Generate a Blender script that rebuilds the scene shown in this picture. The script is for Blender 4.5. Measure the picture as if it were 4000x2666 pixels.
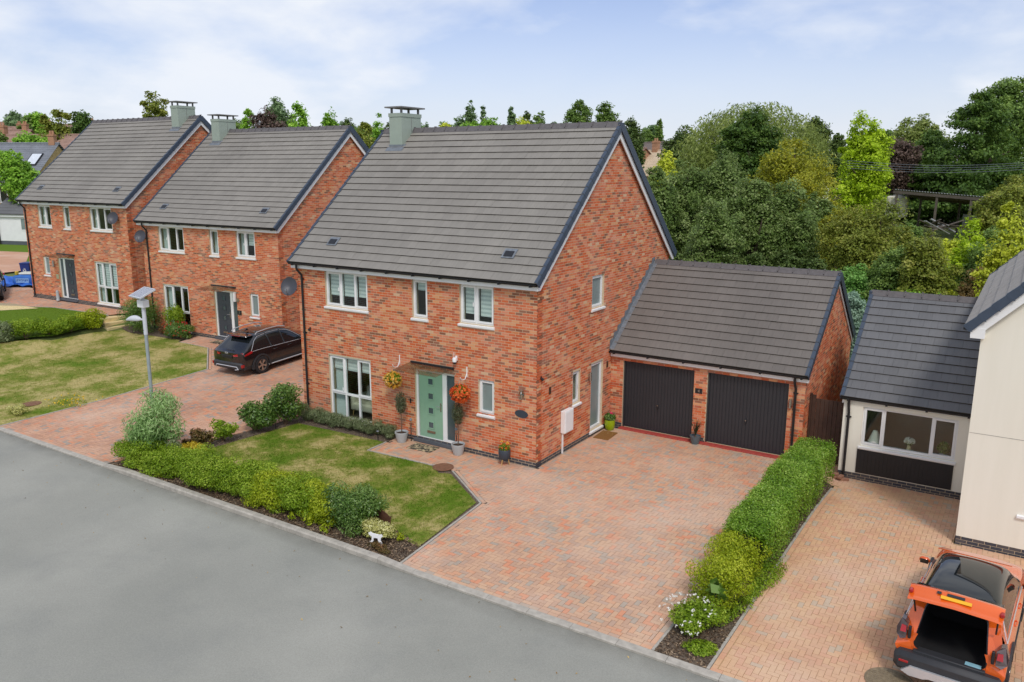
import bpy, bmesh, math, random
import numpy as np
from mathutils import Vector, Matrix
random.seed(7); RNG = np.random.default_rng(7)
S = bpy.context.scene; COL = S.collection
for o in list(bpy.data.objects): bpy.data.objects.remove(o)

# ------------------------------------------------------------------ camera
CAM = np.array([10.7095, -17.8517, 8.0245]); YAW, PITCH, ROLL, FPX = -0.572336, -0.211084, 0.002995, 3137.16
def cam_axes():
    cy, sy, cp, sp = math.cos(YAW), math.sin(YAW), math.cos(PITCH), math.sin(PITCH)
    f = np.array([sy*cp, cy*cp, sp]); r = np.array([cy, -sy, 0.]); u = np.cross(r, f)
    r2 = r*math.cos(ROLL)+u*math.sin(ROLL); u2 = -r*math.sin(ROLL)+u*math.cos(ROLL)
    return r2, u2, f
CR, CU, CF = cam_axes()
cd = bpy.data.cameras.new('camera'); co = bpy.data.objects.new('camera', cd); COL.objects.link(co)
cd.sensor_fit = 'HORIZONTAL'; cd.sensor_width = 36; cd.lens = 36*FPX/4000; cd.clip_start = .1; cd.clip_end = 5000
co.matrix_world = Matrix(((CR[0], CU[0], -CF[0], CAM[0]), (CR[1], CU[1], -CF[1], CAM[1]), (CR[2], CU[2], -CF[2], CAM[2]), (0, 0, 0, 1)))
S.camera = co

# ------------------------------------------------------------------ sky, sun, exposure
SUN_EL, SUN_AZ = math.radians(50), math.radians(142)      # azimuth: clockwise from +Y
W = bpy.data.worlds.new('World'); S.world = W; W.use_nodes = True
nt = W.node_tree; nd = nt.nodes; lk = nt.links; nd.clear()
def N(t, **k):
    n = nd.new(t)
    for a, b in k.items(): setattr(n, a, b)
    return n
out = N('ShaderNodeOutputWorld'); bg = N('ShaderNodeBackground'); bg.inputs[1].default_value = 0.10
sky = N('ShaderNodeTexSky', sky_type='NISHITA', sun_disc=False); sky.sun_elevation = SUN_EL; sky.sun_rotation = SUN_AZ
sky.air_density = 1.0; sky.dust_density = 1.2; sky.ozone_density = 1.5
tc = N('ShaderNodeTexCoord'); sep = N('ShaderNodeSeparateXYZ'); lk.new(tc.outputs['Generated'], sep.inputs[0])
def math_(op, a, b=None, clamp=False):
    n = N('ShaderNodeMath', operation=op); n.use_clamp = clamp
    for i, x in enumerate((a, b)):
        if x is None: continue
        if isinstance(x, (int, float)): n.inputs[i].default_value = x
        else: lk.new(x, n.inputs[i])
    return n.outputs[0]
az = math_('ABSOLUTE', sep.outputs[2]); dn = math_('ADD', az, 0.34)
px = math_('DIVIDE', sep.outputs[0], dn); py = math_('DIVIDE', sep.outputs[1], dn)
cmb = N('ShaderNodeCombineXYZ'); lk.new(px, cmb.inputs[0]); lk.new(py, cmb.inputs[1])
def wnoise(scale, detail, rough, off, dist=0.):
    mp = N('ShaderNodeMapping'); lk.new(cmb.outputs[0], mp.inputs[0]); mp.inputs['Location'].default_value = off
    n = N('ShaderNodeTexNoise'); n.inputs['Scale'].default_value = scale; n.inputs['Detail'].default_value = detail
    n.inputs['Roughness'].default_value = rough; n.inputs['Distortion'].default_value = dist
    lk.new(mp.outputs[0], n.inputs['Vector']); return n.outputs['Fac']
n1 = wnoise(.95, 6, .5, (3.6, 1.7, 0), .25); n2 = wnoise(3.2, 7, .55, (1.2, 5.3, 0), .2)
cl = math_('ADD', math_('MULTIPLY', n1, .68), math_('MULTIPLY', n2, .32))
ramp = N('ShaderNodeValToRGB'); lk.new(cl, ramp.inputs[0])
ramp.color_ramp.elements[0].position = .40; ramp.color_ramp.elements[0].color = (.16, .16, .16, 1)
ramp.color_ramp.elements[1].position = .575; ramp.color_ramp.elements[1].color = (.97, .97, .97, 1)
hz = math_('SUBTRACT', 1., math_('MULTIPLY', az, 2.6), True); hz = math_('POWER', hz, 2.2)
msk = math_('MAXIMUM', ramp.outputs[0], math_('MULTIPLY', hz, .93))
cc = N('ShaderNodeMix', data_type='RGBA'); lk.new(n2, cc.inputs['Factor'])
cc.inputs[6].default_value = (6.9, 7.5, 8.5, 1); cc.inputs[7].default_value = (8.0, 8.2, 8.6, 1)
blu = N('ShaderNodeMix', data_type='RGBA', blend_type='MULTIPLY'); blu.inputs['Factor'].default_value = 1.
lk.new(sky.outputs[0], blu.inputs[6]); blu.inputs[7].default_value = (.98, .98, 1.22, 1)
mx = N('ShaderNodeMix', data_type='RGBA'); lk.new(msk, mx.inputs['Factor']); lk.new(blu.outputs[2], mx.inputs[6]); lk.new(cc.outputs[2], mx.inputs[7])
lk.new(mx.outputs[2], bg.inputs[0]); lk.new(bg.outputs[0], out.inputs[0])
sl = bpy.data.lights.new('sun', 'SUN'); sl.energy = 1.5; sl.angle = math.radians(12); sl.color = (1., .95, .88)
so = bpy.data.objects.new('sun', sl); COL.objects.link(so)
sd = Vector((math.sin(SUN_AZ)*math.cos(SUN_EL), math.cos(SUN_AZ)*math.cos(SUN_EL), math.sin(SUN_EL)))
so.rotation_euler = sd.to_track_quat('Z', 'Y').to_euler(); so.location = (0, -30, 40)
S.view_settings.view_transform = 'Standard'; S.view_settings.look = 'None'; S.view_settings.gamma = 1
S.view_settings.use_curve_mapping = False; S.view_settings.exposure = 0.2
S.render.engine = 'CYCLES'
cy_ = S.cycles; cy_.max_bounces = 6; cy_.diffuse_bounces = 3; cy_.glossy_bounces = 3; cy_.transmission_bounces = 4
cy_.transparent_max_bounces = 10; cy_.use_denoising = True; cy_.caustics_reflective = False; cy_.caustics_refractive = False
cy_.sample_clamp_indirect = 6

# ------------------------------------------------------------------ helpers: objects
def link(o, parent=None):
    COL.objects.link(o)
    if parent is not None: o.parent = parent
    return o
def tag(o, label=None, cat=None, group=None, kind=None):
    if label: o['label'] = label
    if cat: o['category'] = cat
    if group: o['group'] = group
    if kind: o['kind'] = kind
    return o
def empty(name, loc=(0, 0, 0), rz=0., parent=None):
    o = bpy.data.objects.new(name, None); link(o, parent); o.location = loc; o.rotation_euler = (0, 0, rz); o.empty_display_size = .2
    return o
def mesh_np(name, V, F, rnd=None, smooth=False):
    """V (n,3), F (m,k) with one k -> mesh with the face attribute rnd"""
    V = np.ascontiguousarray(V, dtype=np.float32); F = np.ascontiguousarray(F, dtype=np.int32)
    m = bpy.data.meshes.new(name); k = F.shape[1]
    m.vertices.add(len(V)); m.vertices.foreach_set('co', V.ravel())
    m.loops.add(F.size); m.loops.foreach_set('vertex_index', F.ravel())
    m.polygons.add(len(F)); m.polygons.foreach_set('loop_start', np.arange(len(F), dtype=np.int32)*k)
    try: m.polygons.foreach_set('loop_total', np.full(len(F), k, dtype=np.int32))
    except Exception: pass
    m.polygons.foreach_set('use_smooth', np.full(len(F), bool(smooth)))
    m.update(calc_edges=True)
    if rnd is not None:
        a = m.attributes.new('rnd', 'FLOAT', 'FACE'); a.data.foreach_set('value', np.ascontiguousarray(rnd, dtype=np.float32))
    return m
def obj_np(name, V, F, mat, parent=None, rnd=None, smooth=False):
    m = mesh_np(name, V, F, rnd, smooth); m.materials.append(mat)
    return link(bpy.data.objects.new(name, m), parent)
BF = np.array([[0, 1, 2, 3], [4, 7, 6, 5], [0, 4, 5, 1], [1, 5, 6, 2], [2, 6, 7, 3], [3, 7, 4, 0]])
def boxes_np(lo, hi):
    lo = np.atleast_2d(lo); hi = np.atleast_2d(hi); n = len(lo)
    x = np.stack([lo[:, 0], hi[:, 0]], 1); y = np.stack([lo[:, 1], hi[:, 1]], 1); z = np.stack([lo[:, 2], hi[:, 2]], 1)
    idx = [(0, 0, 0), (0, 1, 0), (1, 1, 0), (1, 0, 0), (0, 0, 1), (0, 1, 1), (1, 1, 1), (1, 0, 1)]
    V = np.stack([np.stack([x[:, a], y[:, b], z[:, c]], 1) for a, b, c in idx], 1).reshape(-1, 3)
    F = (BF[None]+8*np.arange(n)[:, None, None]).reshape(-1, 4)
    return V, F
class MB:
    def __init__(s): s.v = []; s.f = []; s.mi = []; s.n = 0
    def add(s, V, F, mi=0):
        V = [tuple(map(float, p)) for p in V]
        s.v += V; s.f += [tuple(int(i)+s.n for i in f) for f in F]; s.mi += [mi]*len(F); s.n += len(V); return s
    def box(s, x0, x1, y0, y1, z0, z1, mi=0):
        V, F = boxes_np([(min(x0, x1), min(y0, y1), min(z0, z1))], [(max(x0, x1), max(y0, y1), max(z0, z1))]); return s.add(V, F, mi)
    def bbox(s, x0, x1, y0, y1, z0, z1, b=.01, mi=0):
        """box with chamfered edges"""
        bm = bmesh.new(); bmesh.ops.create_cube(bm, size=1)
        for v in bm.verts: v.co = ((x0+x1)/2+v.co.x*abs(x1-x0), (y0+y1)/2+v.co.y*abs(y1-y0), (z0+z1)/2+v.co.z*abs(z1-z0))
        bmesh.ops.bevel(bm, geom=bm.edges[:], offset=b, segments=1, affect='EDGES'); bm.verts.index_update()
        s.add([v.co for v in bm.verts], [[v.index for v in f.verts] for f in bm.faces], mi); bm.free(); return s
    def obox(s, M, sx, sy, sz, mi=0):
        V, F = boxes_np([(-sx/2, -sy/2, -sz/2)], [(sx/2, sy/2, sz/2)])
        return s.add([M @ Vector(p) for p in V], F, mi)
    def bar(s, a, b, w, h, up=(0, 0, 1), mi=0):
        a = Vector(a); b = Vector(b); d = (b-a); L = d.length; d.normalize(); u = Vector(up)
        r = d.cross(u)
        if r.length < 1e-5: r = Vector((1, 0, 0))
        r.normalize(); u = r.cross(d)
        V = [p+r*i*w/2+u*j*h/2 for p in (a, b) for i, j in ((-1, -1), (1, -1), (1, 1), (-1, 1))]
        return s.add(V, [(0, 1, 2, 3), (7, 6, 5, 4), (0, 4, 5, 1), (1, 5, 6, 2), (2, 6, 7, 3), (3, 7, 4, 0)], mi)
    def prism(s, poly, fn, a, b, mi=0):
        """poly: 2D points; fn(p,q,t)->3D; extruded t=a..b"""
        n = len(poly); V = [fn(p, q, a) for p, q in poly]+[fn(p, q, b) for p, q in poly]
        F = [tuple(range(n))[::-1], tuple(range(n, 2*n))]+[(i, (i+1) % n, n+(i+1) % n, n+i) for i in range(n)]
        return s.add(V, F, mi)
    def tube(s, path, rad, seg=8, caps=True, mi=0):
        P = [Vector(p) for p in path]; n = len(P); R = rad if hasattr(rad, '__len__') else [rad]*n
        V = []; F = []; pr = None
        for i, p in enumerate(P):
            d = (P[min(i+1, n-1)]-P[max(i-1, 0)]).normalized()
            if pr is None:
                a = Vector((0, 0, 1)) if abs(d.z) < .9 else Vector((1, 0, 0)); r = d.cross(a).normalized()
            else: r = (pr-d*pr.dot(d)).normalized()
            pr = r; u = d.cross(r)
            V += [p+(r*math.cos(t)+u*math.sin(t))*R[i] for t in (2*math.pi*k/seg for k in range(seg))]
        for i in range(n-1):
            F += [(i*seg+k, i*seg+(k+1) % seg, (i+1)*seg+(k+1) % seg, (i+1)*seg+k) for k in range(seg)]
        if caps: F += [tuple(range(seg))[::-1], tuple(range((n-1)*seg, n*seg))]
        return s.add(V, F, mi)
    def lathe(s, prof, seg=16, c=(0, 0, 0), M=None, mi=0):
        V = []; F = []; n = len(prof)
        for r, z in prof:
            for k in range(seg):
                t = 2*math.pi*k/seg; p = Vector((r*math.cos(t), r*math.sin(t), z))
                V.append((M @ p) if M else p+Vector(c))
        for i in range(n-1): F += [(i*seg+k, i*seg+(k+1) % seg, (i+1)*seg+(k+1) % seg, (i+1)*seg+k) for k in range(seg)]
        F += [tuple(range(seg))[::-1], tuple(range((n-1)*seg, n*seg))]
        return s.add(V, F, mi)
    def mesh(s, name, mats, smooth=False):
        m = bpy.data.meshes.new(name); m.from_pydata(s.v, [], s.f)
        for x in (mats if isinstance(mats, (list, tuple)) else [mats]): m.materials.append(x)
        if any(s.mi): m.polygons.foreach_set('material_index', s.mi)
        if smooth:
            m.polygons.foreach_set('use_smooth', [True]*len(m.polygons))
            try: m.set_sharp_from_angle(angle=math.radians(38))
            except Exception: pass
        m.update(); return m
    def build(s, name, mats, parent=None, smooth=False, loc=None, rz=0.):
        o = bpy.data.objects.new(name, s.mesh(name, mats, smooth)); link(o, parent)
        if loc is not None: o.location = loc
        if rz: o.rotation_euler = (0, 0, rz)
        return o
def dup(o, parent=None, loc=None, rz=None):
    """copy of a thing with its parts and sub-parts"""
    c = o.copy(); COL.objects.link(c); c.parent = parent
    if loc is not None: c.location = loc
    if rz is not None: c.rotation_euler = (0, 0, rz)
    for ch in list(o.children): dup(ch, c)
    return c

# ------------------------------------------------------------------ helpers: materials
def lin(r, g, b):
    f = lambda c: (c/255/12.92) if c/255 <= .04045 else ((c/255+.055)/1.055)**2.4
    return (f(r), f(g), f(b), 1.)
class Mat:
    def __init__(s, name):
        s.m = bpy.data.materials.new(name); s.m.use_nodes = True; s.t = s.m.node_tree; s.t.nodes.clear()
        s.o = s.n('ShaderNodeOutputMaterial'); s.b = s.n('ShaderNodeBsdfPrincipled'); s.l(s.b.outputs[0], s.o.inputs[0])
    def n(s, t, **k):
        x = s.t.nodes.new(t)
        for a, b in k.items(): setattr(x, a, b)
        return x
    def l(s, a, b): s.t.links.new(a, b)
    def pos(s): return s.n('ShaderNodeNewGeometry').outputs['Position']
    def objc(s): return s.n('ShaderNodeTexCoord').outputs['Object']
    def mapping(s, v, scale=(1, 1, 1), rot=(0, 0, 0)):
        mp = s.n('ShaderNodeMapping'); s.l(v, mp.inputs[0]); mp.inputs['Scale'].default_value = scale; mp.inputs['Rotation'].default_value = rot; return mp.outputs[0]
    def noise(s, v, scale, detail=4, rough=.55):
        x = s.n('ShaderNodeTexNoise'); x.inputs['Scale'].default_value = scale; x.inputs['Detail'].default_value = detail
        x.inputs['Roughness'].default_value = rough; s.l(v, x.inputs['Vector']); return x.outputs['Fac']
    def ramp(s, f, stops, interp='LINEAR'):
        r = s.n('ShaderNodeValToRGB'); r.color_ramp.interpolation = interp; e = r.color_ramp.elements
        while len(e) < len(stops): e.new(.5)
        for x, (p, c) in zip(e, stops): x.position = p; x.color = c if len(c) == 4 else (*c, 1)
        s.l(f, r.inputs[0]); return r.outputs[0]
    def mix(s, f, a, b, mode='MIX'):
        x = s.n('ShaderNodeMix', data_type='RGBA', blend_type=mode)
        for i, v in ((0, f), (6, a), (7, b)):
            if isinstance(v, (int, float)): x.inputs[i].default_value = v
            elif isinstance(v, tuple): x.inputs[i].default_value = v
            else: s.l(v, x.inputs[i])
        return x.outputs[2]
    def attr(s, name='rnd'): return s.n('ShaderNodeAttribute', attribute_name=name).outputs['Fac']
    def math(s, op, a, b=0.):
        x = s.n('ShaderNodeMath', operation=op)
        for i, v in enumerate((a, b)):
            if isinstance(v, (int, float)): x.inputs[i].default_value = v
            else: s.l(v, x.inputs[i])
        return x.outputs[0]
    def bump(s, h, strength=.3, dist=.01):
        b = s.n('ShaderNodeBump'); b.inputs['Strength'].default_value = strength; b.inputs['Distance'].default_value = dist
        s.l(h, b.inputs['Height']); s.l(b.outputs[0], s.b.inputs['Normal'])
    def set(s, col=None, rough=None, metal=None, spec=None, coat=None):
        i = s.b.inputs
        if col is not None:
            if isinstance(col, tuple): i['Base Color'].default_value = col
            else: s.l(col, i['Base Color'])
        if rough is not None: i['Roughness'].default_value = rough
        if metal is not None: i['Metallic'].default_value = metal
        if spec is not None: i['Specular IOR Level'].default_value = spec
        if coat is not None: i['Coat Weight'].default_value = coat; i['Coat Roughness'].default_value = .04
        return s.m
def plain(name, c, rough=.5, metal=0., spec=.5, var=.12, scale=6., coat=None):
    """one colour with faint mottling and grime"""
    k = Mat(name); f = k.noise(k.pos(), scale, 5)
    d = tuple(max(0, x*(1-var)) for x in c[:3])+(1,); u = tuple(min(1, x*(1+var*.6)) for x in c[:3])+(1,)
    return k.set(k.ramp(f, [(.3, d), (.7, u)]), rough, metal, spec, coat)
def palette(name, stops, nscale=30., namt=.25, rough=.85, bump=.2, spec=.3, extra=None):
    """colour picked per piece by its rnd attribute"""
    k = Mat(name); c = k.ramp(k.attr(), stops, 'CONSTANT'); p = k.pos()
    f = k.noise(p, nscale, 5, .65)
    c = k.mix(namt, c, k.ramp(f, [(.3, (.3, .3, .3, 1)), (.7, (.75, .75, .75, 1))]), 'OVERLAY')
    if extra: c = extra(k, c, p)
    if bump: k.bump(f, bump, .006)
    return k.set(c, rough, 0, spec)
def leafmat(name, dark, mid, light, trans=.3, rough=.55, spec=.35):
    k = Mat(name); c = k.ramp(k.attr(), [(0., dark), (.5, mid), (1., light)])
    k.set(c, rough, 0, spec)
    tr = k.n('ShaderNodeBsdfTranslucent'); k.l(k.mix(.5, c, light), tr.inputs[0]); ms = k.n('ShaderNodeMixShader'); ms.inputs[0].default_value = trans
    k.l(k.b.outputs[0], ms.inputs[1]); k.l(tr.outputs[0], ms.inputs[2]); k.l(ms.outputs[0], k.o.inputs[0])
    return k.m
def glassmat(name, tint=(.9, .95, .93, 1), gloss=1., rough=.0):
    k = Mat(name); t = k.n('ShaderNodeBsdfTransparent'); t.inputs[0].default_value = tint
    g = k.n('ShaderNodeBsdfGlossy'); g.inputs['Roughness'].default_value = rough
    ge = k.n('ShaderNodeNewGeometry'); dp = k.n('ShaderNodeVectorMath', operation='DOT_PRODUCT'); k.l(ge.outputs['Incoming'], dp.inputs[0]); k.l(ge.outputs['Normal'], dp.inputs[1])
    f5 = k.math('POWER', k.math('SUBTRACT', 1., k.math('ABSOLUTE', dp.outputs['Value'])), 5.); fr = k.math('ADD', k.math('MULTIPLY', f5, .9), .05)
    ms = k.n('ShaderNodeMixShader'); k.l(k.math('MULTIPLY', fr, gloss), ms.inputs[0]); k.l(t.outputs[0], ms.inputs[1]); k.l(g.outputs[0], ms.inputs[2])
    k.l(ms.outputs[0], k.o.inputs[0]); return k.m
# ------------------------------------------------------------------ terrain
def sm(a, b, x):
    t = np.clip((np.asarray(x, float)-a)/(b-a), 0, 1); return t*t*(3-2*t)
def H(x, y):
    x = np.asarray(x, float); y = np.asarray(y, float)
    z = (.5*sm(-9, -12, x)+.73*sm(-24.2, -26, x))*np.clip((y+6.1)/10.8, 0, 1)
    z = z-.18*sm(1, 4, y)*sm(6, 7, x)*sm(40, 12, y)
    return z+2.6*sm(30, 80, y)*sm(-90, -40, x)+7.5*sm(-75, -150, x)+.0*x
def Hf(x, y): return float(H(x, y))
def ray(px, py):
    return CF+CR*(px-2000)/FPX-CU*(py-1333)/FPX
def at(px, py, dist):
    """a point seen at photo pixel px,py at the given horizontal distance from the camera"""
    d = ray(px, py); return CAM+d*dist/math.hypot(d[0], d[1])
def project(P):
    d = np.atleast_2d(P)-CAM; z = d@CF; z = np.where(z < .05, .05, z)
    return 2000+FPX*(d@CR)/z, 1333-FPX*(d@CU)/z, z
def seen_score(C, Nrm, area):
    v = np.atleast_2d(C)-CAM; d = np.linalg.norm(v, axis=1); s = -(v*Nrm).sum(1)/d**3*area
    x, y, z = project(C); s = np.where((x > 0) & (x < 4000) & (y > 0) & (y < 2666) & (z > .1), s, s*1e-6)
    return s

# ------------------------------------------------------------------ materials
BRICK = [(0, lin(207, 105, 62)), (.2, lin(197, 102, 65)), (.34, lin(212, 121, 81)), (.46, lin(184, 97, 67)), (.56, lin(216, 137, 103)), (.68, lin(219, 154, 108)),
         (.78, lin(206, 130, 86)), (.86, lin(142, 94, 70)), (.94, lin(160, 105, 81)), (.975, lin(214, 174, 137))]
def bloom(k, c, p):
    f = k.noise(p, 1.1, 4, .6); g = k.noise(p, 45, 3, .7)
    return k.mix(k.math('MULTIPLY', k.ramp(f, [(.45, (0, 0, 0, 1)), (.75, (.5, .5, .5, 1))]), g), c, lin(222, 190, 170))
M_BRICK = palette('brick', BRICK, 38, .22, .9, .2, .2, bloom)
M_MORTAR = plain('mortar', lin(208, 188, 156), .95, var=.15, scale=25)
M_BLUE = palette('plinth_brick', [(0, lin(74, 72, 76)), (.4, lin(86, 82, 84)), (.7, lin(66, 68, 76))], 40, .25, .6, .15, .4)
def streak(k, c, p):
    f = k.noise(k.mapping(p, (9, .8, .8)), 2.2, 5, .6); g = k.noise(p, .35, 3)
    c = k.mix(.22, c, k.ramp(f, [(.3, (.38, .38, .38, 1)), (.7, (.66, .65, .64, 1))]), 'OVERLAY')
    b = k.noise(p, 7, 5, .7); c = k.mix(k.ramp(b, [(.66, (0, 0, 0, 1)), (.78, (.3, .3, .3, 1))]), c, lin(168, 164, 148))
    return k.mix(.28, c, k.ramp(g, [(.35, (.36, .35, .34, 1)), (.65, (.66, .65, .63, 1))]), 'OVERLAY')
def tilemat(name, a): return palette(name, [(i/6., tuple(x*f for x in a[:3])+(1,)) for i, f in enumerate((.97, 1, 1.03, .985, 1.015, .955))]+[(.985, lin(66, 60, 52))], 60, .15, .8, .12, .3, streak)  # last stop: tile butts, moss plus the course shadow line put into the colour
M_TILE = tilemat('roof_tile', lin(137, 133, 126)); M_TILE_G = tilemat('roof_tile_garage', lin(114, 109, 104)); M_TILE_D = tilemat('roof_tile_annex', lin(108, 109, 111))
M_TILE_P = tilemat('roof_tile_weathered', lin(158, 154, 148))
M_RIDGE = plain('ridge_tile', lin(100, 96, 96), .8, var=.2, scale=9)
M_FELT = plain('roof_underlay', lin(54, 50, 46), .9, var=.3, scale=12)
M_VERGE = plain('verge_slate_blue', lin(62, 74, 90), .5, var=.12)
M_WHITE = plain('white_upvc', lin(240, 240, 238), .35, var=.04, scale=3)
M_BLACK = plain('black_plastic', lin(34, 35, 38), .4, var=.1)
M_SAGE = plain('sage_cladding', lin(158, 170, 156), .5, var=.06, scale=3)
M_DKGREEN = plain('chimney_cap_metal', lin(120, 118, 116), .5, var=.1)
M_LEAD = plain('lead_flashing', lin(126, 132, 138), .5, .2, var=.25, scale=10)
M_GLASS = glassmat('window_glass')
M_FROST = plain('frosted_glass', lin(132, 146, 144), .25, spec=.6, var=.1, scale=2)
M_SMOKE = plain('smoked_sidelight', lin(78, 92, 96), .12, spec=.7, var=.1, scale=2)
M_GREYDOOR = plain('anthracite_door', lin(66, 70, 78), .4, var=.05)
M_SAGEDOOR = plain('sage_door', lin(140, 178, 150), .4, var=.04)
M_CHROME = plain('brushed_steel', lin(190, 188, 184), .25, .9, var=.05)
M_BRONZE = plain('letter_plate', lin(150, 130, 108), .35, .6, var=.1)
M_INT = plain('interior_wall', lin(150, 142, 132), .9, var=.05)
M_FLOORI = plain('interior_floor', lin(96, 82, 70), .8, var=.1)
M_CURT = plain('curtain', lin(214, 220, 218), .9, var=.08, scale=14)
M_GARAGE = plain('garage_door_steel', lin(48, 49, 53), .45, var=.06, scale=3)
M_RED = plain('red_threshold', lin(176, 72, 62), .7, var=.2, scale=12)
k = Mat('cream_render'); p = k.pos(); f = k.noise(k.mapping(p, (2.5, 2.5, .22)), 1.6, 5, .6); g = k.noise(p, 90, 3, .7); k.bump(g, .25, .003)
M_CREAM = k.set(k.mix(.35, k.ramp(f, [(.3, lin(235, 230, 213)), (.7, lin(240, 235, 219))]), k.ramp(g, [(.3, (.44, .44, .44, 1)), (.7, (.56, .56, .55, 1))]), 'OVERLAY'), .92)
M_BLACKB = plain('black_boarding', lin(34, 33, 35), .5, var=.2)
k = Mat('zebra_blind'); z = k.n('ShaderNodeSeparateXYZ'); k.l(k.objc(), z.inputs[0])
w = k.math('FRACT', k.math('MULTIPLY', z.outputs[2], 8.5)); M_ZEBRA = k.set(k.ramp(w, [(0, lin(238, 240, 238)), (.52, lin(204, 210, 210))], 'CONSTANT'), .9)
k = Mat('brick_far'); bt = k.n('ShaderNodeTexBrick'); bt.inputs['Scale'].default_value = 1; bt.inputs['Brick Width'].default_value = .225; bt.inputs['Row Height'].default_value = .075
bt.inputs['Mortar Size'].default_value = .006; bt.inputs['Color1'].default_value = lin(190, 96, 64); bt.inputs['Color2'].default_value = lin(160, 84, 62); bt.inputs['Mortar'].default_value = lin(196, 172, 142)
sp = k.n('ShaderNodeSeparateXYZ'); k.l(k.objc(), sp.inputs[0]); cb = k.n('ShaderNodeCombineXYZ'); k.l(k.math('ADD', sp.outputs[0], sp.outputs[1]), cb.inputs[0]); k.l(sp.outputs[2], cb.inputs[1]); k.l(cb.outputs[0], bt.inputs['Vector'])
M_BRICKFAR = k.set(bt.outputs[0], .9)

# ------------------------------------------------------------------ pieces: the ones that show largest as objects, the rest joined
def pieces(name, mass, lo, hi, full, rnd, mat, nrm, T, parent_piece, parent_mass, nmax=300, kvar=20):
    """boxes lo..hi in the thing's local frame; T = 4x4 local->world of the thing"""
    lo = np.asarray(lo, float); hi = np.asarray(hi, float); full = np.asarray(full, bool); rnd = np.asarray(rnd, float); nrm = np.asarray(nrm, float)
    R = np.array(T)[:3, :3]; t = np.array(T)[:3, 3]; c = (lo+hi)/2; sz = hi-lo
    ar = np.sort(sz, axis=1)[:, 1]*np.sort(sz, axis=1)[:, 2]
    sc = seen_score(c@R.T+t, nrm@R.T, ar); sc = np.where(full, sc, -1)
    pick = np.argsort(-sc)[:nmax]; pick = pick[sc[pick] > 1e-9]
    cache = {}
    for i in pick:
        key = (tuple(np.round(sz[i], 3)), int(rnd[i]*kvar))
        if key not in cache:
            h = sz[i]/2; V, F = boxes_np([-h], [h]); m = mesh_np(name, V, F, np.full(len(F), (key[1]+.5)/kvar)); m.materials.append(mat); cache[key] = m
        o = bpy.data.objects.new(name, cache[key]); o.location = c[i]; link(o, parent_piece)
    keep = np.ones(len(lo), bool); keep[pick] = False
    if keep.any():
        V, F = boxes_np(lo[keep], hi[keep]); o = obj_np(mass, V, F, mat, parent_mass, np.repeat(rnd[keep], 6)); o['kind'] = 'stuff'

def wall_shell(mb, s0, s1, z0, z1, ops, fn, T=.28):
    ss = sorted({s0, s1, *[o[0] for o in ops], *[o[1] for o in ops]}); zz = sorted({z0, z1, *[o[2] for o in ops], *[o[3] for o in ops]})
    q = lambda pts: mb.add([fn(*p) for p in pts], [(0, 1, 2, 3)])
    for a, b in zip(ss, ss[1:]):
        for c, d in zip(zz, zz[1:]):
            u, v = (a+b)/2, (c+d)/2
            if any(o[0] < u < o[1] and o[2] < v < o[3] for o in ops): continue
            q([(a, 0, c), (b, 0, c), (b, 0, d), (a, 0, d)]); q([(a, T, c), (a, T, d), (b, T, d), (b, T, c)])
    for a, b, c, d in ops:
        q([(a, 0, c), (a, 0, d), (a, T, d), (a, T, c)]); q([(b, 0, c), (b, T, c), (b, T, d), (b, 0, d)])
        q([(a, 0, c), (a, T, c), (b, T, c), (b, 0, c)]); q([(a, 0, d), (b, 0, d), (b, T, d), (a, T, d)])
    q([(s0, 0, z1), (s1, 0, z1), (s1, T, z1), (s0, T, z1)])
def brick_rows(ext, z0, z1, ops, ref=0., L=.2125, h=.0625, j=.0125):
    """-> list (sa, sb, za, zb, full)"""
    out = []; n = int((z1-z0)/(h+j)+1e-6)+1
    for k in range(n):
        za = z0+k*(h+j)+j/2; zb = min(za+h, z1)
        if zb-za < .02: continue
        e = ext((za+zb)/2)
        if e is None: continue
        iv = [list(e)]
        for a, b, c, d in ops:
            a, b = a-.004, b+.004
            if c < zb-.012 and d > za+.012:
                nv = []
                for p, q in iv:
                    if b <= p or a >= q: nv.append([p, q]); continue
                    if a-p > .02: nv.append([p, a])
                    if q-b > .02: nv.append([b, q])
                iv = nv
        off = ref+(k % 2)*(L+j)/2
        for p, q in iv:
            i0 = math.floor((p-off)/(L+j)); i1 = math.ceil((q-off)/(L+j))
            for i in range(i0, i1):
                a = off+i*(L+j); b = a+L; a2, b2 = max(a, p), min(b, q)
                if b2-a2 > .02: out.append((a2, b2, za, zb, (b2-a2 > L-1e-4) and (zb-za > h-1e-4)))
    return out

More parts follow.
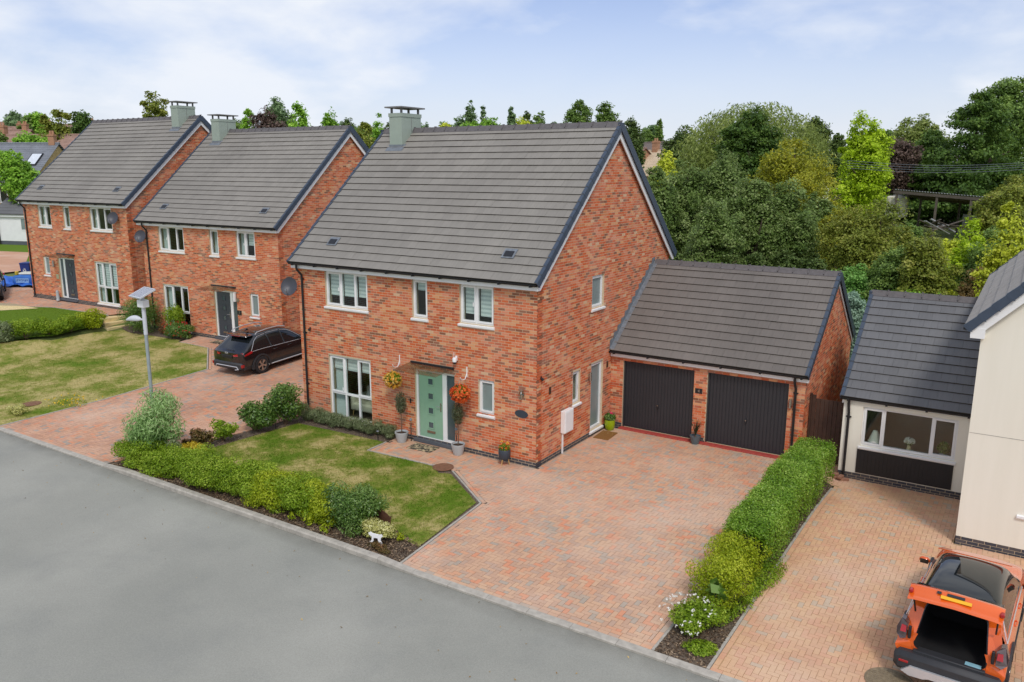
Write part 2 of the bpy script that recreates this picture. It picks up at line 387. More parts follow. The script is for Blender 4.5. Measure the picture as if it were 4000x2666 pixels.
# ------------------------------------------------------------------ windows and doors (local x along the wall, y inward, z up; origin at lower left corner of the opening)
def mat_local(side, s0, z0, off=0.):
    if side == 'front': return (s0, off, z0), 0.
    return (off, s0, z0), math.pi/2          # right gable: local x -> +y, inward -> -x
def window(root, side, op, cols=(), rows=(), glass=None, blind=None, curtain=None, sill=True, off=0., sash=True, handles=True, label=None):
    s0, s1, z0, z1 = op; w, h = s1-s0, z1-z0; glass = glass or M_GLASS
    loc, rz = mat_local(side, s0, z0, off); d0, d1 = .06, .13; fb = .055
    m = MB(); m.box(0, fb, d0, d1, 0, h).box(w-fb, w, d0, d1, 0, h).box(fb, w-fb, d0, d1, 0, fb).box(fb, w-fb, d0, d1, h-fb, h)
    cs = [0]+[c*w for c in cols]+[w]; rs = [0]+[r*h for r in rows]+[h]
    for c in cs[1:-1]: m.box(c-.03, c+.03, d0+.002, d1-.002, fb, h-fb)
    for r in rs[1:-1]:
        for a, b in zip(cs, cs[1:]): m.box(a+.031 if a > 0 else fb, b-.031 if b < w else w-fb, d0+.004, d1-.004, r-.035, r+.035)
    fr = m.build('window', M_WHITE, root, loc=loc, rz=rz)
    if label: fr['label'] = label
    for i, (a, b) in enumerate(zip(cs, cs[1:])):
        for jx, (c, d) in enumerate(zip(rs, rs[1:])):
            a2 = a+(fb if a == 0 else .03); b2 = b-(fb if b == w else .03); c2 = c+(fb if c == 0 else .035); d2 = d-(fb if d == h else .035)
            op_ = sash and (jx == len(rs)-2) and (len(cs) == 2 or i != 1 or len(cs) == 3)
            if op_:
                t = .035; q = MB(); q.box(a2-.012, a2+t, d0-.018, d0+.05, c2-.012, d2+.012).box(b2-t, b2+.012, d0-.018, d0+.05, c2-.012, d2+.012)
                q.box(a2+t, b2-t, d0-.018, d0+.05, c2-.012, c2+t).box(a2+t, b2-t, d0-.018, d0+.05, d2-t, d2+.012); q.build('sash', M_WHITE, fr)
                a2 += t; b2 -= t; c2 += t; d2 -= t
            g = MB(); g.box(a2, b2, d0+.03, d0+.036, c2, d2); g.build('pane', glass, fr)
            if blind and jx == len(rs)-2 or (blind and len(rs) == 2):
                bh = (d2-c2)*blind if not isinstance(blind, (list, tuple)) else (d2-c2)*blind[i]
                if bh > .02: q = MB(); q.box(a2+.01, b2-.01, d1+.03, d1+.036, d2-bh, d2); q.build('blind', M_ZEBRA, fr)
            if curtain and (i, jx) in curtain or curtain and i in curtain:
                x0, x1 = (a2-.02, a2+(b2-a2)*.75) if i == 0 else (b2-(b2-a2)*.5, b2+.02)
                n = 26; pts = [(x0+(x1-x0)*t/n, d1+.1+.025*math.sin(t*2.1)) for t in range(n+1)]
                q = MB(); V = [(x, y, c2-.1) for x, y in pts]+[(x, y, d2+.1) for x, y in pts]
                q.add(V, [(t, t+1, n+2+t, n+1+t) for t in range(n)]); q.build('curtain', M_CURT, fr, smooth=True)
    if sill:
        q = MB(); q.prism([(-.055, -.03), (-.055, -.075), (-.04, -.1), (.0, -.1), (.058, -.1), (.058, 0)], lambda p, qq, t: (t, p, qq), -.04, w+.04); q.build('sill', M_WHITE, fr)
    if handles and sash:
        q = MB(); hx = cs[1]-.09; q.box(hx-.012, hx+.012, d0-.04, d0-.019, h*.45, h*.45+.11); q.build('handle', M_WHITE, fr)
    return fr
def front_door(root, op, leaf, side_light, col, flip=False, glazing=True):
    """op = opening; leaf, side_light = x ranges"""
    s0, s1, z0, z1 = op; d0, d1 = .06, .13
    m = MB(); fb = .075
    m.box(s0, s0+fb, d0, d1, z0, z1).box(s1-fb*.6, s1, d0, d1, z0, z1).box(s0+fb, s1-fb*.6, d0, d1, z1-fb, z1)
    a, b = (leaf[1], side_light[0]) if leaf[0] < side_light[0] else (side_light[1], leaf[0])
    m.box(a, b, d0+.001, d1-.001, z0, z1-fb).box(side_light[0], side_light[1], d0+.002, d1-.002, z0, z0+.07)
    fr = m.build('door_frame', M_WHITE, root)
    q = MB(); q.box(side_light[0], side_light[1], d0+.03, d0+.04, z0+.07, z1-fb); q.build('sidelight', M_SMOKE, fr)
    q = MB(); q.box(leaf[0], leaf[1], d0-.01, d1+.05, z0-.03, z0+.018); q.build('threshold', M_WHITE, fr)
    q = MB(); q.box(s0-.02, s1+.02, -.1, .05, z0-.12, z0-.032); q.build('door_step', M_BLUE_PLAIN, fr)
    w = leaf[1]-leaf[0]; m = MB(); m.bbox(leaf[0]+.004, leaf[1]-.004, d0+.012, d1-.01, z0+.022, z1-fb-.004, .006); dr = m.build('door', col, root)
    cx = leaf[0]+w*.5
    for i in range(4):
        cz = z0+.42+i*(z1-z0-.62)/3.35
        q = MB(); e = .115
        for x0, x1, y0, y1 in ((-e, -e+.03, -e, e), (e-.03, e, -e, e), (-e+.03, e-.03, -e, -e+.03), (-e+.03, e-.03, e-.03, e)): q.box(cx+x0, cx+x1, d0-.006, d0+.02, cz+y0, cz+y1)
        q.build('glazing_bead', col, dr)
        q = MB(); q.box(cx-e+.03, cx+e-.03, d0+.006, d0+.0118, cz-e+.03, cz+e-.03); q.build('glazing', M_SMOKE, dr)
    q = MB(); q.bbox(cx-.15, cx+.15, d0-.012, d0+.0119, z0+.17, z0+.24, .004); q.build('letter_plate', M_BRONZE, dr)
    hx = leaf[1]-.07 if not flip else leaf[0]+.07
    q = MB(); q.bbox(hx-.018, hx+.018, d0-.012, d0+.0119, z0+.9, z0+1.16, .004).tube([(hx, d0-.01, z0+1.05), (hx, d0-.055, z0+1.05), (hx+(-.12 if not flip else .12), d0-.055, z0+1.05)], .01, 6); q.build('handle', M_CHROME, dr)
    return dr
M_BLUE_PLAIN = plain('slate_step', lin(88, 92, 98), .7, var=.1)
def canopy(root, x0, x1, z, depth=.85):
    q = MB(); q.box(x0, x1, -.06, -.008, z-.02, z+.05); r = q.build('canopy_rail', M_BLACK, root)
    q = MB(); q.add([(x0+.01, -.055, z+.012), (x1-.01, -.055, z+.012), (x1-.01, -depth, z-.07), (x0+.01, -depth, z-.07), (x0+.01, -.055, z+.024), (x1-.01, -.055, z+.024), (x1-.01, -depth, z-.058), (x0+.01, -depth, z-.058)], BF)
    g = q.build('canopy_pane', M_CANOPY, r)
M_CANOPY = glassmat('canopy_glass', (.72, .80, .77, 1), 1.3)
def dish(root, c, yaw, label=None):
    q = MB(); R = .29; prof = [(R*i/7, .10*(i/7)**2) for i in range(8)]+[(R, .108), (R*.9, .088), (R*.4, .024), (.001, .008)]
    M = Matrix.Translation(c) @ Matrix.Rotation(yaw, 4, 'Z') @ Matrix.Rotation(math.radians(66), 4, 'X') @ Matrix.Diagonal((1, 1.08, -1, 1))
    M = Matrix.Translation(c) @ Matrix.Rotation(yaw, 4, 'Z') @ Matrix.Rotation(math.radians(68), 4, 'X') @ Matrix.Diagonal((.92, 1.05, 1, 1))
    q.lathe(prof, 24, M=M); d = q.build('satellite_dish', M_DISH, root, smooth=True)
    if label: d['label'] = label
    q = MB(); p0 = M @ Vector((0, -.27, .09)); p1 = M @ Vector((0, -.2, .34)); q.tube([p0, p1], .012, 6); q.tube([p1, M @ Vector((0, -.13, .36))], .03, 8); q.build('receiver_arm', M_LEAD, d)
    q = MB(); q.tube([M @ Vector((0, 0, .0)), M @ Vector((0, .02, -.12)), (c[0]+.12, .03, c[2]-.12)], .018, 6); q.build('bracket', M_BLACK, d)
M_DISH = plain('dish_grey', lin(70, 71, 78), .45, var=.08, scale=5)
def downpipe(root, x, ze, gy, z1=.05, wy=-.05, mat=None):
    q = MB(); q.tube([(x, gy, ze-.05), (x, gy, ze-.18), (x, gy+.02, ze-.24), (x+.02, wy-.01, ze-.42), (x+.02, wy, ze-.5), (x+.02, wy, z1)], .036, 10, mi=0)
    for z in (ze-.55, ze-2.3, ze-4.): 
        if z > z1: q.lathe([(.042, z-.03), (.042, z+.03)], 10, (x+.02, wy, 0)); q.box(x-.05, x+.09, wy+.02, -.007, z-.015, z+.015)
    return q.build('downpipe', mat or M_BLACK, root, smooth=True)
# ------------------------------------------------------------------ roofs
def slope_frame(ye, ze, yr, zr):
    L = math.hypot(yr-ye, zr-ze); th = math.atan2(zr-ze, yr-ye); return L, th
def roof(root, T, x0, x1, ye, ze, yr, zr, yb, nc, mat, tw=.3, verge=(True, True), skip=None, ridge_clip=True, nmax=300, barge=True, back_tiles=False):
    """front slope from the eave (ye,ze) to the ridge (yr,zr), back slope down to yb; local frame of root"""
    L, th = slope_frame(ye, ze, yr, zr); ex = L/nc; ct, st = math.cos(th), math.sin(th)
    pt = lambda u, v, n: (u, ye+v*ct-n*st, ze+v*st+n*ct)
    m = MB(); t = -.16
    m.prism([(ye, ze), (yr, zr), (yb, ze), (yb, ze-.03), (yr, zr+t*1.25), (ye, ze-.03)], lambda p, q, s: (s, p, q-.012), x0+.03, x1-.03)
    rf = m.build('roof', M_FELT, root)
    lo = []; V = []; F = []; rn = []; full = []; cen = []; key = []
    for r in range(nc):
        off = (tw/2 if r % 2 else 0)
        us = [x0]+[x0+off+i*tw for i in range(0 if off else 1, int((x1-x0)/tw)+2) if x0+.04 < x0+off+i*tw < x1-.04]+[x1]
        for a, b in zip(us, us[1:]):
            v0, v1 = r*ex-.012, (r+1)*ex+.03
            if r == nc-1: v1 = L-.01
            if skip and skip((a+b)/2, (v0+v1)/2): continue
            cen.append(((a+b)/2, v0, b-a, v1-v0)); full.append(True)
    cen = np.array(cen); n = len(cen); rn = RNG.random(n); dz = RNG.normal(0, .0012, n); tl = RNG.normal(0, .0016, n)
    def tile_verts(w, h): 
        g = .0018; w2 = w/2-g
        return np.array([(-w2, 0, .0), (w2, 0, .0), (w2, h, -.012), (-w2, h, -.012), (-w2, 0, .042), (w2, 0, .042), (w2, h, .008), (-w2, h, .008)])
    TF = np.array([[3, 2, 1, 0], [4, 5, 6, 7], [0, 1, 5, 4], [1, 2, 6, 5], [2, 3, 7, 6], [3, 0, 4, 7]])
    R = np.array(T)[:3, :3]; tr = np.array(T)[:3, 3]
    C = np.array([pt(u, v+h/2, .02) for u, v, w, h in cen]); nr = np.tile(np.array([0, -st, ct]), (n, 1))
    sc = seen_score(C@R.T+tr, nr@R.T, cen[:, 2]*cen[:, 3]); pick = np.argsort(-sc)[:nmax]; pick = pick[sc[pick] > 1e-9]; ps = set(pick.tolist()); cache = {}
    for i in pick:
        u, v, w, h = cen[i]; ky = (round(w, 3), round(h, 3), int(rn[i]*12))
        if ky not in cache:
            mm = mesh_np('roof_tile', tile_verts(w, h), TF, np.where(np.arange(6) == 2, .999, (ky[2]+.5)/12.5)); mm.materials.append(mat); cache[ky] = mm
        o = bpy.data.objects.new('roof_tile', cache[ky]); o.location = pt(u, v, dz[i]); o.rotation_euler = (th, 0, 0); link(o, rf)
    VV = []; FF = []; RR = []; k = 0
    for i in range(n):
        if i in ps: continue
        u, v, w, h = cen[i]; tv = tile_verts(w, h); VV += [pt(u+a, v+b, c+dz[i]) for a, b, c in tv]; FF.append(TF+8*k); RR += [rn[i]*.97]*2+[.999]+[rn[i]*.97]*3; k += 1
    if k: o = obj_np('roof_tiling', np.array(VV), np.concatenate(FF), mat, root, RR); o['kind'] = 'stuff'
    # back slope
    q = MB(); Lb = math.hypot(yb-yr, zr-ze); nb = max(4, int(Lb/ex)); 
    for r in range(nb):
        f0, f1 = r/nb, (r+1)/nb; y0, y1 = yb+(yr-yb)*f0, yb+(yr-yb)*f1; z0, z1 = ze+(zr-ze)*f0, ze+(zr-ze)*f1
        q.add([(x0, y0, z0+.035), (x1, y0, z0+.035), (x1, y1, z1+.008), (x0, y1, z1+.008), (x0, y0, z0), (x1, y0, z0), (x1, y1, z1-.02), (x0, y1, z1-.02)], [(0, 3, 2, 1), (0, 1, 5, 4), (1, 2, 6, 5), (3, 0, 4, 7)])
    q.build('rear_slope', mat, rf)
    # ridge
    nr_ = max(3, round((x1-x0)/.46)); rl = (x1-x0)/nr_; hw = .15
    prof = [(-hw, -hw*math.tan(th)*.92-.0), (-hw*.55, -.03), (-.03, .05), (.03, .05), (hw*.55, -.03), (hw, -hw*math.tan(th)*.92), (hw-.02, -hw*math.tan(th)*.92-.03), (0, .02), (-hw+.02, -hw*math.tan(th)*.92-.03)]
    q = MB(); q.prism(prof, lambda a, b, s: (s, a, b), -rl/2+.004, rl/2-.004)
    if ridge_clip: q.box(rl/2-.02, rl/2+.02, -.05, .05, .045, .075).bar((rl/2, -.02, .06), (rl/2, -hw*.9, -hw*math.tan(th)*.8+.03), .03, .02)
    rm = q.mesh('ridge_tile', M_RIDGE)
    for i in range(nr_):
        if skip and skip(x0+(i+.5)*rl, L-.05): continue
        o = bpy.data.objects.new('ridge_tile', rm); o.location = (x0+(i+.5)*rl, yr, zr+.035); link(o, rf)
    # dry verge caps
    for side, x, on in ((1, x1, verge[1]), (-1, x0, verge[0])):
        if not on: continue
        q = MB(); a, b = (-.07, .03) if side > 0 else (-.03, .07)
        o_ = .03 if side > 0 else -.03
        q.add([(a, 0, .03), (b, 0, .03), (b, ex*1.04, .012), (a, ex*1.04, .012), (a, 0, .056), (b, 0, .056), (b, ex*1.04, .036), (a, ex*1.04, .036)], TF)
        ox0, ox1 = (.012, .034) if side > 0 else (-.034, -.012)
        q.add([(ox0, 0, -.13), (ox1, 0, -.13), (ox1, ex*1.0, -.12), (ox0, ex*1.0, -.12), (ox0, 0, .054), (ox1, 0, .054), (ox1, ex*1.04, .035), (ox0, ex*1.04, .035)], TF)
        q.add([(ox0, -.03, -.1), (ox1+.004*side, -.03, -.1), (ox1+.004*side, .02, -.15), (ox0, .02, -.15), (ox0, -.03, .05), (ox1+.004*side, -.03, .05), (ox1+.004*side, .02, .057), (ox0, .02, .057)], TF)
        vm = q.mesh('verge_cap', M_VERGE)
        for r in range(nc):
            o = bpy.data.objects.new('verge_cap', vm); o.location = pt(x, r*ex, 0); o.rotation_euler = (th, 0, 0); link(o, rf)
        q = MB(); q.bar((x+.024*side, yb, ze-.04), (x+.024*side, yr, zr-.04), .022, .2, (0, st, ct)); 
        for r in range(nb):
            f0 = r/nb; q.obox(Matrix.Translation((x+.03*side, yb+(yr-yb)*(f0+.5/nb), ze+(zr-ze)*(f0+.5/nb)-.04)) @ Matrix.Rotation(-th, 4, 'X'), .02, Lb/nb*.98, .24)
        q.build('rear_verge', M_VERGE, rf)
        q = MB(); q.box(x-.05, x+.03, yr-.11, yr+.11, zr-.13, zr+.05); q.build('ridge_end_cap', M_VERGE, rf)
    return rf, pt, ex, th
def eaves(root, x0, x1, ye, ze, ztop, fh=.19, brk=.95, wy=0.):
    """fascia, soffit and gutter along a front eave; ztop: wall top"""
    q = MB(); q.box(x0, x1, ye+.085, ye+.11, ze-fh-.01, ze-.025); q.box(x0, x1, ye+.11, max(wy-.002, ye+.12), ze-fh-.008, ze-fh+.012); f = q.build('fascia', M_WHITE, root)
    pr = [(.06*math.cos(a), .06*math.sin(a)) for a in np.linspace(math.pi, 2*math.pi, 9)]+[(.052*math.cos(a), .052*math.sin(a)) for a in np.linspace(2*math.pi, math.pi, 9)]
    q = MB(); q.prism(pr, lambda p, r, s: (s, ye+.015+p, ze-.025+r), x0-.02, x1+.02)
    for xx in (x0-.02, x1+.02): q.prism([(.06*math.cos(a), .06*math.sin(a)) for a in np.linspace(math.pi, 2*math.pi, 9)], lambda p, r, s: (s, ye+.015+p, ze-.025+r), xx-.004, xx+.004)
    g = q.build('gutter', M_BLACK, root)
    n = int((x1-x0)/brk); q = MB(); q.box(-.025, .025, -.07, .068, -.075, -.058).box(-.025, .025, .05, .069, -.075, -.01).box(-.025, .025, -.075, -.062, -.06, .0); bm = q.mesh('gutter_bracket', M_BLACK)
    for i in range(n+1):
        o = bpy.data.objects.new('gutter_bracket', bm); o.location = (x0+.15+(x1-x0-.3)*i/n, ye+.015, ze-.025); link(o, g)
def barge(root, x, ye, ze, yr, zr, yb, w=.17, fh=.2):
    """white board under a verge, its foot boxed in level with the fascia"""
    st = (zr-ze)/(yr-ye); c = math.cos(math.atan(st)); u, l = .12/c, (.12+w)/c; dy = max(.09, (l-fh)/st)
    q = MB(); q.prism([(ye+.084, ze-.06), (yr, zr-u), (yb-.084, ze-.06), (yb-.084, ze-fh), (yb-dy, ze-fh), (yr, zr-l), (ye+dy, ze-fh), (ye+.084, ze-fh)], lambda p, r, s: (s, p, r), x-.02, x+.012)
    return q.build('barge_board', M_WHITE, root)

# ------------------------------------------------------------------ the three brick houses
HW, HD, HR, HE, OX, OY, HT = 8.985, 8.987, 9.321, 5.122, .133, .253, 4.95
def chimney(root, x0, x1, mirror):
    y0, y1, zt = 3.80, 4.83, 9.75
    q = MB(); q.box(x0, x1, y0, y1, 8.35, zt); xm = (x0+x1)/2
    c = q.build('chimney', M_SAGE, root)
    q = MB(); q.box(x0-.02, x1+.02, y0-.02, y1+.02, zt-.0, zt+.12); q.build('rim', M_SAGE, c)
    q = MB(); q.box(x1, x1+.006, (y0+y1)/2-.006, (y0+y1)/2+.006, 9.0, zt-.002); q.build('panel_joint', M_DKGREEN, c)
    for x in (x0+.06, x1-.06):
        for y in (y0+.07, y1-.07): q = MB(); q.box(x-.03, x+.03, y-.03, y+.03, zt+.12, zt+.29); q.build('cap_post', M_DKGREEN, c)
    q = MB(); q.box(x0-.1, x1+.1, y0-.12, y1+.12, zt+.29, zt+.335); q.build('cap', M_DKGREEN, c)
    q = MB(); th = math.atan2(HR-HE, HD/2+OY); yb = y0-.16; zz = lambda y: HE+(y+OY)*math.tan(th)
    q.add([(x0-.1, yb, zz(yb)+.05), (x1+.1, yb, zz(yb)+.05), (x1+.1, y0+.1, zz(y0+.1)+.05), (x0-.1, y0+.1, zz(y0+.1)+.05)], [(0, 1, 2, 3)])
    q.box(x0-.012, x1+.012, y0-.012, y0+.3, zz(y0)-.1, zz(y0)+.12); q.build('flashing', M_LEAD, c)
def house(label, x, y, z, yaw, mirror, door_mat, glaze, dish_at, dish_label, pipe_x, shade=None):
    root = empty('house', (x, y, z), yaw); tag(root, label, 'house', 'brick houses in a row')
    T = Matrix.Translation((x, y, z)) @ Matrix.Rotation(yaw, 4, 'Z')
    mx = (lambda a: -HW-a) if mirror else (lambda a: a)
    def O(a, b, c, d): return (min(mx(a), mx(b)), max(mx(a), mx(b)), c, d)
    upL = O(-7.78, -6.0, 3.80, 4.90); upM = O(-4.25, -3.69, 3.78, 4.90); upR = O(-2.54, -1.39, 3.80, 4.90)
    loL = O(-7.77, -5.98, .16, 2.21); dor = O(-4.22, -2.75, .14, 2.25); loR = O(-1.91, -1.38, 1.26, 2.25)
    gab = [(3.12, 3.90, 3.98, 4.95), (2.03, 2.49, 1.30, 2.27), (3.18, 3.98, .17, 2.28)] if not mirror and x > -1 else []
    ops = [upL, upM, upR, loL, dor, loR]
    # mortar shell
    m = MB(); front = lambda s, d, zz: (s, d, zz); right = lambda s, d, zz: (-d, s, zz)
    wall_shell(m, -HW, 0, -.3, HT+.1, ops, front); wall_shell(m, .28, HD, -.3, HT+.1, gab, right)
    gz = lambda yy: HE+(yy+OY)*(HR-HE)/(HD/2+OY)-.12
    for xa, xb in ((-.28, 0), (-HW, -HW+.28)):
        m.prism([(0, HT+.1), (HD, HT+.1), (HD, gz(0)), (HD/2, gz(HD/2)), (0, gz(0))], lambda p, q, s: (s, p, q), xa, xb)
    wl = m.build('wall', M_MORTAR, root)
    m = MB(); m.box(-HW, -HW+.28, .28, HD, -.3, HT+.1).box(-HW+.28, -.28, HD-.28, HD, -.3, HT+.1); m.build('rear_wall', M_BRICKFAR, root)
    m = MB(); m.box(-HW+.28, -.28, .28, HD-.28, .05, .1).box(-HW+.28, -.28, .28, HD-.28, 2.45, 2.6).box(-HW+.28, -.28, .28, HD-.28, 4.96, 5.0); m.build('storey_floor', M_FLOORI, root)
    m = MB(); m.box(-HW+.28, -.28, 3.6, 3.7, .1, 2.45).box(-HW+.28, -.28, 3.6, 3.7, 2.6, 4.96).box(-5.2, -5.1, .28, 3.6, .1, 2.45).box(-5.2, -5.1, .28, 3.6, 2.6, 4.96).box(-3.0, -2.9, .28, 3.6, 2.6, 4.96); m.build('partition', M_INT, root)
    # bricks
    lo = []; hi = []; fu = []; nr = []; plo = []; phi = []; pf = []; pn = []
    for sa, sb, za, zb, f in brick_rows(lambda q: (-HW, 0), -.3, HT+.06, ops):
        a, b, c, n = ((sa, -.003, za), (sb, .045, zb), f, (0, -1, 0))
        if zb < .155: plo.append(a); phi.append(b); pf.append(f); pn.append(n)
        else: lo.append(a); hi.append(b); fu.append(f); nr.append(n)
    slope = (HR-HE)/(HD/2+OY)
    def gext(q):
        if q < HT+.02: return (.0, HD)
        d = (q+.2-HE)/slope-OY
        return (max(0, d), HD-max(0, d)) if d < HD/2-.06 else None
    for sa, sb, za, zb, f in brick_rows(gext, -.3, HR-.15, gab, ref=-.1075):
        a, b, n = ((-.045, sa, za), (.003, sb, zb), (1, 0, 0))
        if zb < .155: plo.append(a); phi.append(b); pf.append(f); pn.append(n)
        else: lo.append(a); hi.append(b); fu.append(f); nr.append(n)
    pieces('brick', 'brickwork', lo, hi, fu, RNG.random(len(lo)), M_BRICK, nr, T, wl, root)
    pieces('plinth_brick', 'plinth_brickwork', plo, phi, pf, RNG.random(len(plo)), M_BLUE, pn, T, wl, root, 120, 6)
    # roof
    rf, pt, ex, th = roof(root, T, -HW-OX, OX, -OY, HE, HD/2, HR, HD+OY, 21, M_TILE)
    ch = sorted((mx(-8.27), mx(-7.72))); chimney(root, ch[0], ch[1], mirror)
    eaves(root, -HW-.09, .09, -OY, HE, HT); barge(root, OX-.035, -OY, HE, HD/2, HR, HD+OY); barge(root, -HW-OX+.035, -OY, HE, HD/2, HR, HD+OY)
    for vx in (-7.77, -1.16):
        vx = mx(vx); q = MB(); q.box(vx-.2, vx+.2, .0, .34, .03, .052); q2 = q.build('roof_vent', M_LEAD, root); q2.location = (0, 0, 0)
        q2.data.transform(Matrix.Translation((0, -OY, HE)) @ Matrix.Rotation(th, 4, 'X') @ Matrix.Translation((0, .78, 0)))
        q = MB(); q.box(vx-.14, vx+.14, .05, .24, .05, .07); g = q.build('vent_grille', M_BLACK, q2); g.data.transform(Matrix.Translation((0, -OY, HE)) @ Matrix.Rotation(th, 4, 'X') @ Matrix.Translation((0, .78, 0)))
    downpipe(root, pipe_x, HE, -OY+.015, .02)
    # openings
    z_ = [.36, .68]; zr = [1-a for a in z_[::-1]]; cols3 = zr if mirror else z_; c2 = [.47] if not mirror else [.53]
    b = glaze
    window(root, 'front', upL, cols3, (), blind=b.get('upL'), curtain=b.get('cL'))
    window(root, 'front', upM, (), (), blind=b.get('upM'), curtain=b.get('cM'), handles=False)
    window(root, 'front', upR, c2, (), blind=b.get('upR'), curtain=b.get('cR'))
    window(root, 'front', loL, cols3, (.40,), blind=b.get('loL'), curtain=b.get('c'))
    window(root, 'front', loR, (), (), glass=M_FROST, handles=False)
    if gab:
        window(root, 'right', gab[0], (), (), glass=M_FROST, handles=False); window(root, 'right', gab[1], (), ())
        window(root, 'right', gab[2], (), (), glass=M_FROST, label='white framed side door with a full height frosted pane')
    lf = O(-4.12, -3.24, 0, 0)[:2]; sl_ = O(-3.09, -2.80, 0, 0)[:2]
    front_door(root, dor, lf, sl_, door_mat, flip=mirror)
    cx = O(-4.33, -2.76, 0, 0)[:2]; canopy(root, cx[0], cx[1], 2.42)
    if dish_at: dish(root, dish_at, math.radians(28), dish_label)
    return root, T
H1, T1 = house('red brick house with a sage green front door and two hanging flower baskets', 0, 0, 0, 0, False, M_SAGEDOOR,
      dict(upL=[.74, .72, .72], upM=.26, upR=[.82, .86], loL=[.34, .36, .34], c={(0, 0), (0, 1)}), (-9.2, -.16, 4.28), None, -8.78)
H2, T2 = house('red brick house with a grey front door behind the black parked car', -15.41, 4.849, .5, .031, False, M_GREYDOOR,
      dict(cL={0}, cM={0}, cR={0}, upR=[0, .55], c={(0, 0), (0, 1), (0, 2), (2, 1)}), (-8.75, -.22, 4.38), None, -8.6)
H3, T3 = house('red brick house furthest up the row with recycling bins beside it', -25.4, 4.51, 1.235, .024, True, M_GREYDOOR,
      dict(cL={0}, cM={0}, cR={0}, upL=[0, 0, 0], loL=[1, 1, 1], c={(0, 0), (1, 0), (2, 0)}), (-.72, -.2, 4.42), None, -8.78)

# ------------------------------------------------------------------ double garage beside the main house
GY, GW, GD, GE, GR, GO = 4.566, 5.93, 6.273, 2.497, 4.96, .187
garage = empty('double_garage', (0, GY, 0)); tag(garage, 'brick double garage with two black up and over doors', 'garage'); TG = Matrix.Translation((0, GY, 0))
g1, g2 = (.42, 2.73, .02, 2.19), (3.14, 5.48, .02, 2.19)
m = MB(); wall_shell(m, .02, GW, -.3, 2.32, [g1, g2], lambda s, d, z: (s, d, z)); wall_shell(m, .28, GD, -.3, 2.32, [], lambda s, d, z: (GW-d, s, z))
m.prism([(0, 2.32), (GD, 2.32), (GD, 2.4), (GD/2, GR-.14), (0, 2.4)], lambda p, q, s: (s, p, q), GW-.28, GW); m.box(.02, GW-.28, GD-.28, GD, -.3, 2.32)
gw = m.build('wall', M_MORTAR, garage)
lo = []; hi = []; fu = []; nr = []; plo = []; phi = []
for sa, sb, za, zb, f in brick_rows(lambda q: (.0, GW), -.3, 2.32, [g1, g2], ref=GW+.0075):
    if zb < .155: plo.append((sa, -.006, za)); phi.append((sb, .045, zb))
    else: lo.append((sa, -.006, za)); hi.append((sb, .045, zb)); fu.append(f); nr.append((0, -1, 0))
gs = (GR-GE)/(GD/2+GO)
def gext(q):
    if q < 2.3: return (0, GD)
    d = (q+.16-GE)/gs-GO; return (max(0, d), GD-max(0, d)) if d < GD/2-.05 else None
for sa, sb, za, zb, f in brick_rows(gext, -.3, GR-.1, [], ref=-.1075):
    if zb < .155: plo.append((GW-.045, sa, za)); phi.append((GW+.003, sb, zb))
    else: lo.append((GW-.045, sa, za)); hi.append((GW+.003, sb, zb)); fu.append(f); nr.append((1, 0, 0))
pieces('brick', 'brickwork', lo, hi, fu, RNG.random(len(lo)), M_BRICK, nr, TG, gw, garage)
V, F = boxes_np(plo, phi); o = obj_np('plinth_bricks', V, F, M_BLUE, garage, np.repeat(RNG.random(len(plo)), 6)); o['kind'] = 'stuff'
roof(garage, TG, .05, GW+.06, -GO, GE, GD/2, GR, GD+GO, 13, M_TILE_G, .33, (False, True))
eaves(garage, .02, GW+.06, -GO, GE, 2.3, brk=1.0); barge(garage, GW+.03, -GO, GE, GD/2, GR, GD+GO, w=.12)
q = MB(); q.box(GW-.1, GW+.075, -.1, .02, GE-.2, GE-.03); q.build('box_end', M_WHITE, garage)
for i, (a, b, c, d) in enumerate((g1, g2)):
    q = MB(); q.box(a, a+.05, .06, .12, c, d).box(b-.05, b, .06, .12, c, d).box(a+.05, b-.05, .06, .12, d-.05, d); f = q.build('door_surround', M_GARAGE, garage)
    q = MB(); n = 22; w = (b-a-.1)/n; pr = []
    for s in range(n): x = a+.05+s*w; pr += [(x, .1), (x+w*.14, .1), (x+w*.2, .088), (x+w*.94, .088)]
    pr += [(b-.05, .1)]; q.add([(x, y, c+.02) for x, y in pr]+[(x, y, d-.05) for x, y in pr], [(t, t+1, len(pr)+t+1, len(pr)+t) for t in range(len(pr)-1)])
    dr = q.build('garage_door', M_GARAGE, garage)
    q = MB(); cx = (a+b)/2; q.bbox(cx-.035, cx+.035, .07, .0885, .78, .92, .008).tube([(cx-.02, .07, .82), (cx-.02, .045, .8), (cx+.02, .045, .8), (cx+.02, .07, .82)], .008, 6); q.build('handle', M_BLACK, dr)
    q = MB(); q.lathe([(.016, 0), (.016, .01)], 10, M=Matrix.Translation((cx, .07, .885)) @ Matrix.Rotation(math.pi/2, 4, 'X')); q.build('lock', M_CHROME, dr)
q = MB(); q.bbox(.38, 5.5, -.2, .04, -.02, .03, .006); q.build('threshold', M_RED, garage)
downpipe(garage, 5.66, GE, -GO+.015, .02)
q = MB(); q.lathe([(.038, 0), (.038, .27)], 12, (5.56, -.06, 1.5)); q.lathe([(.042, .0), (.042, .02)], 12, (5.56, -.06, 1.62)); q.box(5.54, 5.58, -.03, -.006, 1.58, 1.7); q.build('wall_light', M_CHROME, garage, smooth=True)
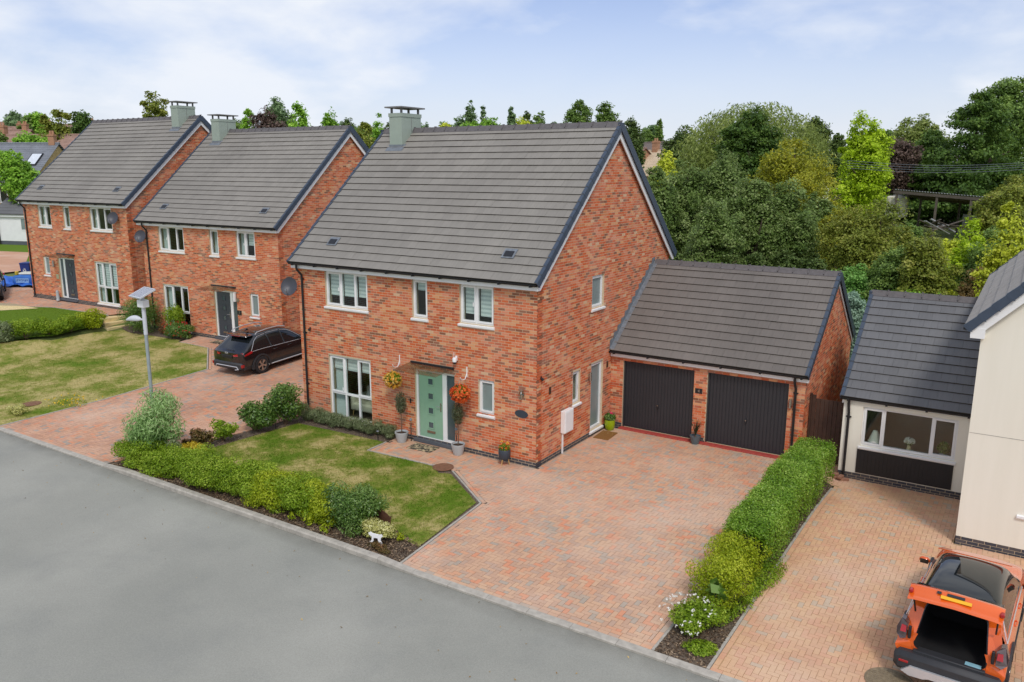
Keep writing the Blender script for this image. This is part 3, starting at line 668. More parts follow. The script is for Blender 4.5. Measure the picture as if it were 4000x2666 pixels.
# stepped lead flashing where the garage roof meets the house
q = MB(); th = math.atan(gs)
for i in range(13):
    v0, v1 = i/13, (i+1)/13; y0 = -GO+(GD/2+GO)*v0; y1 = -GO+(GD/2+GO)*v1; z0 = GE+(GR-GE)*v0; z1 = GE+(GR-GE)*v1
    q.prism([(y0, z0+.02), (y1, z1+.02), (y1, z1+.17), (y0+.03, z1+.13)], lambda p, r, s: (s, p, r), .008, .018)
q.add([(.012, -GO, GE+.05), (.16, -GO, GE+.05), (.16, GD/2, GR+.05), (.012, GD/2, GR+.05)], [(0, 1, 2, 3)]); q.build('flashing', M_LEAD, garage)
# ------------------------------------------------------------------ ground, road, drives, lawns
def sheet(name, poly, dz, mat, step=1., parent=None, kind='structure', zfn=None):
    bm = bmesh.new(); bm.faces.new([bm.verts.new((x, y, 0)) for x, y in poly])
    xs = [p[0] for p in poly]; ys = [p[1] for p in poly]
    for ax, a, b in ((0, min(xs), max(xs)), (1, min(ys), max(ys))):
        n = int((b-a)/step)
        for i in range(1, n+1):
            c = [0, 0, 0]; c[ax] = a+i*step; nn = [0, 0, 0]; nn[ax] = 1
            bmesh.ops.bisect_plane(bm, geom=bm.verts[:]+bm.edges[:]+bm.faces[:], plane_co=c, plane_no=nn)
    for v in bm.verts: v.co.z = (Hf(v.co.x, v.co.y) if zfn is None else zfn(v.co.x, v.co.y))+dz
    bmesh.ops.recalc_face_normals(bm, faces=bm.faces[:])
    if bm.faces and sum(f.normal.z for f in bm.faces) < 0: bmesh.ops.reverse_faces(bm, faces=bm.faces[:])
    m = bpy.data.meshes.new(name); bm.to_mesh(m); bm.free(); m.materials.append(mat)
    o = link(bpy.data.objects.new(name, m), parent)
    if kind: o['kind'] = kind
    return o
# far ground
k = Mat('rough_grassland'); p = k.pos(); f = k.noise(p, .06, 6, .6); g = k.noise(p, 1.5, 5)
M_FIELD = k.set(k.mix(.4, k.ramp(f, [(.3, lin(74, 92, 42)), (.5, lin(104, 116, 58)), (.7, lin(140, 134, 84))]), k.ramp(g, [(.3, (.2, .2, .2, 1)), (.7, (.8, .8, .8, 1))]), 'OVERLAY'), .95)
k = Mat('asphalt'); p = k.pos(); f = k.noise(p, 180, 3, .7); g = k.noise(p, .22, 4, .55); h = k.noise(p, .55, 5, .6)
c = k.mix(.5, k.ramp(g, [(.35, lin(146, 146, 137)), (.65, lin(163, 162, 152))]), k.ramp(f, [(.3, (.33, .33, .33, 1)), (.7, (.68, .68, .68, 1))]), 'OVERLAY')
c = k.mix(k.ramp(h, [(.5, (0, 0, 0, 1)), (.75, (.35, .35, .35, 1))]), c, lin(126, 128, 124)); e = k.noise(p, 38, 4, .75); c = k.mix(.3, c, k.ramp(e, [(.3, (.3, .3, .3, 1)), (.7, (.7, .7, .69, 1))]), 'OVERLAY'); sy = k.n('ShaderNodeSeparateXYZ'); k.l(p, sy.inputs[0]); gd = k.math('MULTIPLY', k.math('SUBTRACT', 1., k.math('MINIMUM', k.math('MULTIPLY', k.math('ABSOLUTE', k.math('ADD', sy.outputs[1], 6.35)), 2.2), 1.)), k.noise(p, 3., 4)); c = k.mix(k.math('MULTIPLY', gd, .8), c, lin(92, 88, 78)); k.bump(f, .35, .004); M_ROAD = k.set(c, .85, 0, .3)
k = Mat('soil_mulch'); p = k.pos(); f = k.noise(p, 26, 6, .7); g = k.noise(p, 2, 3); k.bump(f, .8, .03)
M_SOIL = k.set(k.ramp(f, [(.3, lin(58, 48, 40)), (.5, lin(96, 82, 68)), (.66, lin(140, 124, 104)), (.8, lin(176, 160, 136))]), .95)
def lawncolor(k):
    p = k.pos(); a = k.noise(p, .75, 5, .62); b = k.noise(p, 5., 5, .65); d = k.noise(p, 28, 3, .7)
    s = k.math('ADD', k.math('MULTIPLY', a, .72), k.math('MULTIPLY', b, .28))
    return s, d
def lawnmat(name, lo, hi):
    k = Mat(name); s, d = lawncolor(k); c = k.ramp(s, [(lo, lin(92, 118, 30)), ((lo+hi)/2, lin(130, 134, 62)), (hi, lin(178, 164, 110))])
    c = k.mix(.45, c, k.ramp(d, [(.3, (.26, .28, .26, 1)), (.7, (.8, .8, .78, 1))]), 'OVERLAY'); k.bump(d, .6, .02); return k.set(c, .95, 0, .15)
M_LAWN = lawnmat('lawn_patchy', .43, .60); M_LAWN2 = lawnmat('lawn_dry', .36, .58); M_LAWN3 = lawnmat('lawn_green', .60, .82)
M_SAND = plain('jointing_sand', lin(104, 90, 76), .95, var=.3, scale=20)
PAVE = [(0, lin(200, 162, 134)), (.22, lin(192, 156, 131)), (.42, lin(204, 166, 136)), (.58, lin(208, 158, 126)), (.70, lin(188, 158, 137)), (.82, lin(212, 148, 116)), (.90, lin(174, 160, 144)), (.96, lin(184, 164, 144))]
def dusty(k, c, p):
    f = k.noise(p, .33, 4, .6); g = k.noise(p, 1.1, 4)
    c = k.mix(k.ramp(f, [(.46, (0, 0, 0, 1)), (.68, (.5, .5, .5, 1))]), c, lin(218, 190, 168))
    return k.mix(.25, c, k.ramp(g, [(.3, (.38, .37, .36, 1)), (.6, (.62, .62, .62, 1))]), 'OVERLAY')
M_PAVE = palette('paver', PAVE, 70, .18, .9, .15, .2, dusty)
PAVE2 = [(0, lin(210, 168, 130)), (.3, lin(204, 160, 126)), (.5, lin(210, 166, 130)), (.66, lin(208, 158, 126)), (.84, lin(188, 168, 144)), (.92, lin(204, 160, 128))]
M_PAVE2 = palette('paver_buff', PAVE2, 70, .18, .9, .15, .2, dusty)
PAVE3 = [(0, lin(194, 150, 123)), (.3, lin(186, 144, 119)), (.5, lin(200, 154, 125)), (.70, lin(206, 142, 110)), (.82, lin(158, 146, 134)), (.92, lin(186, 144, 122))]
M_PAVE3 = palette('paver_red', PAVE3, 70, .18, .9, .15, .2, dusty)
M_KERB = plain('concrete_kerb', lin(176, 170, 158), .9, var=.22, scale=7)

def axis(a, b, n, p=1.): t = np.linspace(-1, 1, n); return (a+b)/2+np.sign(t)*np.abs(t)**p*(b-a)/2
gx = np.unique(np.concatenate([np.linspace(-45, 40, 86), axis(-1500, 1500, 80, 2.4)])); gy = np.unique(np.concatenate([np.linspace(-7, 40, 60), np.array([-6.3]), axis(-1500, 1500, 80, 2.4)]))
X, Y = np.meshgrid(gx, gy); Z = H(X, Y)-np.where(Y < -6.2, .3, .1); Z = Z+np.where(np.hypot(X, Y) > 400, 0, 0)
nx, ny = len(gx), len(gy); idx = (np.arange(ny-1)[:, None]*nx+np.arange(nx-1)[None]).ravel()
o = obj_np('ground', np.stack([X, Y, Z], -1).reshape(-1, 3), np.stack([idx, idx+1, idx+nx+1, idx+nx], 1), M_FIELD, smooth=True); o['kind'] = 'structure'
sheet('road', [(-60, -40), (40, -40), (40, -6.34), (-60, -6.34)], 0, M_ROAD, 8, zfn=lambda x, y: -.06)

def inside(poly, x, y):
    c = False; n = len(poly)
    for i in range(n):
        (x0, y0), (x1, y1) = poly[i], poly[(i+1) % n]
        if (y0 > y) != (y1 > y) and x < (x1-x0)*(y-y0)/(y1-y0)+x0: c = not c
    return c
def ccw(poly): return poly if sum((b[0]-a[0])*(b[1]+a[1]) for a, b in zip(poly, poly[1:]+poly[:1])) < 0 else poly[::-1]
def clip_half(P, a, n, d):
    out = []
    for i in range(len(P)):
        p, q = P[i], P[(i+1) % len(P)]; dp = (p[0]-a[0])*n[0]+(p[1]-a[1])*n[1]-d; dq = (q[0]-a[0])*n[0]+(q[1]-a[1])*n[1]-d
        if dp >= 0: out.append(p)
        if dp*dq < 0: t = dp/(dp-dq); out.append((p[0]+(q[0]-p[0])*t, p[1]+(q[1]-p[1])*t))
    return out
def paving(name, poly, border, mat, rot=0., nmax=300, cell=.1, sand=None):
    """block paving in herringbone with a border course along the chosen edges"""
    poly = ccw(poly); base = sheet(name, poly, -.010, sand or M_SAND, 1.); n = len(poly); eds = []
    for i in range(n):
        a, b = poly[i], poly[(i+1) % n]; L = math.dist(a, b); nn = (-(b[1]-a[1])/L, (b[0]-a[0])/L); eds.append((a, b, L, nn, .206 if border(i, a, b) == 2 else .106 if border(i, a, b) else .004))
    polys = []
    for a, b, L, nn, w in eds:
        if w > .05:
            d = ((b[0]-a[0])/L, (b[1]-a[1])/L); rows = 2 if w > .15 else 1
            for r in range(rows):
                m = int(L/.2); l = L/m
                for i in range(m):
                    s0, s1 = i*l+.003, (i+1)*l-.003; t0, t1 = r*.1+.006, r*.1+.097
                    polys.append(([(a[0]+d[0]*s+nn[0]*t, a[1]+d[1]*s+nn[1]*t) for s, t in ((s0, t0), (s1, t0), (s1, t1), (s0, t1))], False, 0))
    xs = [p[0] for p in poly]; ys = [p[1] for p in poly]; cr, sr = math.cos(rot), math.sin(rot); cx0, cy0 = (min(xs)+max(xs))/2, (min(ys)+max(ys))/2
    R = math.hypot(max(xs)-min(xs), max(ys)-min(ys))/2 if rot else None
    ni = int(((R if rot else (max(xs)-min(xs))/2))/cell)+3; nj = int(((R if rot else (max(ys)-min(ys))/2))/cell)+3; g = .0035
    for i in range(-ni, ni):
        for j in range(-nj, nj):
            t = (i-j) % 4
            if t == 0: w, h, o = 2, 1, 0
            elif t == 3: w, h, o = 1, 2, 1
            else: continue
            x0, y0 = i*cell, j*cell; P = [(x0+g, y0+g), (x0+w*cell-g, y0+g), (x0+w*cell-g, y0+h*cell-g), (x0+g, y0+h*cell-g)]
            P = [(cx0+x*cr-y*sr, cy0+x*sr+y*cr) for x, y in P]; c = (sum(p[0] for p in P)/4, sum(p[1] for p in P)/4)
            near = []; 
            ins = inside(poly, *c); cut = False
            for a, b, L, nn, wd in eds:
                s = max(0, min(L, ((c[0]-a[0])*(b[0]-a[0])+(c[1]-a[1])*(b[1]-a[1]))/L)); q = (a[0]+(b[0]-a[0])*s/L, a[1]+(b[1]-a[1])*s/L)
                if math.dist(c, q) < .13+wd and any((v[0]-a[0])*nn[0]+(v[1]-a[1])*nn[1] < wd and -.001 <= ((v[0]-a[0])*(b[0]-a[0])+(v[1]-a[1])*(b[1]-a[1]))/L <= L+.001 for v in P): near.append((a, nn, wd))
            if not ins and not near: continue
            if not ins and all(math.dist(c, (0, 0)) < 0 for _ in near): continue
            Q = P
            for a, nn, wd in near:
                Q2 = clip_half(Q, a, nn, wd)
                if len(Q2) != len(Q) or Q2 != Q: cut = True
                Q = Q2
                if len(Q) < 3: break
            if len(Q) < 3: continue
            ar = abs(sum(Q[u][0]*Q[(u+1) % len(Q)][1]-Q[(u+1) % len(Q)][0]*Q[u][1] for u in range(len(Q))))/2
            if ar < .0012 or (not ins and cut and ar > .018): continue
            if not ins and not cut: continue
            polys.append((Q, not cut, o))
    C = np.array([[sum(p[0] for p in P)/len(P), sum(p[1] for p in P)/len(P), 0] for P, f, o in polys]); C[:, 2] = H(C[:, 0], C[:, 1])
    rn = RNG.random(len(polys)); dz = RNG.normal(0, .0016, len(polys))
    # drift of colour: batches of similar blocks
    bt = (np.sin(C[:, 0]*2.1+C[:, 1]*1.3)+np.sin(C[:, 0]*.7-C[:, 1]*1.9))*.06; rn = np.clip(rn+bt*(rn > .2), 0, .999)
    sc = seen_score(C, np.tile((0, 0, 1.), (len(C), 1)), np.full(len(C), .02)); sc = np.where([f for P, f, o in polys], sc, -1)
    pick = np.argsort(-sc)[:nmax]; pick = pick[sc[pick] > 1e-9]; ps = set(pick.tolist()); cache = {}
    for i in pick:
        ky = (polys[i][2], int(rn[i]*20))
        if ky not in cache:
            w, h = (.2-2*g, .1-2*g) if not ky[0] else (.1-2*g, .2-2*g); V, F = boxes_np([(-w/2, -h/2, -.03)], [(w/2, h/2, 0)]); mm = mesh_np('paver', V, F, np.full(6, (ky[1]+.5)/20)); mm.materials.append(mat); cache[ky] = mm
        o = bpy.data.objects.new('paver', cache[ky]); sl_ = (Hf(C[i, 0], C[i, 1]+.05)-Hf(C[i, 0], C[i, 1]-.05))/.1; sx = (Hf(C[i, 0]+.05, C[i, 1])-Hf(C[i, 0]-.05, C[i, 1]))/.1
        o.location = (C[i, 0], C[i, 1], C[i, 2]+dz[i]); o.rotation_euler = (math.atan(sl_), -math.atan(sx), rot); link(o, base)
    V = []; F = []; rr = []; k = 0
    for i, (P, f, o) in enumerate(polys):
        if i in ps: continue
        m = len(P); z = H([p[0] for p in P], [p[1] for p in P])+dz[i]
        V += [(p[0], p[1], zz) for p, zz in zip(P, z)]+[(p[0], p[1], zz-.03) for p, zz in zip(P, z)]
        F.append(tuple(range(k, k+m))); F += [(k+u, k+m+u, k+m+(u+1) % m, k+(u+1) % m) for u in range(m)]; rr += [rn[i]]*(m+1); k += 2*m
    me = bpy.data.meshes.new('block_paving'); me.from_pydata(V, [], F); me.materials.append(mat); a = me.attributes.new('rnd', 'FLOAT', 'FACE'); a.data.foreach_set('value', np.array(rr, dtype=np.float32))
    o = link(bpy.data.objects.new('block_paving', me), base); o['kind'] = 'stuff'
    return base
kerbline = lambda a, b: abs(a[1]+6.21) < .05 and abs(b[1]+6.21) < .05
D1 = [(.49, -6.21), (6.05, -6.21), (6.05, 2.9), (5.97, 4.36), (.02, 4.36), (.02, -.02), (-4.88, -.02), (-4.84, -.62), (-4.8, -1.42), (-2.8, -1.35), (-1.75, -1.38), (.12, -2.74)]
paving('main_driveway', D1, lambda i, a, b: 2 if kerbline(a, b) else (1 if (a[0] < .5 and a[1] < -.5 and b[1] < -.5) or (a[0] > 6 and b[0] > 6) else 0), M_PAVE)
D2 = [(-16.1, -6.21), (-10.15, -6.21), (-9.45, -4.2), (-9.05, -1.2), (-9.03, 9.3), (-15.35, 9.0), (-15.33, 4.82), (-20.9, 4.64), (-20.7, 3.55), (-18.6, 3.5), (-15.72, 1.3), (-15.72, -3)]
paving('left_driveway', D2, lambda i, a, b: 2 if kerbline(a, b) else (1 if a[0] < -15.5 and b[0] < -15.5 and a[1] < 3.6 else 0), M_PAVE3)
D3 = [(7.08, -6.21), (15, -6.21), (15, 1.18), (10.03, 1.18), (10.03, 4.44), (6.95, 4.44), (6.9, 6.2), (5.98, 6.2), (6.02, 4.3), (7.06, 3.6)]
paving('right_driveway', D3, lambda i, a, b: 1 if (a[0] < 7.2 and b[0] < 7.2 and a[1] < 4 and b[1] < 4) or kerbline(a, b) else 0, M_PAVE2, sand=plain('pale_jointing_sand', lin(178, 150, 112), .95, var=.2, scale=14))
D4 = [(-25.6, 4.46), (-34.4, 4.25), (-36, 5.5), (-46, 7.2), (-46, 3.6), (-39, 1.5), (-33.6, 2.6), (-30.6, 3.4), (-26.2, 3.62)]
paving('upper_path', D4, lambda i, a, b: 0, M_PAVE3, nmax=0)

# kerb stones along the road
kerb = empty('kerb', (0, -6.28, 0)); kerb['kind'] = 'structure'
def kstone(h0, h1):
    q = MB(); L = .908
    def sec(h): return [(-.075, -.3), (-.075, h-.03), (-.05, h), (.075, h), (.075, -.3)] if h > 0 else [(-.075, -.3), (-.075, h-.012), (-.05, h), (.075, h+.012), (.075, -.3)]
    V = [(0, p, z) for p, z in sec(h0)]+[(L, p, z) for p, z in sec(h1)]
    q.add(V, [(4, 3, 2, 1, 0), (5, 6, 7, 8, 9)]+[(i, (i+1) % 5, 5+(i+1) % 5, 5+i) for i in range(5)]); return q.mesh('kerb_stone', M_KERB)
KF, KD = .055, -.012; km = {(a, b): kstone(a, b) for a in (KF, KD) for b in (KF, KD)}
def khigh(x): return x < -17.3 or -10.0 < x < .15
for i in range(-32, 18):
    x0 = i*.915-.03; a, b = KF if khigh(x0) else KD, KF if khigh(x0+.915) else KD
    o = bpy.data.objects.new('kerb_stone', km[(a, b)]); o.location = (x0, 0, 0); link(o, kerb)
# pin kerbs edging the drives and beds
def edging(name, pts, hgt=.012, seg=.915, w=.05):
    r = empty(name, (pts[0][0], pts[0][1], 0)); r['kind'] = 'structure'
    for a, b in zip(pts, pts[1:]):
        L = math.dist(a, b); n = max(1, round(L/seg)); ang = math.atan2(b[1]-a[1], b[0]-a[0])
        for i in range(n):
            p = [a[0]+(b[0]-a[0])*i/n, a[1]+(b[1]-a[1])*i/n]; q_ = [a[0]+(b[0]-a[0])*(i+1)/n, a[1]+(b[1]-a[1])*(i+1)/n]; l = L/n
            q = MB(); q.bar((p[0]-r.location.x, p[1]-r.location.y, Hf(*p)+hgt-.08), (q_[0]-r.location.x-(q_[0]-p[0])/l*.006, q_[1]-r.location.y-(q_[1]-p[1])/l*.006, Hf(*q_)+hgt-.08), w, .16); q.build('edging_stone', M_KERB, r)
edging('lawn_edging', [(-4.87, -.62), (-4.84, -1.46), (-2.82, -1.39), (-2.5, -1.385)]); edging('lawn_edging', [(-1.78, -1.42), (.09, -2.76), (.46, -6.2)])
edging('drive_edging', [(-16.14, -6.2), (-15.76, -3), (-15.76, 1.28), (-18.62, 3.46), (-20.7, 3.51)]); edging('bed_edging', [(6.08, -6.2), (6.08, 3.2)]); edging('bed_edging', [(7.05, -6.2), (7.04, 3.4)]); edging('path_edging', [(-26.2, 3.58), (-30.6, 3.36), (-33.6, 2.56)])
# beds and lawns
BED = [(-10.12, -6.21), (.44, -6.21), (.06, -2.78), (-1.8, -1.44), (-2.5, -1.41), (-4.86, -1.48), (-4.89, -.6), (-4.89, -.01), (-9.0, -.01), (-9.02, -1.2), (-9.42, -4.2)]
sheet('flower_bed', BED, -.012, M_SOIL, .5); sheet('hedge_bed', [(6.1, -6.21), (7.02, -6.21), (7.02, 3.6), (6.1, 4.3)], .0, M_SOIL, .5)
L1 = [(-8.45, -.8), (-4.92, -.66), (-4.87, -1.5), (-2.5, -1.43), (-2.0, -1.75), (-1.7, -1.62), (-.02, -2.8), (.3, -5.4), (-.3, -5.3), (-1.2, -4.95), (-4, -4.75), (-8.85, -4.6)]
L2 = [(-16.2, -6.2), (-15.8, -3), (-15.8, 1.26), (-18.6, 3.42), (-20.75, 3.5), (-20.9, 3.75), (-23, 3.6), (-24.7, 3.4), (-25.0, 2.2), (-25.2, .3), (-26.4, -1.2), (-29, -6.2)]
L3 = [(-26.2, 3.5), (-30.6, 3.3), (-33.6, 2.5), (-38, .6), (-38, -6), (-29, -6), (-26.6, -1.1), (-25.5, .5), (-25.4, 2.8)]
sheet('lawn', L1, .006, M_LAWN, .4); sheet('left_lawn', L2, .006, M_LAWN2, .5); sheet('upper_lawn', L3, .012, M_LAWN3, .6)
sheet('far_lawn', [(-50, 9), (-58, 13.4), (-72, 20.2), (-60, 22), (-48, 14)], .012, M_LAWN3, 1.5); sheet('left_bed', [(-20.9, 3.76), (-23, 3.62), (-24.9, 3.4), (-24.9, 4.85), (-20.9, 4.85)], .004, M_SOIL, .5)
M_STONE = plain('sandstone', lin(224, 204, 150), .9, var=.12, scale=4); M_GRAVEL = plain('gravel', lin(176, 162, 130), .95, var=.5, scale=30)
sheet('far_paving', [(-46, 6.5), (-57, 13.2), (-63, 14.5), (-58, 16), (-46, 9.5)], .016, M_PAVE3, 1.5)
sheet('far_road', [(-46, 7.2), (-75, 9), (-75, 12), (-57, 11.5), (-46, 8.4)], .012, M_ROAD, 2); sheet('gravel_strip', [(-39, 1.2), (-33, 2.4), (-32.4, 2.9), (-33.6, 2.95), (-39, 1.9)], .02, M_GRAVEL, .5)
sheet('stone_path', [(-40, -.2), (-33.4, 1.5), (-31.2, 2.9), (-32.4, 2.85), (-39, 1.1)], .026, M_STONE, .5)
# grass blades: one uncountable mass per lawn
def blades(name, polys, dens, mat, label):
    P = []
    for poly, dn in polys:
        xs = [p[0] for p in poly]; ys = [p[1] for p in poly]; A = (max(xs)-min(xs))*(max(ys)-min(ys)); n = int(A*dn)
        x = RNG.uniform(min(xs), max(xs), n); y = RNG.uniform(min(ys), max(ys), n)
        c = np.zeros(n, bool); m = len(poly)
        for i in range(m):
            (x0, y0), (x1, y1) = poly[i], poly[(i+1) % m]
            if y0 == y1: continue
            c ^= ((y0 > y) != (y1 > y)) & (x < (x1-x0)*(y-y0)/(y1-y0)+x0)
        P.append(np.stack([x[c], y[c]], 1))
    P = np.concatenate(P); n = len(P); z = H(P[:, 0], P[:, 1]); a = RNG.uniform(0, 6.28, n); h = RNG.uniform(.02, .05, n); w = RNG.uniform(.006, .014, n); ln = RNG.normal(0, .02, (n, 2))
    b = np.stack([P[:, 0], P[:, 1], z], 1); dx = np.stack([np.cos(a)*w, np.sin(a)*w, 0*a], 1)
    V = np.stack([b-dx, b+dx, b+np.stack([ln[:, 0], ln[:, 1], h], 1)], 1).reshape(-1, 3); F = np.arange(3*n).reshape(-1, 3)
    o = obj_np(name, V, F, mat, None, RNG.random(n)); tag(o, label, 'grass', kind='stuff'); return o
blades('grass', [(L1, 900)], 0, M_LAWN, 'short patchy mown grass in front of the main house')
blades('grass', [(L2, 420)], 0, M_LAWN2, 'dry straw coloured mown grass beside the left driveway')
blades('grass', [(L3, 260)], 0, M_LAWN3, 'green grass of the upper lawn behind the low hedge')
# ------------------------------------------------------------------ cream annexe and cream house on the right
def onY(px, py, Y): d = ray(px, py); return CAM+d*(Y-CAM[1])/d[1]
def onX(px, py, X): d = ray(px, py); return CAM+d*(X-CAM[0])/d[0]
ann = empty('annexe', (0, 4.45, 0)); tag(ann, 'cream rendered single storey annexe with a wide three light window', 'annexe'); TA = Matrix.Translation((0, 4.45, 0))
wop = (7.46, 9.70, .80, 1.88)
m = MB(); wall_shell(m, 6.97, 10.03, .0, 1.98, [wop], lambda s, d, z: (s, d, z)); m.box(6.97, 7.2, .28, 6.4, .0, 1.98); m.box(7.2, 10.03, 6.15, 6.4, 0, 1.98)
m.prism([(0, 1.98), (6.4, 1.98), (3.2, 4.2)], lambda p, q, s: (s, p, q), 6.97, 7.2); m.build('wall', M_CREAM, ann)
m = MB(); m.box(6.98, 10.02, .012, .3, -.45, .0); pw = m.build('plinth', M_MORTAR, ann)
lo = []; hi = []; fu = []
for sa, sb, za, zb, f in brick_rows(lambda q: (6.97, 10.03), -.45, .0, [], ref=7.0): lo.append((sa, .004, za)); hi.append((sb, .05, zb)); fu.append(f)
pieces('plinth_brick', 'plinth_brickwork', lo, hi, fu, RNG.random(len(lo)), M_BLUE, [(0, -1, 0)]*len(lo), TA, pw, ann, 200, 6)
roof(ann, TA, 6.9, 10.06, -.08, 2.1, 3.25, 4.48, 6.6, 13, M_TILE_D, .345, (True, False))
eaves(ann, 6.93, 10.05, -.08, 2.1, 1.98, fh=.17); barge(ann, 6.94, -.08, 2.1, 3.25, 4.48, 6.6, w=.1)
wn = window(ann, 'front', wop, (.235, .745), (), handles=False)
q = MB(); n = 24; 
q = MB(); q.box(7.41, 9.70, -.025, -.004, .03, .69); bp = q.build('boarded_panel', M_BLACKB, ann); bm_ = MB(); bm_.box(-.044, .044, -.034, -.026, .04, .68); bms = bm_.mesh('board', M_BLACKB)
for i in range(n): o = bpy.data.objects.new('board', bms); o.location = (7.41+(i+.5)*2.29/n, 0, 0); link(o, bp)
downpipe(ann, 7.1, 2.1, -.065, -.1)
q = MB(); q.box(7.2, 10.0, .3, 6.1, -.1, -.05).box(7.2, 10.0, 2.6, 2.7, -.05, 1.98); q.build('interior', M_INT, ann)
q = MB(); q.box(7.3, 9.9, .14, .32, .72, .78); q.build('window_board', M_WHITE, ann)
wh = empty('cream_house', (0, 0, 0), -math.pi/2); tag(wh, 'tall cream rendered house at the edge with its gable towards the road', 'house'); TW = Matrix.Rotation(-math.pi/2, 4, 'Z')
# local: x = -world y, y = world x
pit = math.tan(math.radians(46)); rr_ = 14.3; zr_ = 4.85+(rr_-9.77)*pit
m = MB(); m.box(-10.7, -1.2, 10.05, 18.6, .18, 4.72); m.prism([(10.05, 4.72), (18.6, 4.72), (18.6, 4.9), (rr_, zr_-.16), (10.05, 4.9)], lambda p, q, s: (s, p, q), -1.5, -1.2); m.build('wall', M_CREAM, wh)
q = MB(); q.box(-1.199, -1.1965, 10.06, 18.6, 2.55, 2.562); q.build('render_joint', M_KERB, wh)
m = MB(); m.box(-10.6, -1.21, 10.06, 18.5, -.4, .18); pw = m.build('plinth', M_MORTAR, wh); lo = []; hi = []; fu = []
for sa, sb, za, zb, f in brick_rows(lambda q: (10.05, 18.5), -.42, .18, [], ref=10.05): lo.append((-1.25, sa, za)); hi.append((-1.204, sb, zb)); fu.append(f)
pieces('plinth_brick', 'plinth_brickwork', lo, hi, fu, RNG.random(len(lo)), M_BLUE, [(1, 0, 0)]*len(lo), TW, pw, wh, 60, 6)
roof(wh, TW, -10.85, -1.02, 9.77, 4.85, rr_, zr_, 2*rr_-9.77, 20, M_TILE_P, .33)
eaves(wh, -10.8, -1.1, 9.77, 4.85, 4.7, wy=10.05); barge(wh, -1.06, 9.77, 4.85, rr_, zr_, 2*rr_-9.77, w=.16)
q = MB(); q.box(-1.3, -1.04, 9.86, 10.12, 4.62, 4.84); q.build('box_end', M_WHITE, wh)
window(wh, 'right', (11.15, 12.4, .95, 2.15), (.5,), (), blind=.5, off=-1.2)
# timber gate between garage and annexe
gt = empty('timber_gate', (6.0, 5.15, 0)); tag(gt, 'dark brown timber gate between garage and annexe', 'gate'); M_GATE = plain('stained_timber', lin(74, 52, 40), .7, var=.25, scale=8)
for i in range(8):
    q = MB(); x0 = i*.115; tp = 1.72+.1*(1-min(1, min(i, 1)/1.)); q.bbox(x0+.003, x0+.112, 0, .022, -.1, tp, .004); q.build('board', M_GATE, gt)
for z in (.25, .95, 1.6): q = MB(); q.box(.0, .92, .023, .06, z, z+.1); q.build('rail', M_GATE, gt)
for x in (-.05, .92): q = MB(); q.box(x, x+.05, -.02, .07, -.15, 1.85 if x < 0 else 1.7); q.build('post', M_GATE, gt)

# ------------------------------------------------------------------ small things on and around the main house
def thing(name, label, cat, loc, rz=0., group=None): return tag(empty(name, loc, rz), label, cat, group)
def text(name, body, size, parent, loc, rot, mat, ext=.002):
    c = bpy.data.curves.new(name, 'FONT'); c.body = body; c.size = size; c.extrude = ext; c.align_x = 'CENTER'; c.align_y = 'CENTER'; c.materials.append(mat)
    tmp = bpy.data.objects.new('tmp', c); COL.objects.link(tmp); me = bpy.data.meshes.new_from_object(tmp.evaluated_get(bpy.context.evaluated_depsgraph_get())); bpy.data.objects.remove(tmp); bpy.data.curves.remove(c)
    if not me.materials: me.materials.append(mat)
    o = bpy.data.objects.new(name, me); link(o, parent); o.location = loc; o.rotation_euler = rot; return o
UP = (math.pi/2, 0, 0)
def leaves(P, Nn, size, aspect=.5, rnd=None, droop=0., jitter=.5, fold=True):
    """one diamond leaf per point, roughly facing Nn"""
    P = np.asarray(P, float); n = len(P); size = np.broadcast_to(np.asarray(size, float), (n,))
    Nn = np.asarray(Nn, float)+RNG.normal(0, jitter, (n, 3)); Nn /= np.linalg.norm(Nn, axis=1, keepdims=True)+1e-9
    t = RNG.normal(0, 1, (n, 3)); t[:, 2] -= droop; t -= (t*Nn).sum(1, keepdims=True)*Nn; t /= np.linalg.norm(t, axis=1, keepdims=True)+1e-9; b = np.cross(Nn, t)
    s = size[:, None]; V = np.stack([P-t*s*.5, P+b*s*aspect*.5-t*s*.05, P+t*s*.5, P-b*s*aspect*.5-t*s*.05], 1).reshape(-1, 3)
    return V, np.arange(4*n).reshape(-1, 4), (RNG.random(n) if rnd is None else rnd)
def ball(n, c, r, shell=.35):
    d = RNG.normal(0, 1, (n, 3)); d /= np.linalg.norm(d, axis=1, keepdims=True); k = (1-shell*RNG.random(n)**1.5)
    return np.asarray(c)+d*k[:, None]*np.asarray(r), d
M_LEAF_H = leafmat('leaf_hedge', lin(74, 102, 12), lin(126, 158, 24), lin(178, 198, 70), .35)
M_LEAF_D = leafmat('leaf_dark_glossy', lin(46, 74, 22), lin(86, 122, 40), lin(144, 172, 92), .28, .4, .5)
M_LEAF_L = leafmat('leaf_lime', lin(104, 128, 8), lin(158, 176, 20), lin(196, 204, 62), .35)
M_LEAF_G = leafmat('leaf_grey_green', lin(78, 92, 58), lin(118, 132, 88), lin(158, 168, 126))
M_LEAF_O = leafmat('leaf_olive_tree', lin(58, 66, 44), lin(88, 98, 66), lin(128, 134, 100))
M_LEAF_V = leafmat('leaf_variegated', lin(120, 130, 52), lin(196, 194, 110), lin(232, 228, 170))
M_LEAF_Y = leafmat('leaf_golden', lin(150, 130, 20), lin(196, 172, 30), lin(220, 200, 70))
M_LEAF_R = leafmat('leaf_reddish', lin(64, 58, 28), lin(106, 96, 46), lin(150, 108, 72))
M_LEAF_B = leafmat('leaf_buddleia', lin(84, 122, 52), lin(140, 176, 102), lin(190, 214, 150), .35)
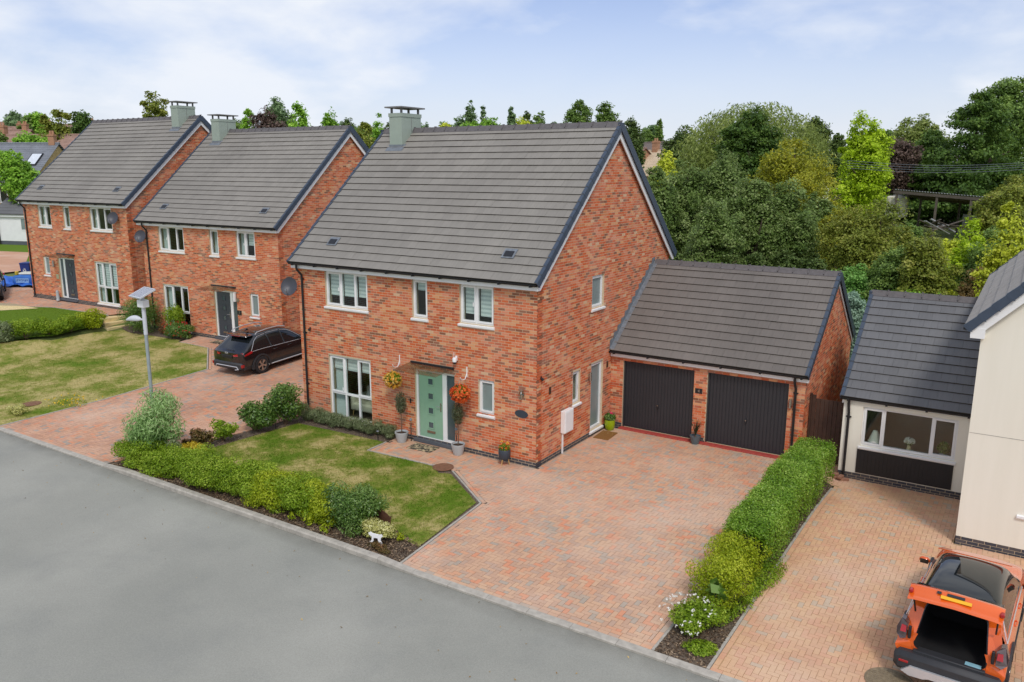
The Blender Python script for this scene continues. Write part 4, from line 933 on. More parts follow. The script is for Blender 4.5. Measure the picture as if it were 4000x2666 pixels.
M_PET_Y = leafmat('petal_yellow', lin(220, 150, 40), lin(240, 190, 70), lin(246, 214, 130)); M_PET_O = leafmat('petal_orange', lin(222, 80, 34), lin(240, 110, 50), lin(246, 156, 84))
M_PET_W = leafmat('petal_white', lin(226, 222, 206), lin(240, 238, 228), lin(250, 248, 244)); M_PET_R = leafmat('petal_red', lin(180, 40, 40), lin(206, 58, 54), lin(226, 100, 84))
M_TWIG = plain('bark_twig', lin(112, 92, 72), .9, var=.25, scale=12); M_WICKER = plain('wicker', lin(150, 110, 66), .9, var=.3, scale=60); M_POT = plain('grey_glazed_pot', lin(178, 184, 184), .4, var=.05)
M_SOILP = plain('potting_soil', lin(64, 50, 40), .95, var=.3, scale=30)
def basket(label, px, py, pet, n=170):
    c = onY(px, py, -.32); t = thing('hanging_basket', label, 'flower basket', (c[0], 0, c[2]), group='hanging baskets by the front door')
    q = MB(); q.tube([(0, -.01, .62), (0, -.02, .5), (0, -.1, .36), (0, -.22, .36), (0, -.31, .42), (0, -.33, .46)], .011, 6); q.box(-.015, .015, -.012, 0, .4, .7); q.build('bracket', M_WHITE, t)
    q = MB(); [q.tube([(0, -.32, .44), (.19*math.cos(a), -.32+.19*math.sin(a), .02)], .004, 4) for a in (0, 2.1, 4.2)]; q.build('chain', M_LEAD, t)
    q = MB(); q.lathe([(.02, -.2), (.1, -.18), (.17, -.1), (.2, 0), (.18, 0), (.02, -.02)], 18, (0, -.32, -.02)); q.build('basket', M_WICKER, t, smooth=True)
    P, d = ball(900, (0, -.32, .04), (.25, .22, .2)); o = obj_np('foliage', *leaves(P, d, .06, .55)[:2], M_LEAF_H, t, RNG.random(900))
    P, d = ball(n, (0, -.34, -.0), (.30, .25, .26), .15); P = np.repeat(P, 7, 0)+RNG.normal(0, .014, (n*7, 3)); V, F, r = leaves(P, np.repeat(d, 7, 0), .05, .85, np.repeat(RNG.random(n), 7)); obj_np('blossom', V, F, pet, t, r)
basket('hanging basket of pale yellow flowers left of the sage green door', 1536, 1484, M_PET_Y); basket('hanging basket of orange red flowers right of the sage green door', 1799, 1537, M_PET_O, 260)
def olive(label, x, y):
    t = thing('potted_olive', label, 'potted tree', (x, y, 0), group='potted trees beside the front door')
    q = MB(); q.lathe([(.13, 0), (.16, .1), (.195, .26), (.205, .3), (.205, .32), (.185, .32), (.175, .27), (.01, .27)], 22); q.build('pot', M_POT, t, smooth=True)
    q = MB(); q.lathe([(.17, .272), (.12, .29), (.01, .295)], 14); q.build('soil', M_SOILP, t)
    q = MB(); q.tube([(0, 0, .28), (.01, .01, .6), (-.01, 0, .95), (0, 0, 1.25)], [.016, .013, .012, .01], 7); q.build('trunk', M_TWIG, t, smooth=True)
    P, d = ball(1500, (0, 0, 1.22), (.17, .17, .34), .6); V, F, r = leaves(P, d*.6+np.array((0, 0, .4)), .06, .3, droop=-1.2); obj_np('crown', V, F, M_LEAF_O, t, r)
olive('clipped olive tree in a pale grey pot left of the sage green door', -4.5, -.34); olive('clipped olive tree in a pale grey pot right of the sage green door', -2.44, -.28)
t = thing('planter_on_legs', 'dark fluted planter with orange marigolds on wooden legs', 'planter', (-.86, -.26, 0)); M_WOOD = plain('pale_wood', lin(196, 158, 100), .6, var=.15, scale=14); M_SLATEPOT = plain('dark_slate_pot', lin(58, 66, 76), .5, var=.1)
q = MB(); prof = [(.12, .18), (.165, .24), (.17, .44), (.16, .46), (.15, .44), (.01, .43)]; q.lathe(prof, 20); q.build('bowl', M_SLATEPOT, t, smooth=True)
for i in range(3): a = .5+i*2.094; q = MB(); q.tube([(.1*math.cos(a), .1*math.sin(a), .22), (.14*math.cos(a), .14*math.sin(a), 0)], [.016, .012], 8); q.build('leg', M_WOOD, t)
P, d = ball(500, (0, 0, .5), (.16, .16, .14)); V, F, r = leaves(P, d, .045, .4); obj_np('foliage', V, F, M_LEAF_H, t, r)
P, d = ball(26, (0, 0, .54), (.16, .16, .16), .1); P = np.repeat(P, 8, 0)+RNG.normal(0, .01, (208, 3)); V, F, r = leaves(P, np.repeat(d, 8, 0), .035, .9); obj_np('blossom', V, F, M_PET_O, t, r)
P = np.array([(-.07, -.02, .68), (.09, .02, .66)]); P = np.repeat(P, 30, 0)+RNG.normal(0, .014, (60, 3)); V, F, r = leaves(P, np.tile((0, -.5, 1), (60, 1)), .035, .9); obj_np('blossom', V, F, M_PET_Y, t, r)
t = thing('lime_green_pot', 'lime green pot with a pink flower by the side door', 'plant pot', (.22, 4.12, 0)); q = MB(); q.lathe([(.1, 0), (.14, .05), (.165, .2), (.16, .34), (.145, .34), (.14, .28), (.01, .27)], 22); q.build('pot', plain('lime_glaze', lin(150, 172, 20), .25, var=.05), t, smooth=True)
P, d = ball(500, (0, 0, .42), (.18, .18, .13)); V, F, r = leaves(P, d, .075, .7); obj_np('foliage', V, F, M_LEAF_D, t, r)
P = np.array([(.06, -.03, .56)])+RNG.normal(0, .016, (40, 3)); V, F, r = leaves(P, np.tile((0, -.5, 1), (40, 1)), .04, .9); obj_np('blossom', V, F, plain('petal_pink', lin(222, 50, 100), .6), t, r)
t = thing('spiky_plant_pot', 'small grey pot with a spiky plant in front of the garage pier', 'plant pot', (2.93, 4.36, 0)); q = MB(); q.lathe([(.11, 0), (.14, .1), (.165, .23), (.17, .25), (.155, .25), (.15, .21), (.01, .2)], 20); q.build('pot', plain('slate_grey_pot', lin(92, 104, 110), .4), t, smooth=True)
q = MB(); rr = random.Random(3)
for i in range(34):
    a = rr.uniform(0, 6.28); l = rr.uniform(.25, .5); s = rr.uniform(.1, .5); q.tube([(0, 0, .24), (math.cos(a)*s*l*.4, math.sin(a)*s*l*.4, .24+l*.6), (math.cos(a)*s*l, math.sin(a)*s*l, .24+l)], [.012, .008, .001], 4)
q.build('foliage', M_LEAF_O, t); q = MB(); q.tube([(0, 0, .2), (0, 0, .3)], .02, 6); q.build('stem', M_TWIG, t)
# mats, covers
def mat_on(name, label, c, w, d, rz, mt): t = MB(); t.bbox(-w/2, w/2, -d/2, d/2, 0, .014, .005); o = t.build(name, mt, None, loc=c, rz=rz); tag(o, label, 'doormat'); return o
kk = Mat('mat_patterned'); f = kk.noise(kk.pos(), 9, 4); M_MATP = kk.set(kk.ramp(f, [(.35, lin(70, 66, 56)), (.48, lin(122, 110, 86)), (.56, lin(196, 176, 140)), (.66, lin(96, 92, 70))], 'CONSTANT'), .95)
kk = Mat('mat_coir'); f = kk.noise(kk.pos(), 22, 3); M_MATC = kk.set(kk.ramp(f, [(.0, lin(134, 92, 42)), (.64, lin(150, 104, 50)), (.68, lin(206, 180, 130))], 'CONSTANT'), .95)
mat_on('doormat', 'patterned mat in front of the sage green door', (-3.62, -.42, .002), .85, .5, .05, M_MATP); mat_on('doormat', 'brown coir mat outside the white side door', (.36, 3.55, .002), .5, .8, .06, M_MATC)
mat_on('doormat', 'small dark mat outside the grey front door behind the car', (-19.0, 4.3, Hf(-19, 4.3)+.004), .75, .45, .031, M_MATP)
def manhole(label, x, y, r, mt, grid=False, z=None):
    t = MB(); t.lathe([(r, 0), (r, .012), (r-.02, .014), (r-.03, .008), (.01, .008)], 36); o = t.build('manhole_cover', mt, None, loc=(x, y, Hf(x, y)+.004 if z is None else z)); tag(o, label, 'manhole cover')
    if grid:
        q = MB(); n = int(2*r/.055)
        for i in range(n):
            for j in range(n):
                a, b = -r+(i+.5)*.055, -r+(j+.5)*.055
                if math.hypot(a, b) < r-.05: q.box(a-.016, a+.016, b-.016, b+.016, .0085, .013)
        q.build('stud', mt, o)
M_RUST = plain('rusty_iron', lin(128, 90, 66), .8, var=.25, scale=14); M_IRON = plain('worn_iron', lin(146, 130, 104), .6, .3, var=.3, scale=20)
manhole('rusty round inspection cover where lawn meets the front path', -2.15, -1.36, .29, M_RUST, z=.012); manhole('rusty round cover sunk in the dry left lawn', -17.5, -4.5, .3, M_RUST, z=Hf(-17.5, -4.5)+.016); manhole('large studded round cover on the drive behind the orange car', 9.62, -4.95, .38, M_IRON, True)
# wall fittings
def fit(name, label, cat, loc, builder, rz=0.): t = thing(name, label, cat, loc, rz); builder(t); return t
def lamp_(t):
    q = MB(); q.lathe([(.05, 0), (.05, .02)], 16, M=Matrix.Rotation(math.pi/2, 4, 'X')); q.tube([(0, -.02, 0), (0, -.1, 0), (0, -.1, .06)], .012, 8); q.lathe([(.03, -.08), (.035, .03)], 14, (0, -.1, 0)); q.build('bracket', M_CHROME, t, smooth=True)
    q = MB(); q.lathe([(.05, .03), (.06, .16)], 16, (0, -.1, 0)); q.build('globe', M_GLASS, t, smooth=True); q = MB(); q.lathe([(.085, .16), (.085, .172), (.03, .2)], 16, (0, -.1, 0)); q.build('cap', M_CHROME, t); q = MB(); q.lathe([(.01, .04), (.02, .08), (.004, .13)], 10, (0, -.1, 0)); q.build('bulb', M_WHITE, t)
c = onY(2040, 1545, -.05); fit('wall_lantern', 'steel and glass wall lantern on the brick front', 'wall lamp', (c[0], -.008, c[2]), lamp_)
c = onY(2037, 1618, -.01); q = MB(); q.lathe([(.21, 0), (.21, .012), (.0, .014)], 32, M=Matrix.Rotation(math.pi/2, 4, 'X') @ Matrix.Diagonal((1, .52, 1, 1))); o = q.build('oval_plaque', M_SLATEPOT, None, loc=(c[0], -.008, c[2])); tag(o, 'oval slate name plaque on the brick front', 'plaque')
def camw(t):
    q = MB(); q.box(-.03, .03, -.03, 0, .02, .16); q.tube([(0, -.03, .1), (0, -.09, .1)], .02, 8); q.tube([(-.055, -.06, .05), (-.055, -.06, .26)], .006, 5); q.build('bracket', M_WHITE, t); q = MB(); q.lathe([(.06, 0), (.065, .09), (.05, .12), (.01, .13)], 14, (0, -.1, 0)); q.build('body', M_WHITE, t, smooth=True); q = MB(); q.lathe([(.01, -.07), (.045, -.05), (.056, .0)], 14, (0, -.1, 0)); q.build('dome', M_BLACK, t, smooth=True)
c = onY(1778, 1411, -.08); fit('security_camera', 'white dome security camera above the front canopy', 'camera', (c[0], -.006, c[2]-.02), camw)
def bell(t): q = MB(); q.bbox(-.025, .025, -.02, 0, -.07, .07, .006); q.build('body', M_BLACK, t); q = MB(); q.lathe([(.014, 0), (.014, .004)], 12, M=Matrix.Translation((0, -.02, -.035)) @ Matrix.Rotation(math.pi/2, 4, 'X')); q.build('button', M_GREYDOOR, t)
c = onY(1605, 1566, 0); fit('doorbell', 'slim black video doorbell left of the sage green door', 'doorbell', (c[0], -.006, c[2]), bell)
def spot(t): q = MB(); q.lathe([(.03, 0), (.045, .08), (.04, .09)], 12, M=Matrix.Rotation(math.pi/2+.5, 4, 'X')); q.box(-.02, .02, -.02, 0, -.02, .05); q.build('body', M_BLACK, t)
c = onY(1213, 1284, 0); fit('black_spotlight', 'small black spotlight beside the downpipe of the main house', 'spotlight', (c[0], -.006, c[2]), spot); c = onX(2112, 1478, 0); fit('black_spotlight', 'small black camera on the gable near the front corner', 'camera', (.006, c[1], c[2]), spot, math.pi/2)
def meter(t):
    q = MB(); q.bbox(0, .15, -.25, .25, 0, .66, .012); q.build('body', M_WHITE, t); q = MB(); q.box(.02, .06, -.21, -.17, -.62, 0); q.build('pipe_cover', M_WHITE, t); q = MB(); q.bbox(.15, .158, -.22, .22, .03, .62, .003); q.build('lid', M_WHITE, t)
fit('meter_box', 'white meter box with a pipe cover on the gable wall', 'meter box', (.007, 1.58, .63), meter)
M_VENTB = plain('brown_plastic', lin(84, 58, 44), .5)
for px, py, lb in ((2147, 1526, 'brown air vent on the gable near the meter box'), (2371, 1423, 'brown air vent on the gable above the garage corner')):
    c = onX(px, py, 0); t = MB(); t.box(.004, .016, -.055, .055, -.1, .1); o = t.build('air_vent', M_VENTB, None, loc=(.004, c[1], c[2])); tag(o, lb, 'vent')
    for i in range(6): q = MB(); q.box(.016, .022, -.045, .045, -.085+i*.03, -.07+i*.03); q.build('louvre', M_VENTB, o)
def updn(t): q = MB(); q.lathe([(.038, -.13), (.038, .13)], 14, (.07, 0, 0)); q.build('body', M_CHROME, t, smooth=True); q = MB(); q.box(0, .05, -.03, .03, -.06, .06); q.build('bracket', M_CHROME, t)
c = onX(2298, 1470, 0); fit('wall_light', 'steel cylinder light beside the white side door', 'wall lamp', (.006, c[1], c[2]), updn)
def plate(label, body, loc, rz=0., s=1.):
    q = MB(); q.bbox(-.11*s, .11*s, -.012, 0, -.075*s, .075*s, .003); o = q.build('number_plate', M_BLACK, None, loc=loc, rz=rz); tag(o, label, 'house number'); text('digit', body, .13*s, o, (0, -.0135, 0), UP, M_CHROME); return o
c = onY(2730, 1528, GY); plate('black plaque with the number 4 on the garage pier', '4', (c[0], GY-.007, c[2])); 
p = T2 @ Vector((-2.62, -.007, 1.35)); plate('black plaque with the number 3 beside the grey door', '3', p, .031, 1.25)
def alarm(t): q = MB(); q.bbox(-.05, .05, -.04, 0, -.2, .2, .008); q.build('body', M_WHITE, t)
p = T2 @ Vector((-2.82, -.05, 2.02)); t = thing('white_wall_light', 'white slab light beside the grey door behind the car', 'wall lamp', p, .031); q = MB(); q.bbox(-.05, .05, -.05, 0.04, -.2, .2, .008); q.build('body', M_WHITE, t); q = MB(); q.lathe([(.09, 0), (.09, .02)], 16, M=Matrix.Translation((.16, .04, -.12)) @ Matrix.Rotation(math.pi/2, 4, 'X')); q.build('back_plate', M_IRON, t)
p = T3 @ Vector((-6.55, -.01, 1.9)); t = thing('wall_light', 'steel up and down light by the furthest grey door', 'wall lamp', p, .024); q = MB(); q.lathe([(.05, -.17), (.05, .17)], 12, (0, -.08, 0)); q.build('body', M_CHROME, t, smooth=True)
p = T3 @ Vector((-6.42, -.01, 1.22)); q = MB(); q.bbox(-.12, .12, -.01, 0, -.12, .12, .003); o = q.build('wall_plaque', plain('pale_plaque', lin(178, 176, 140), .6), None, loc=p, rz=.024); tag(o, 'pale square plaque left of the furthest grey door', 'plaque')
p = T3 @ Vector((-6.32, -.18, -.02)); t = thing('garden_statuette', 'pale grey statuette beside the furthest grey door', 'statuette', p); q = MB(); q.lathe([(.09, 0), (.1, .05), (.07, .1), (.09, .25), (.06, .36), (.075, .44), (.06, .52), (.01, .56)], 14); q.build('body', M_POT, t, smooth=True)
# solar stake lights
def stake(label, x, y, h=.6):
    t = thing('solar_stake_light', label, 'garden light', (x, y, Hf(x, y)), group='garden stake lights'); q = MB(); q.tube([(0, 0, -.05), (0, 0, h*.7)], .012, 6); q.build('stake', M_BLACK, t); q = MB(); q.lathe([(.03, h*.7), (.034, h*.9)], 12); q.build('lens', M_GLASS, t); q = MB(); q.lathe([(.04, h*.9), (.045, h*.93), (.02, h)], 12); q.build('cap', M_LEAD, t)
stake('tall solar stake light behind the left olive pot', -4.3, -.14, .72); stake('tall solar stake light behind the right olive pot', -2.62, -.12, .72); stake('short solar light at the end of the lavender row', -5.2, -.62, .3); stake('short white topped solar light by the left bed', -8.65, -1.55, .28)
# sofa behind the big window, lamp and vase in the annexe window
sf = thing('sofa', 'cream sofa seen through the tall ground floor window', 'sofa', (-6.55, .95, .1)); M_SOFA = plain('cream_fabric', lin(216, 208, 186), .9, var=.06, scale=20)
q = MB(); q.bbox(-.85, .8, -.4, .45, .18, .45, .05); q.build('seat', M_SOFA, sf); q = MB(); q.bbox(-.85, .8, .3, .5, .4, .85, .05); q.build('backrest', M_SOFA, sf)
for x in (-.9, .72): q = MB(); q.bbox(x, x+.16, -.42, .5, .18, .65, .05); q.build('armrest', M_SOFA, sf)
for x in (-.8, .75):
    for y in (-.34, .4): q = MB(); q.tube([(x, y, .2), (x*1.03, y*1.05, 0)], [.025, .015], 7); q.build('leg', M_WOOD, sf)
kk = Mat('cushion_print'); f = kk.noise(kk.pos(), 24, 3); M_CUSH = kk.set(kk.ramp(f, [(.4, lin(222, 220, 214)), (.55, lin(150, 150, 148))], 'CONSTANT'), .95)
for x, rz, lb in ((-.35, .2, 'grey printed cushion near the curtain end of the sofa'), (.42, -.15, 'grey printed cushion on the far end of the sofa')):
    q = MB(); q.bbox(-.2, .2, -.06, .06, -.19, .19, .055); o = q.build('cushion', M_CUSH, None, loc=(-6.55+x, 1.02, .75), rz=rz); o.rotation_euler = (-.35, .3*np.sign(rz), rz); tag(o, lb, 'cushion')
t = thing('table_lamp', 'table lamp with fringed pale shade in annexe window', 'lamp', (7.78, 4.69, .78)); q = MB(); q.lathe([(.17, .12), (.15, .16), (.09, .34), (.06, .42)], 20); q.build('lamp_shade', plain('pale_shade', lin(206, 206, 196), .9), t, smooth=True); q = MB(); q.lathe([(.07, 0), (.03, .03), (.02, .2)], 12); q.build('base', M_CHROME, t)
t = thing('flower_vase', 'striped vase of white flowers in annexe window', 'vase', (8.62, 4.66, .78)); q = MB(); q.lathe([(.04, 0), (.06, .08), (.045, .16), (.05, .19), (.01, .18)], 14); q.build('vase', plain('buff_vase', lin(206, 190, 150), .5), t, smooth=True); P, d = ball(220, (0, 0, .3), (.14, .1, .09)); V, F, r = leaves(P, d, .05, .8); obj_np('blossom', V, F, M_PET_W, t, r); P, d = ball(120, (0, 0, .24), (.1, .08, .06)); V, F, r = leaves(P, d, .05, .5); obj_np('foliage', V, F, M_LEAF_D, t, r)
t = thing('window_plant', 'leafy pot plant in the right light of annexe window', 'pot plant', (9.42, 4.67, .78)); q = MB(); q.lathe([(.08, 0), (.1, .12), (.01, .11)], 14); q.build('pot', M_POT, t); P, d = ball(260, (0, 0, .26), (.15, .1, .17)); V, F, r = leaves(P, d, .08, .6); obj_np('foliage', V, F, M_LEAF_D, t, r)
for i, (x, y, a) in enumerate(((6.86, 4.28, .2), (7.04, 4.2, -.3), (7.2, 4.2, .4), (6.92, 4.27, .1), (7.1, 4.16, 1.4))):
    q = MB(); q.bbox(-.11, .11, -.055, .055, 0, .065, .008); o = q.build('loose_brick', plain('weathered_brick', lin(160, 118, 96), .9, var=.2, scale=20), None, loc=(x, y, Hf(x, y)+(.068 if i > 2 else .002)), rz=a); tag(o, ['loose brick lying nearest the timber gate at the annexe corner', 'loose brick lying beneath the annexe downpipe', 'loose brick lying at the right end of the little stack', 'loose brick on top of the stack at its gate end', 'loose brick lying crosswise on top of the stack'][i], 'brick', 'loose bricks at the annexe corner')
# garden ornaments
t = MB(); prof = [(-.42, .3), (-.4, .42), (-.33, .5), (-.36, .58), (-.3, .55), (-.22, .5), (0, .5), (.2, .48), (.33, .44), (.4, .47), (.38, .42), (.36, .36), (.35, 0), (.29, 0), (.27, .2), (-.12, .18), (-.14, 0), (-.2, 0), (-.22, .2), (-.3, .24), (-.38, .26)]
t.prism([(a*1.15, b) for a, b in prof], lambda p, q, s: (p, s, q), -.003, .003); o = t.build('rusted_pig_silhouette', plain('corten', lin(96, 62, 46), .8, var=.25, scale=10), None, loc=(-.98, -5.2, 0), rz=-.25); tag(o, 'rusted metal pig silhouette standing behind the variegated shrub', 'garden ornament')
t = MB(); prof = [(-.16, .26), (-.18, .3), (-.13, .33), (-.09, .3), (.08, .28), (.13, .3), (.15, .25), (.11, .22), (.1, .14), (.13, .1), (.14, .02), (.11, .02), (.1, .08), (.05, .13), (.03, .2), (-.06, .2), (-.07, .12), (-.12, .08), (-.12, .0), (-.15, .0), (-.15, .1), (-.11, .14), (-.1, .22)]
t.prism(prof, lambda p, q, s: (p, s, q), -.012, .012); o = t.build('white_animal_ornament', M_WHITE, None, loc=(-.45, -5.92, .02), rz=.3); tag(o, 'small white animal ornament by the kerb in front of the variegated shrub', 'garden ornament')

# ------------------------------------------------------------------ solar street lamp
M_GALV = plain('galvanised_steel', lin(164, 174, 176), .45, .3, var=.12, scale=9); M_LUM = plain('luminaire_grey', lin(206, 210, 214), .4, var=.05)
kk = Mat('solar_cells'); sp = kk.n('ShaderNodeSeparateXYZ'); kk.l(kk.objc(), sp.inputs[0]); fx = kk.math('FRACT', kk.math('MULTIPLY', sp.outputs[0], 22.)); fy = kk.math('FRACT', kk.math('MULTIPLY', sp.outputs[1], 22.))
g_ = kk.math('MULTIPLY', kk.math('GREATER_THAN', fx, .26), kk.math('GREATER_THAN', fy, .26)); M_SOLAR = kk.set(kk.mix(g_, lin(206, 208, 214), lin(44, 50, 78)), .2, 0, .6)
sl2 = thing('solar_street_lamp', 'grey street lamp with a tilted solar panel on top', 'street lamp', (-10.2, -4.66, 0.02))
q = MB(); q.tube([(0, 0, -.1), (0, 0, 3.4)], [.05, .048], 16); q.build('pole', M_GALV, sl2, smooth=True); q = MB(); q.tube([(0, 0, 3.36), (0, 0, 4.16)], .056, 16); q.build('collar', M_LUM, sl2, smooth=True)
for z in (3.5, 4.05): q = MB(); q.lathe([(.012, 0), (.012, .008)], 8, M=Matrix.Translation((.01, -.066, z)) @ Matrix.Rotation(math.pi/2, 4, 'X')); q.build('bolt', M_CHROME, sl2)
q = MB(); q.bbox(-.14, .14, -.1, .1, 4.15, 4.36, .01); q.build('battery_box', M_WHITE, sl2)
M = Matrix.Translation((0, 0, 4.56)) @ Matrix.Rotation(math.radians(-8), 4, 'Z') @ Matrix.Rotation(math.radians(24), 4, 'X')
pn = MB(); pn.box(-.315, .315, -.235, .235, -.02, .012); pnl = pn.build('solar_panel', M_SOLAR, sl2); pnl.matrix_local = M
q = MB(); q.box(-.335, .335, -.255, -.235, -.025, .02).box(-.335, .335, .235, .255, -.025, .02).box(-.335, -.315, -.235, .235, -.025, .02).box(.315, .335, -.235, .235, -.025, .02); q.build('panel_frame', M_LUM, pnl)
q = MB(); q.tube([(0, 0, 4.36), (0, 0, 4.55)], .05, 10); q.build('panel_bracket', M_LUM, sl2)
q = MB(); q.tube([(-.05, 0, 3.78), (-.2, 0, 3.78)], .03, 10); q.build('arm', M_LUM, sl2)
bm = bmesh.new(); prof = [(-.18, .04, 3.74, 3.83), (-.32, .09, 3.72, 3.86), (-.5, .13, 3.70, 3.88), (-.68, .13, 3.69, 3.82), (-.78, .11, 3.69, 3.74), (-.84, .06, 3.70, 3.72)]; rings = []
for x, w, z0, z1 in prof: rings.append([bm.verts.new(p) for p in ((x, -w*.8, z0), (x, -w, (z0+z1)/2), (x, -w*.6, z1-.01), (x, 0, z1), (x, w*.6, z1-.01), (x, w, (z0+z1)/2), (x, w*.8, z0), (x, 0, z0-.005))])
for a, b in zip(rings, rings[1:]):
    for i in range(8): bm.faces.new((a[i], a[(i+1) % 8], b[(i+1) % 8], b[i]))
bm.faces.new(rings[0]); bm.faces.new(rings[-1][::-1]); bmesh.ops.recalc_face_normals(bm, faces=bm.faces[:])
me = bpy.data.meshes.new('luminaire'); bm.to_mesh(me); bm.free(); me.materials.append(M_LUM); me.polygons.foreach_set('use_smooth', [True]*len(me.polygons)); o = link(bpy.data.objects.new('luminaire', me), sl2); md = o.modifiers.new('s', 'SUBSURF'); md.levels = md.render_levels = 2
# steps from the upper path
st = thing('stone_steps', 'pale sandstone steps leading down beside the furthest house', 'steps', (-25.0, 3.4, .45))
for i in range(4): q = MB(); q.bbox(-.25-i*.33, .3-i*.33-.0, -.7+i*.1, .75, -.2, .08+i*.17, .012); q.build('step', M_STONE, st)
# ------------------------------------------------------------------ planting near the houses
def bush(name, label, cat, x, y, rx, ry, h, n, size, mat, aspect=.5, group=None, clumps=14, base=.12, stems=6, flat=.0, droop=0., rough=.32, zoff=0., stemmat=None, jitter=.55, boxy=False):
    """a shrub: stems from the ground, leaves spread through overlapping clumps with an uneven outline"""
    t = thing(name, label, cat, (x, y, Hf(x, y)+zoff), group=group); P = []; D = []; rs = []
    cz = base*h+(h-base*h)/2; rz = (h-base*h)/2
    cs = []
    for i in range(clumps):
        d = RNG.normal(0, 1, 3); d /= np.linalg.norm(d) if not boxy else (np.abs(d)**5).sum()**.2; k = .45+.4*RNG.random()
        cs.append((d*k*np.array((rx, ry, rz))+np.array((0, 0, cz)), .34+.2*RNG.random()))
    cs.append((np.array((0, 0, cz)), .72 if name != 'buddleia' else .55))
    w = np.array([c[1]**2 for c in cs]); w /= w.sum()
    for (c, r), ww in zip(cs, w):
        m = int(n*ww); p, d = ball(m, c, np.array((rx, ry, rz))*r, .45); 
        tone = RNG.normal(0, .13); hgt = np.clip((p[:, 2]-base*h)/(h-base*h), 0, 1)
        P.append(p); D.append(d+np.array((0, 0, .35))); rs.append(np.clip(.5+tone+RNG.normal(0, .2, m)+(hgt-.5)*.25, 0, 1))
    P = np.concatenate(P); D = np.concatenate(D); rs = np.concatenate(rs); ok = P[:, 2] > .02; P, D, rs = P[ok], D[ok], rs[ok]
    V, F, r = leaves(P, D, size*RNG.uniform(.7, 1.25, len(P)), aspect, rs, droop, jitter); obj_np('foliage', V, F, mat, t, r)
    q = MB()
    for i in range(stems):
        a = RNG.uniform(0, 6.28); e = np.array((math.cos(a)*rx*.55, math.sin(a)*ry*.55, h*RNG.uniform(.45, .75))); q.tube([(e[0]*.12, e[1]*.12, -.03), (e[0]*.5+RNG.normal(0, .03), e[1]*.5, e[2]*.5), tuple(e)], [.014, .01, .004], 5)
    if stems: q.build('stem', stemmat or M_TWIG, t)
    return t
# low clipped hedge along the kerb: one shrub after another
hg = 'shrubs of the low front hedge'
hs = [(-9.3, -5.62, .62, .5, .62, M_LEAF_H, 'rounded low shrub at the driveway corner of the front hedge'), (-8.2, -5.75, .62, .45, .58, M_LEAF_H, 'low shrub in the front hedge below the pale buddleia'), (-6.95, -5.62, .62, .48, .74, M_LEAF_H, 'mid green shrub in the front hedge nearest the street lamp'),
      (-6.0, -5.66, .6, .46, .76, M_LEAF_H, 'broad mid green shrub second along the open front hedge'), (-5.05, -5.62, .58, .46, .78, M_LEAF_H, 'bushy shrub in the middle of the front hedge'), (-4.15, -5.6, .56, .46, .74, M_LEAF_L, 'yellow green shrub in the middle of the front hedge'),
      (-3.25, -5.56, .56, .46, .76, M_LEAF_H, 'green shrub just past the yellow green one in the front hedge'), (-2.4, -5.52, .52, .44, .74, M_LEAF_L, 'second yellow green shrub towards the open end of the hedge'), (-1.55, -5.42, .52, .5, .86, M_LEAF_D, 'dark glossy shrub closing the front hedge beside the pig silhouette')]
for x, y, rx, ry, h, mt, lb in hs: bush('hedge_shrub', lb, 'shrub', x, y+.03, rx*1.22, ry*1.15, h*1.12, 15500, .052, mt, .55, hg, 38, .02, boxy=True)
bush('buddleia', 'tall pale green buddleia with arching leaves around the street lamp', 'shrub', -9.55, -5.0, 1.0, .85, 1.8, 7500, .15, M_LEAF_B, .2, None, 18, .02, 16, droop=1.2)
for i, (px, py, y) in enumerate(((1000*.3827+350+0, 0, 0),)): pass
bud = thing('buddleia_flowers', 'white flower spikes drooping from the buddleia', 'flowers', (-9.3, -5.0, .0))
for px, py, Y in ((680, 1628, -4.7), (700, 1683, -4.8), (600, 1764, -5.3), (646, 1768, -5.4), (542, 1705, -5.2)):
    c = onY(px, py, Y); q = MB(); d = np.array((.1, -.02, .05)) if px > 660 else np.array((.02, 0, -.1)); q.tube([c-d-np.array(bud.location), c-np.array(bud.location), c+d-np.array(bud.location)], [.02, .026, .006], 7); q.build('flower_spike', M_PET_W, bud)
bush('golden_shrub', 'small golden yellow shrub behind the front hedge', 'shrub', -8.55, -4.72, .5, .35, .5, 2600, .09, M_LEAF_Y, .5, None, 12, .1)
bush('grey_leaf_shrub', 'grey green shrub spilling beside the golden shrub', 'shrub', -8.7, -5.15, .45, .35, .62, 1800, .12, M_LEAF_G, .25, None, 10, .1, droop=.8)
bg_ = 'shrubs in the bed along the left driveway'
bush('boundary_shrub', 'tall glossy green shrub nearest the house corner', 'shrub', -8.75, -1.05, .62, .7, 1.35, 5200, .10, M_LEAF_D, .42, bg_, 24, .1, 10); bush('boundary_shrub', 'rounded glossy shrub below the tall one by the driveway', 'shrub', -9.0, -2.05, .55, .6, 1.0, 3600, .10, M_LEAF_D, .42, bg_, 20, .1, 10)
bush('boundary_shrub', 'small open shrub with a bare patch around it', 'shrub', -9.05, -3.2, .42, .38, .66, 1500, .09, M_LEAF_H, .45, bg_, 12, .12); bush('boundary_shrub', 'small reddish leaved shrub near the golden shrub', 'shrub', -9.1, -3.85, .36, .34, .58, 1100, .10, M_LEAF_R, .42, bg_, 11, .12); bush('boundary_shrub', 'little dark reddish shrub just behind the golden one', 'shrub', -9.0, -4.4, .28, .26, .42, 700, .09, M_LEAF_R, .42, bg_, 9, .12)
lv = 'lavender plants under the tall window'
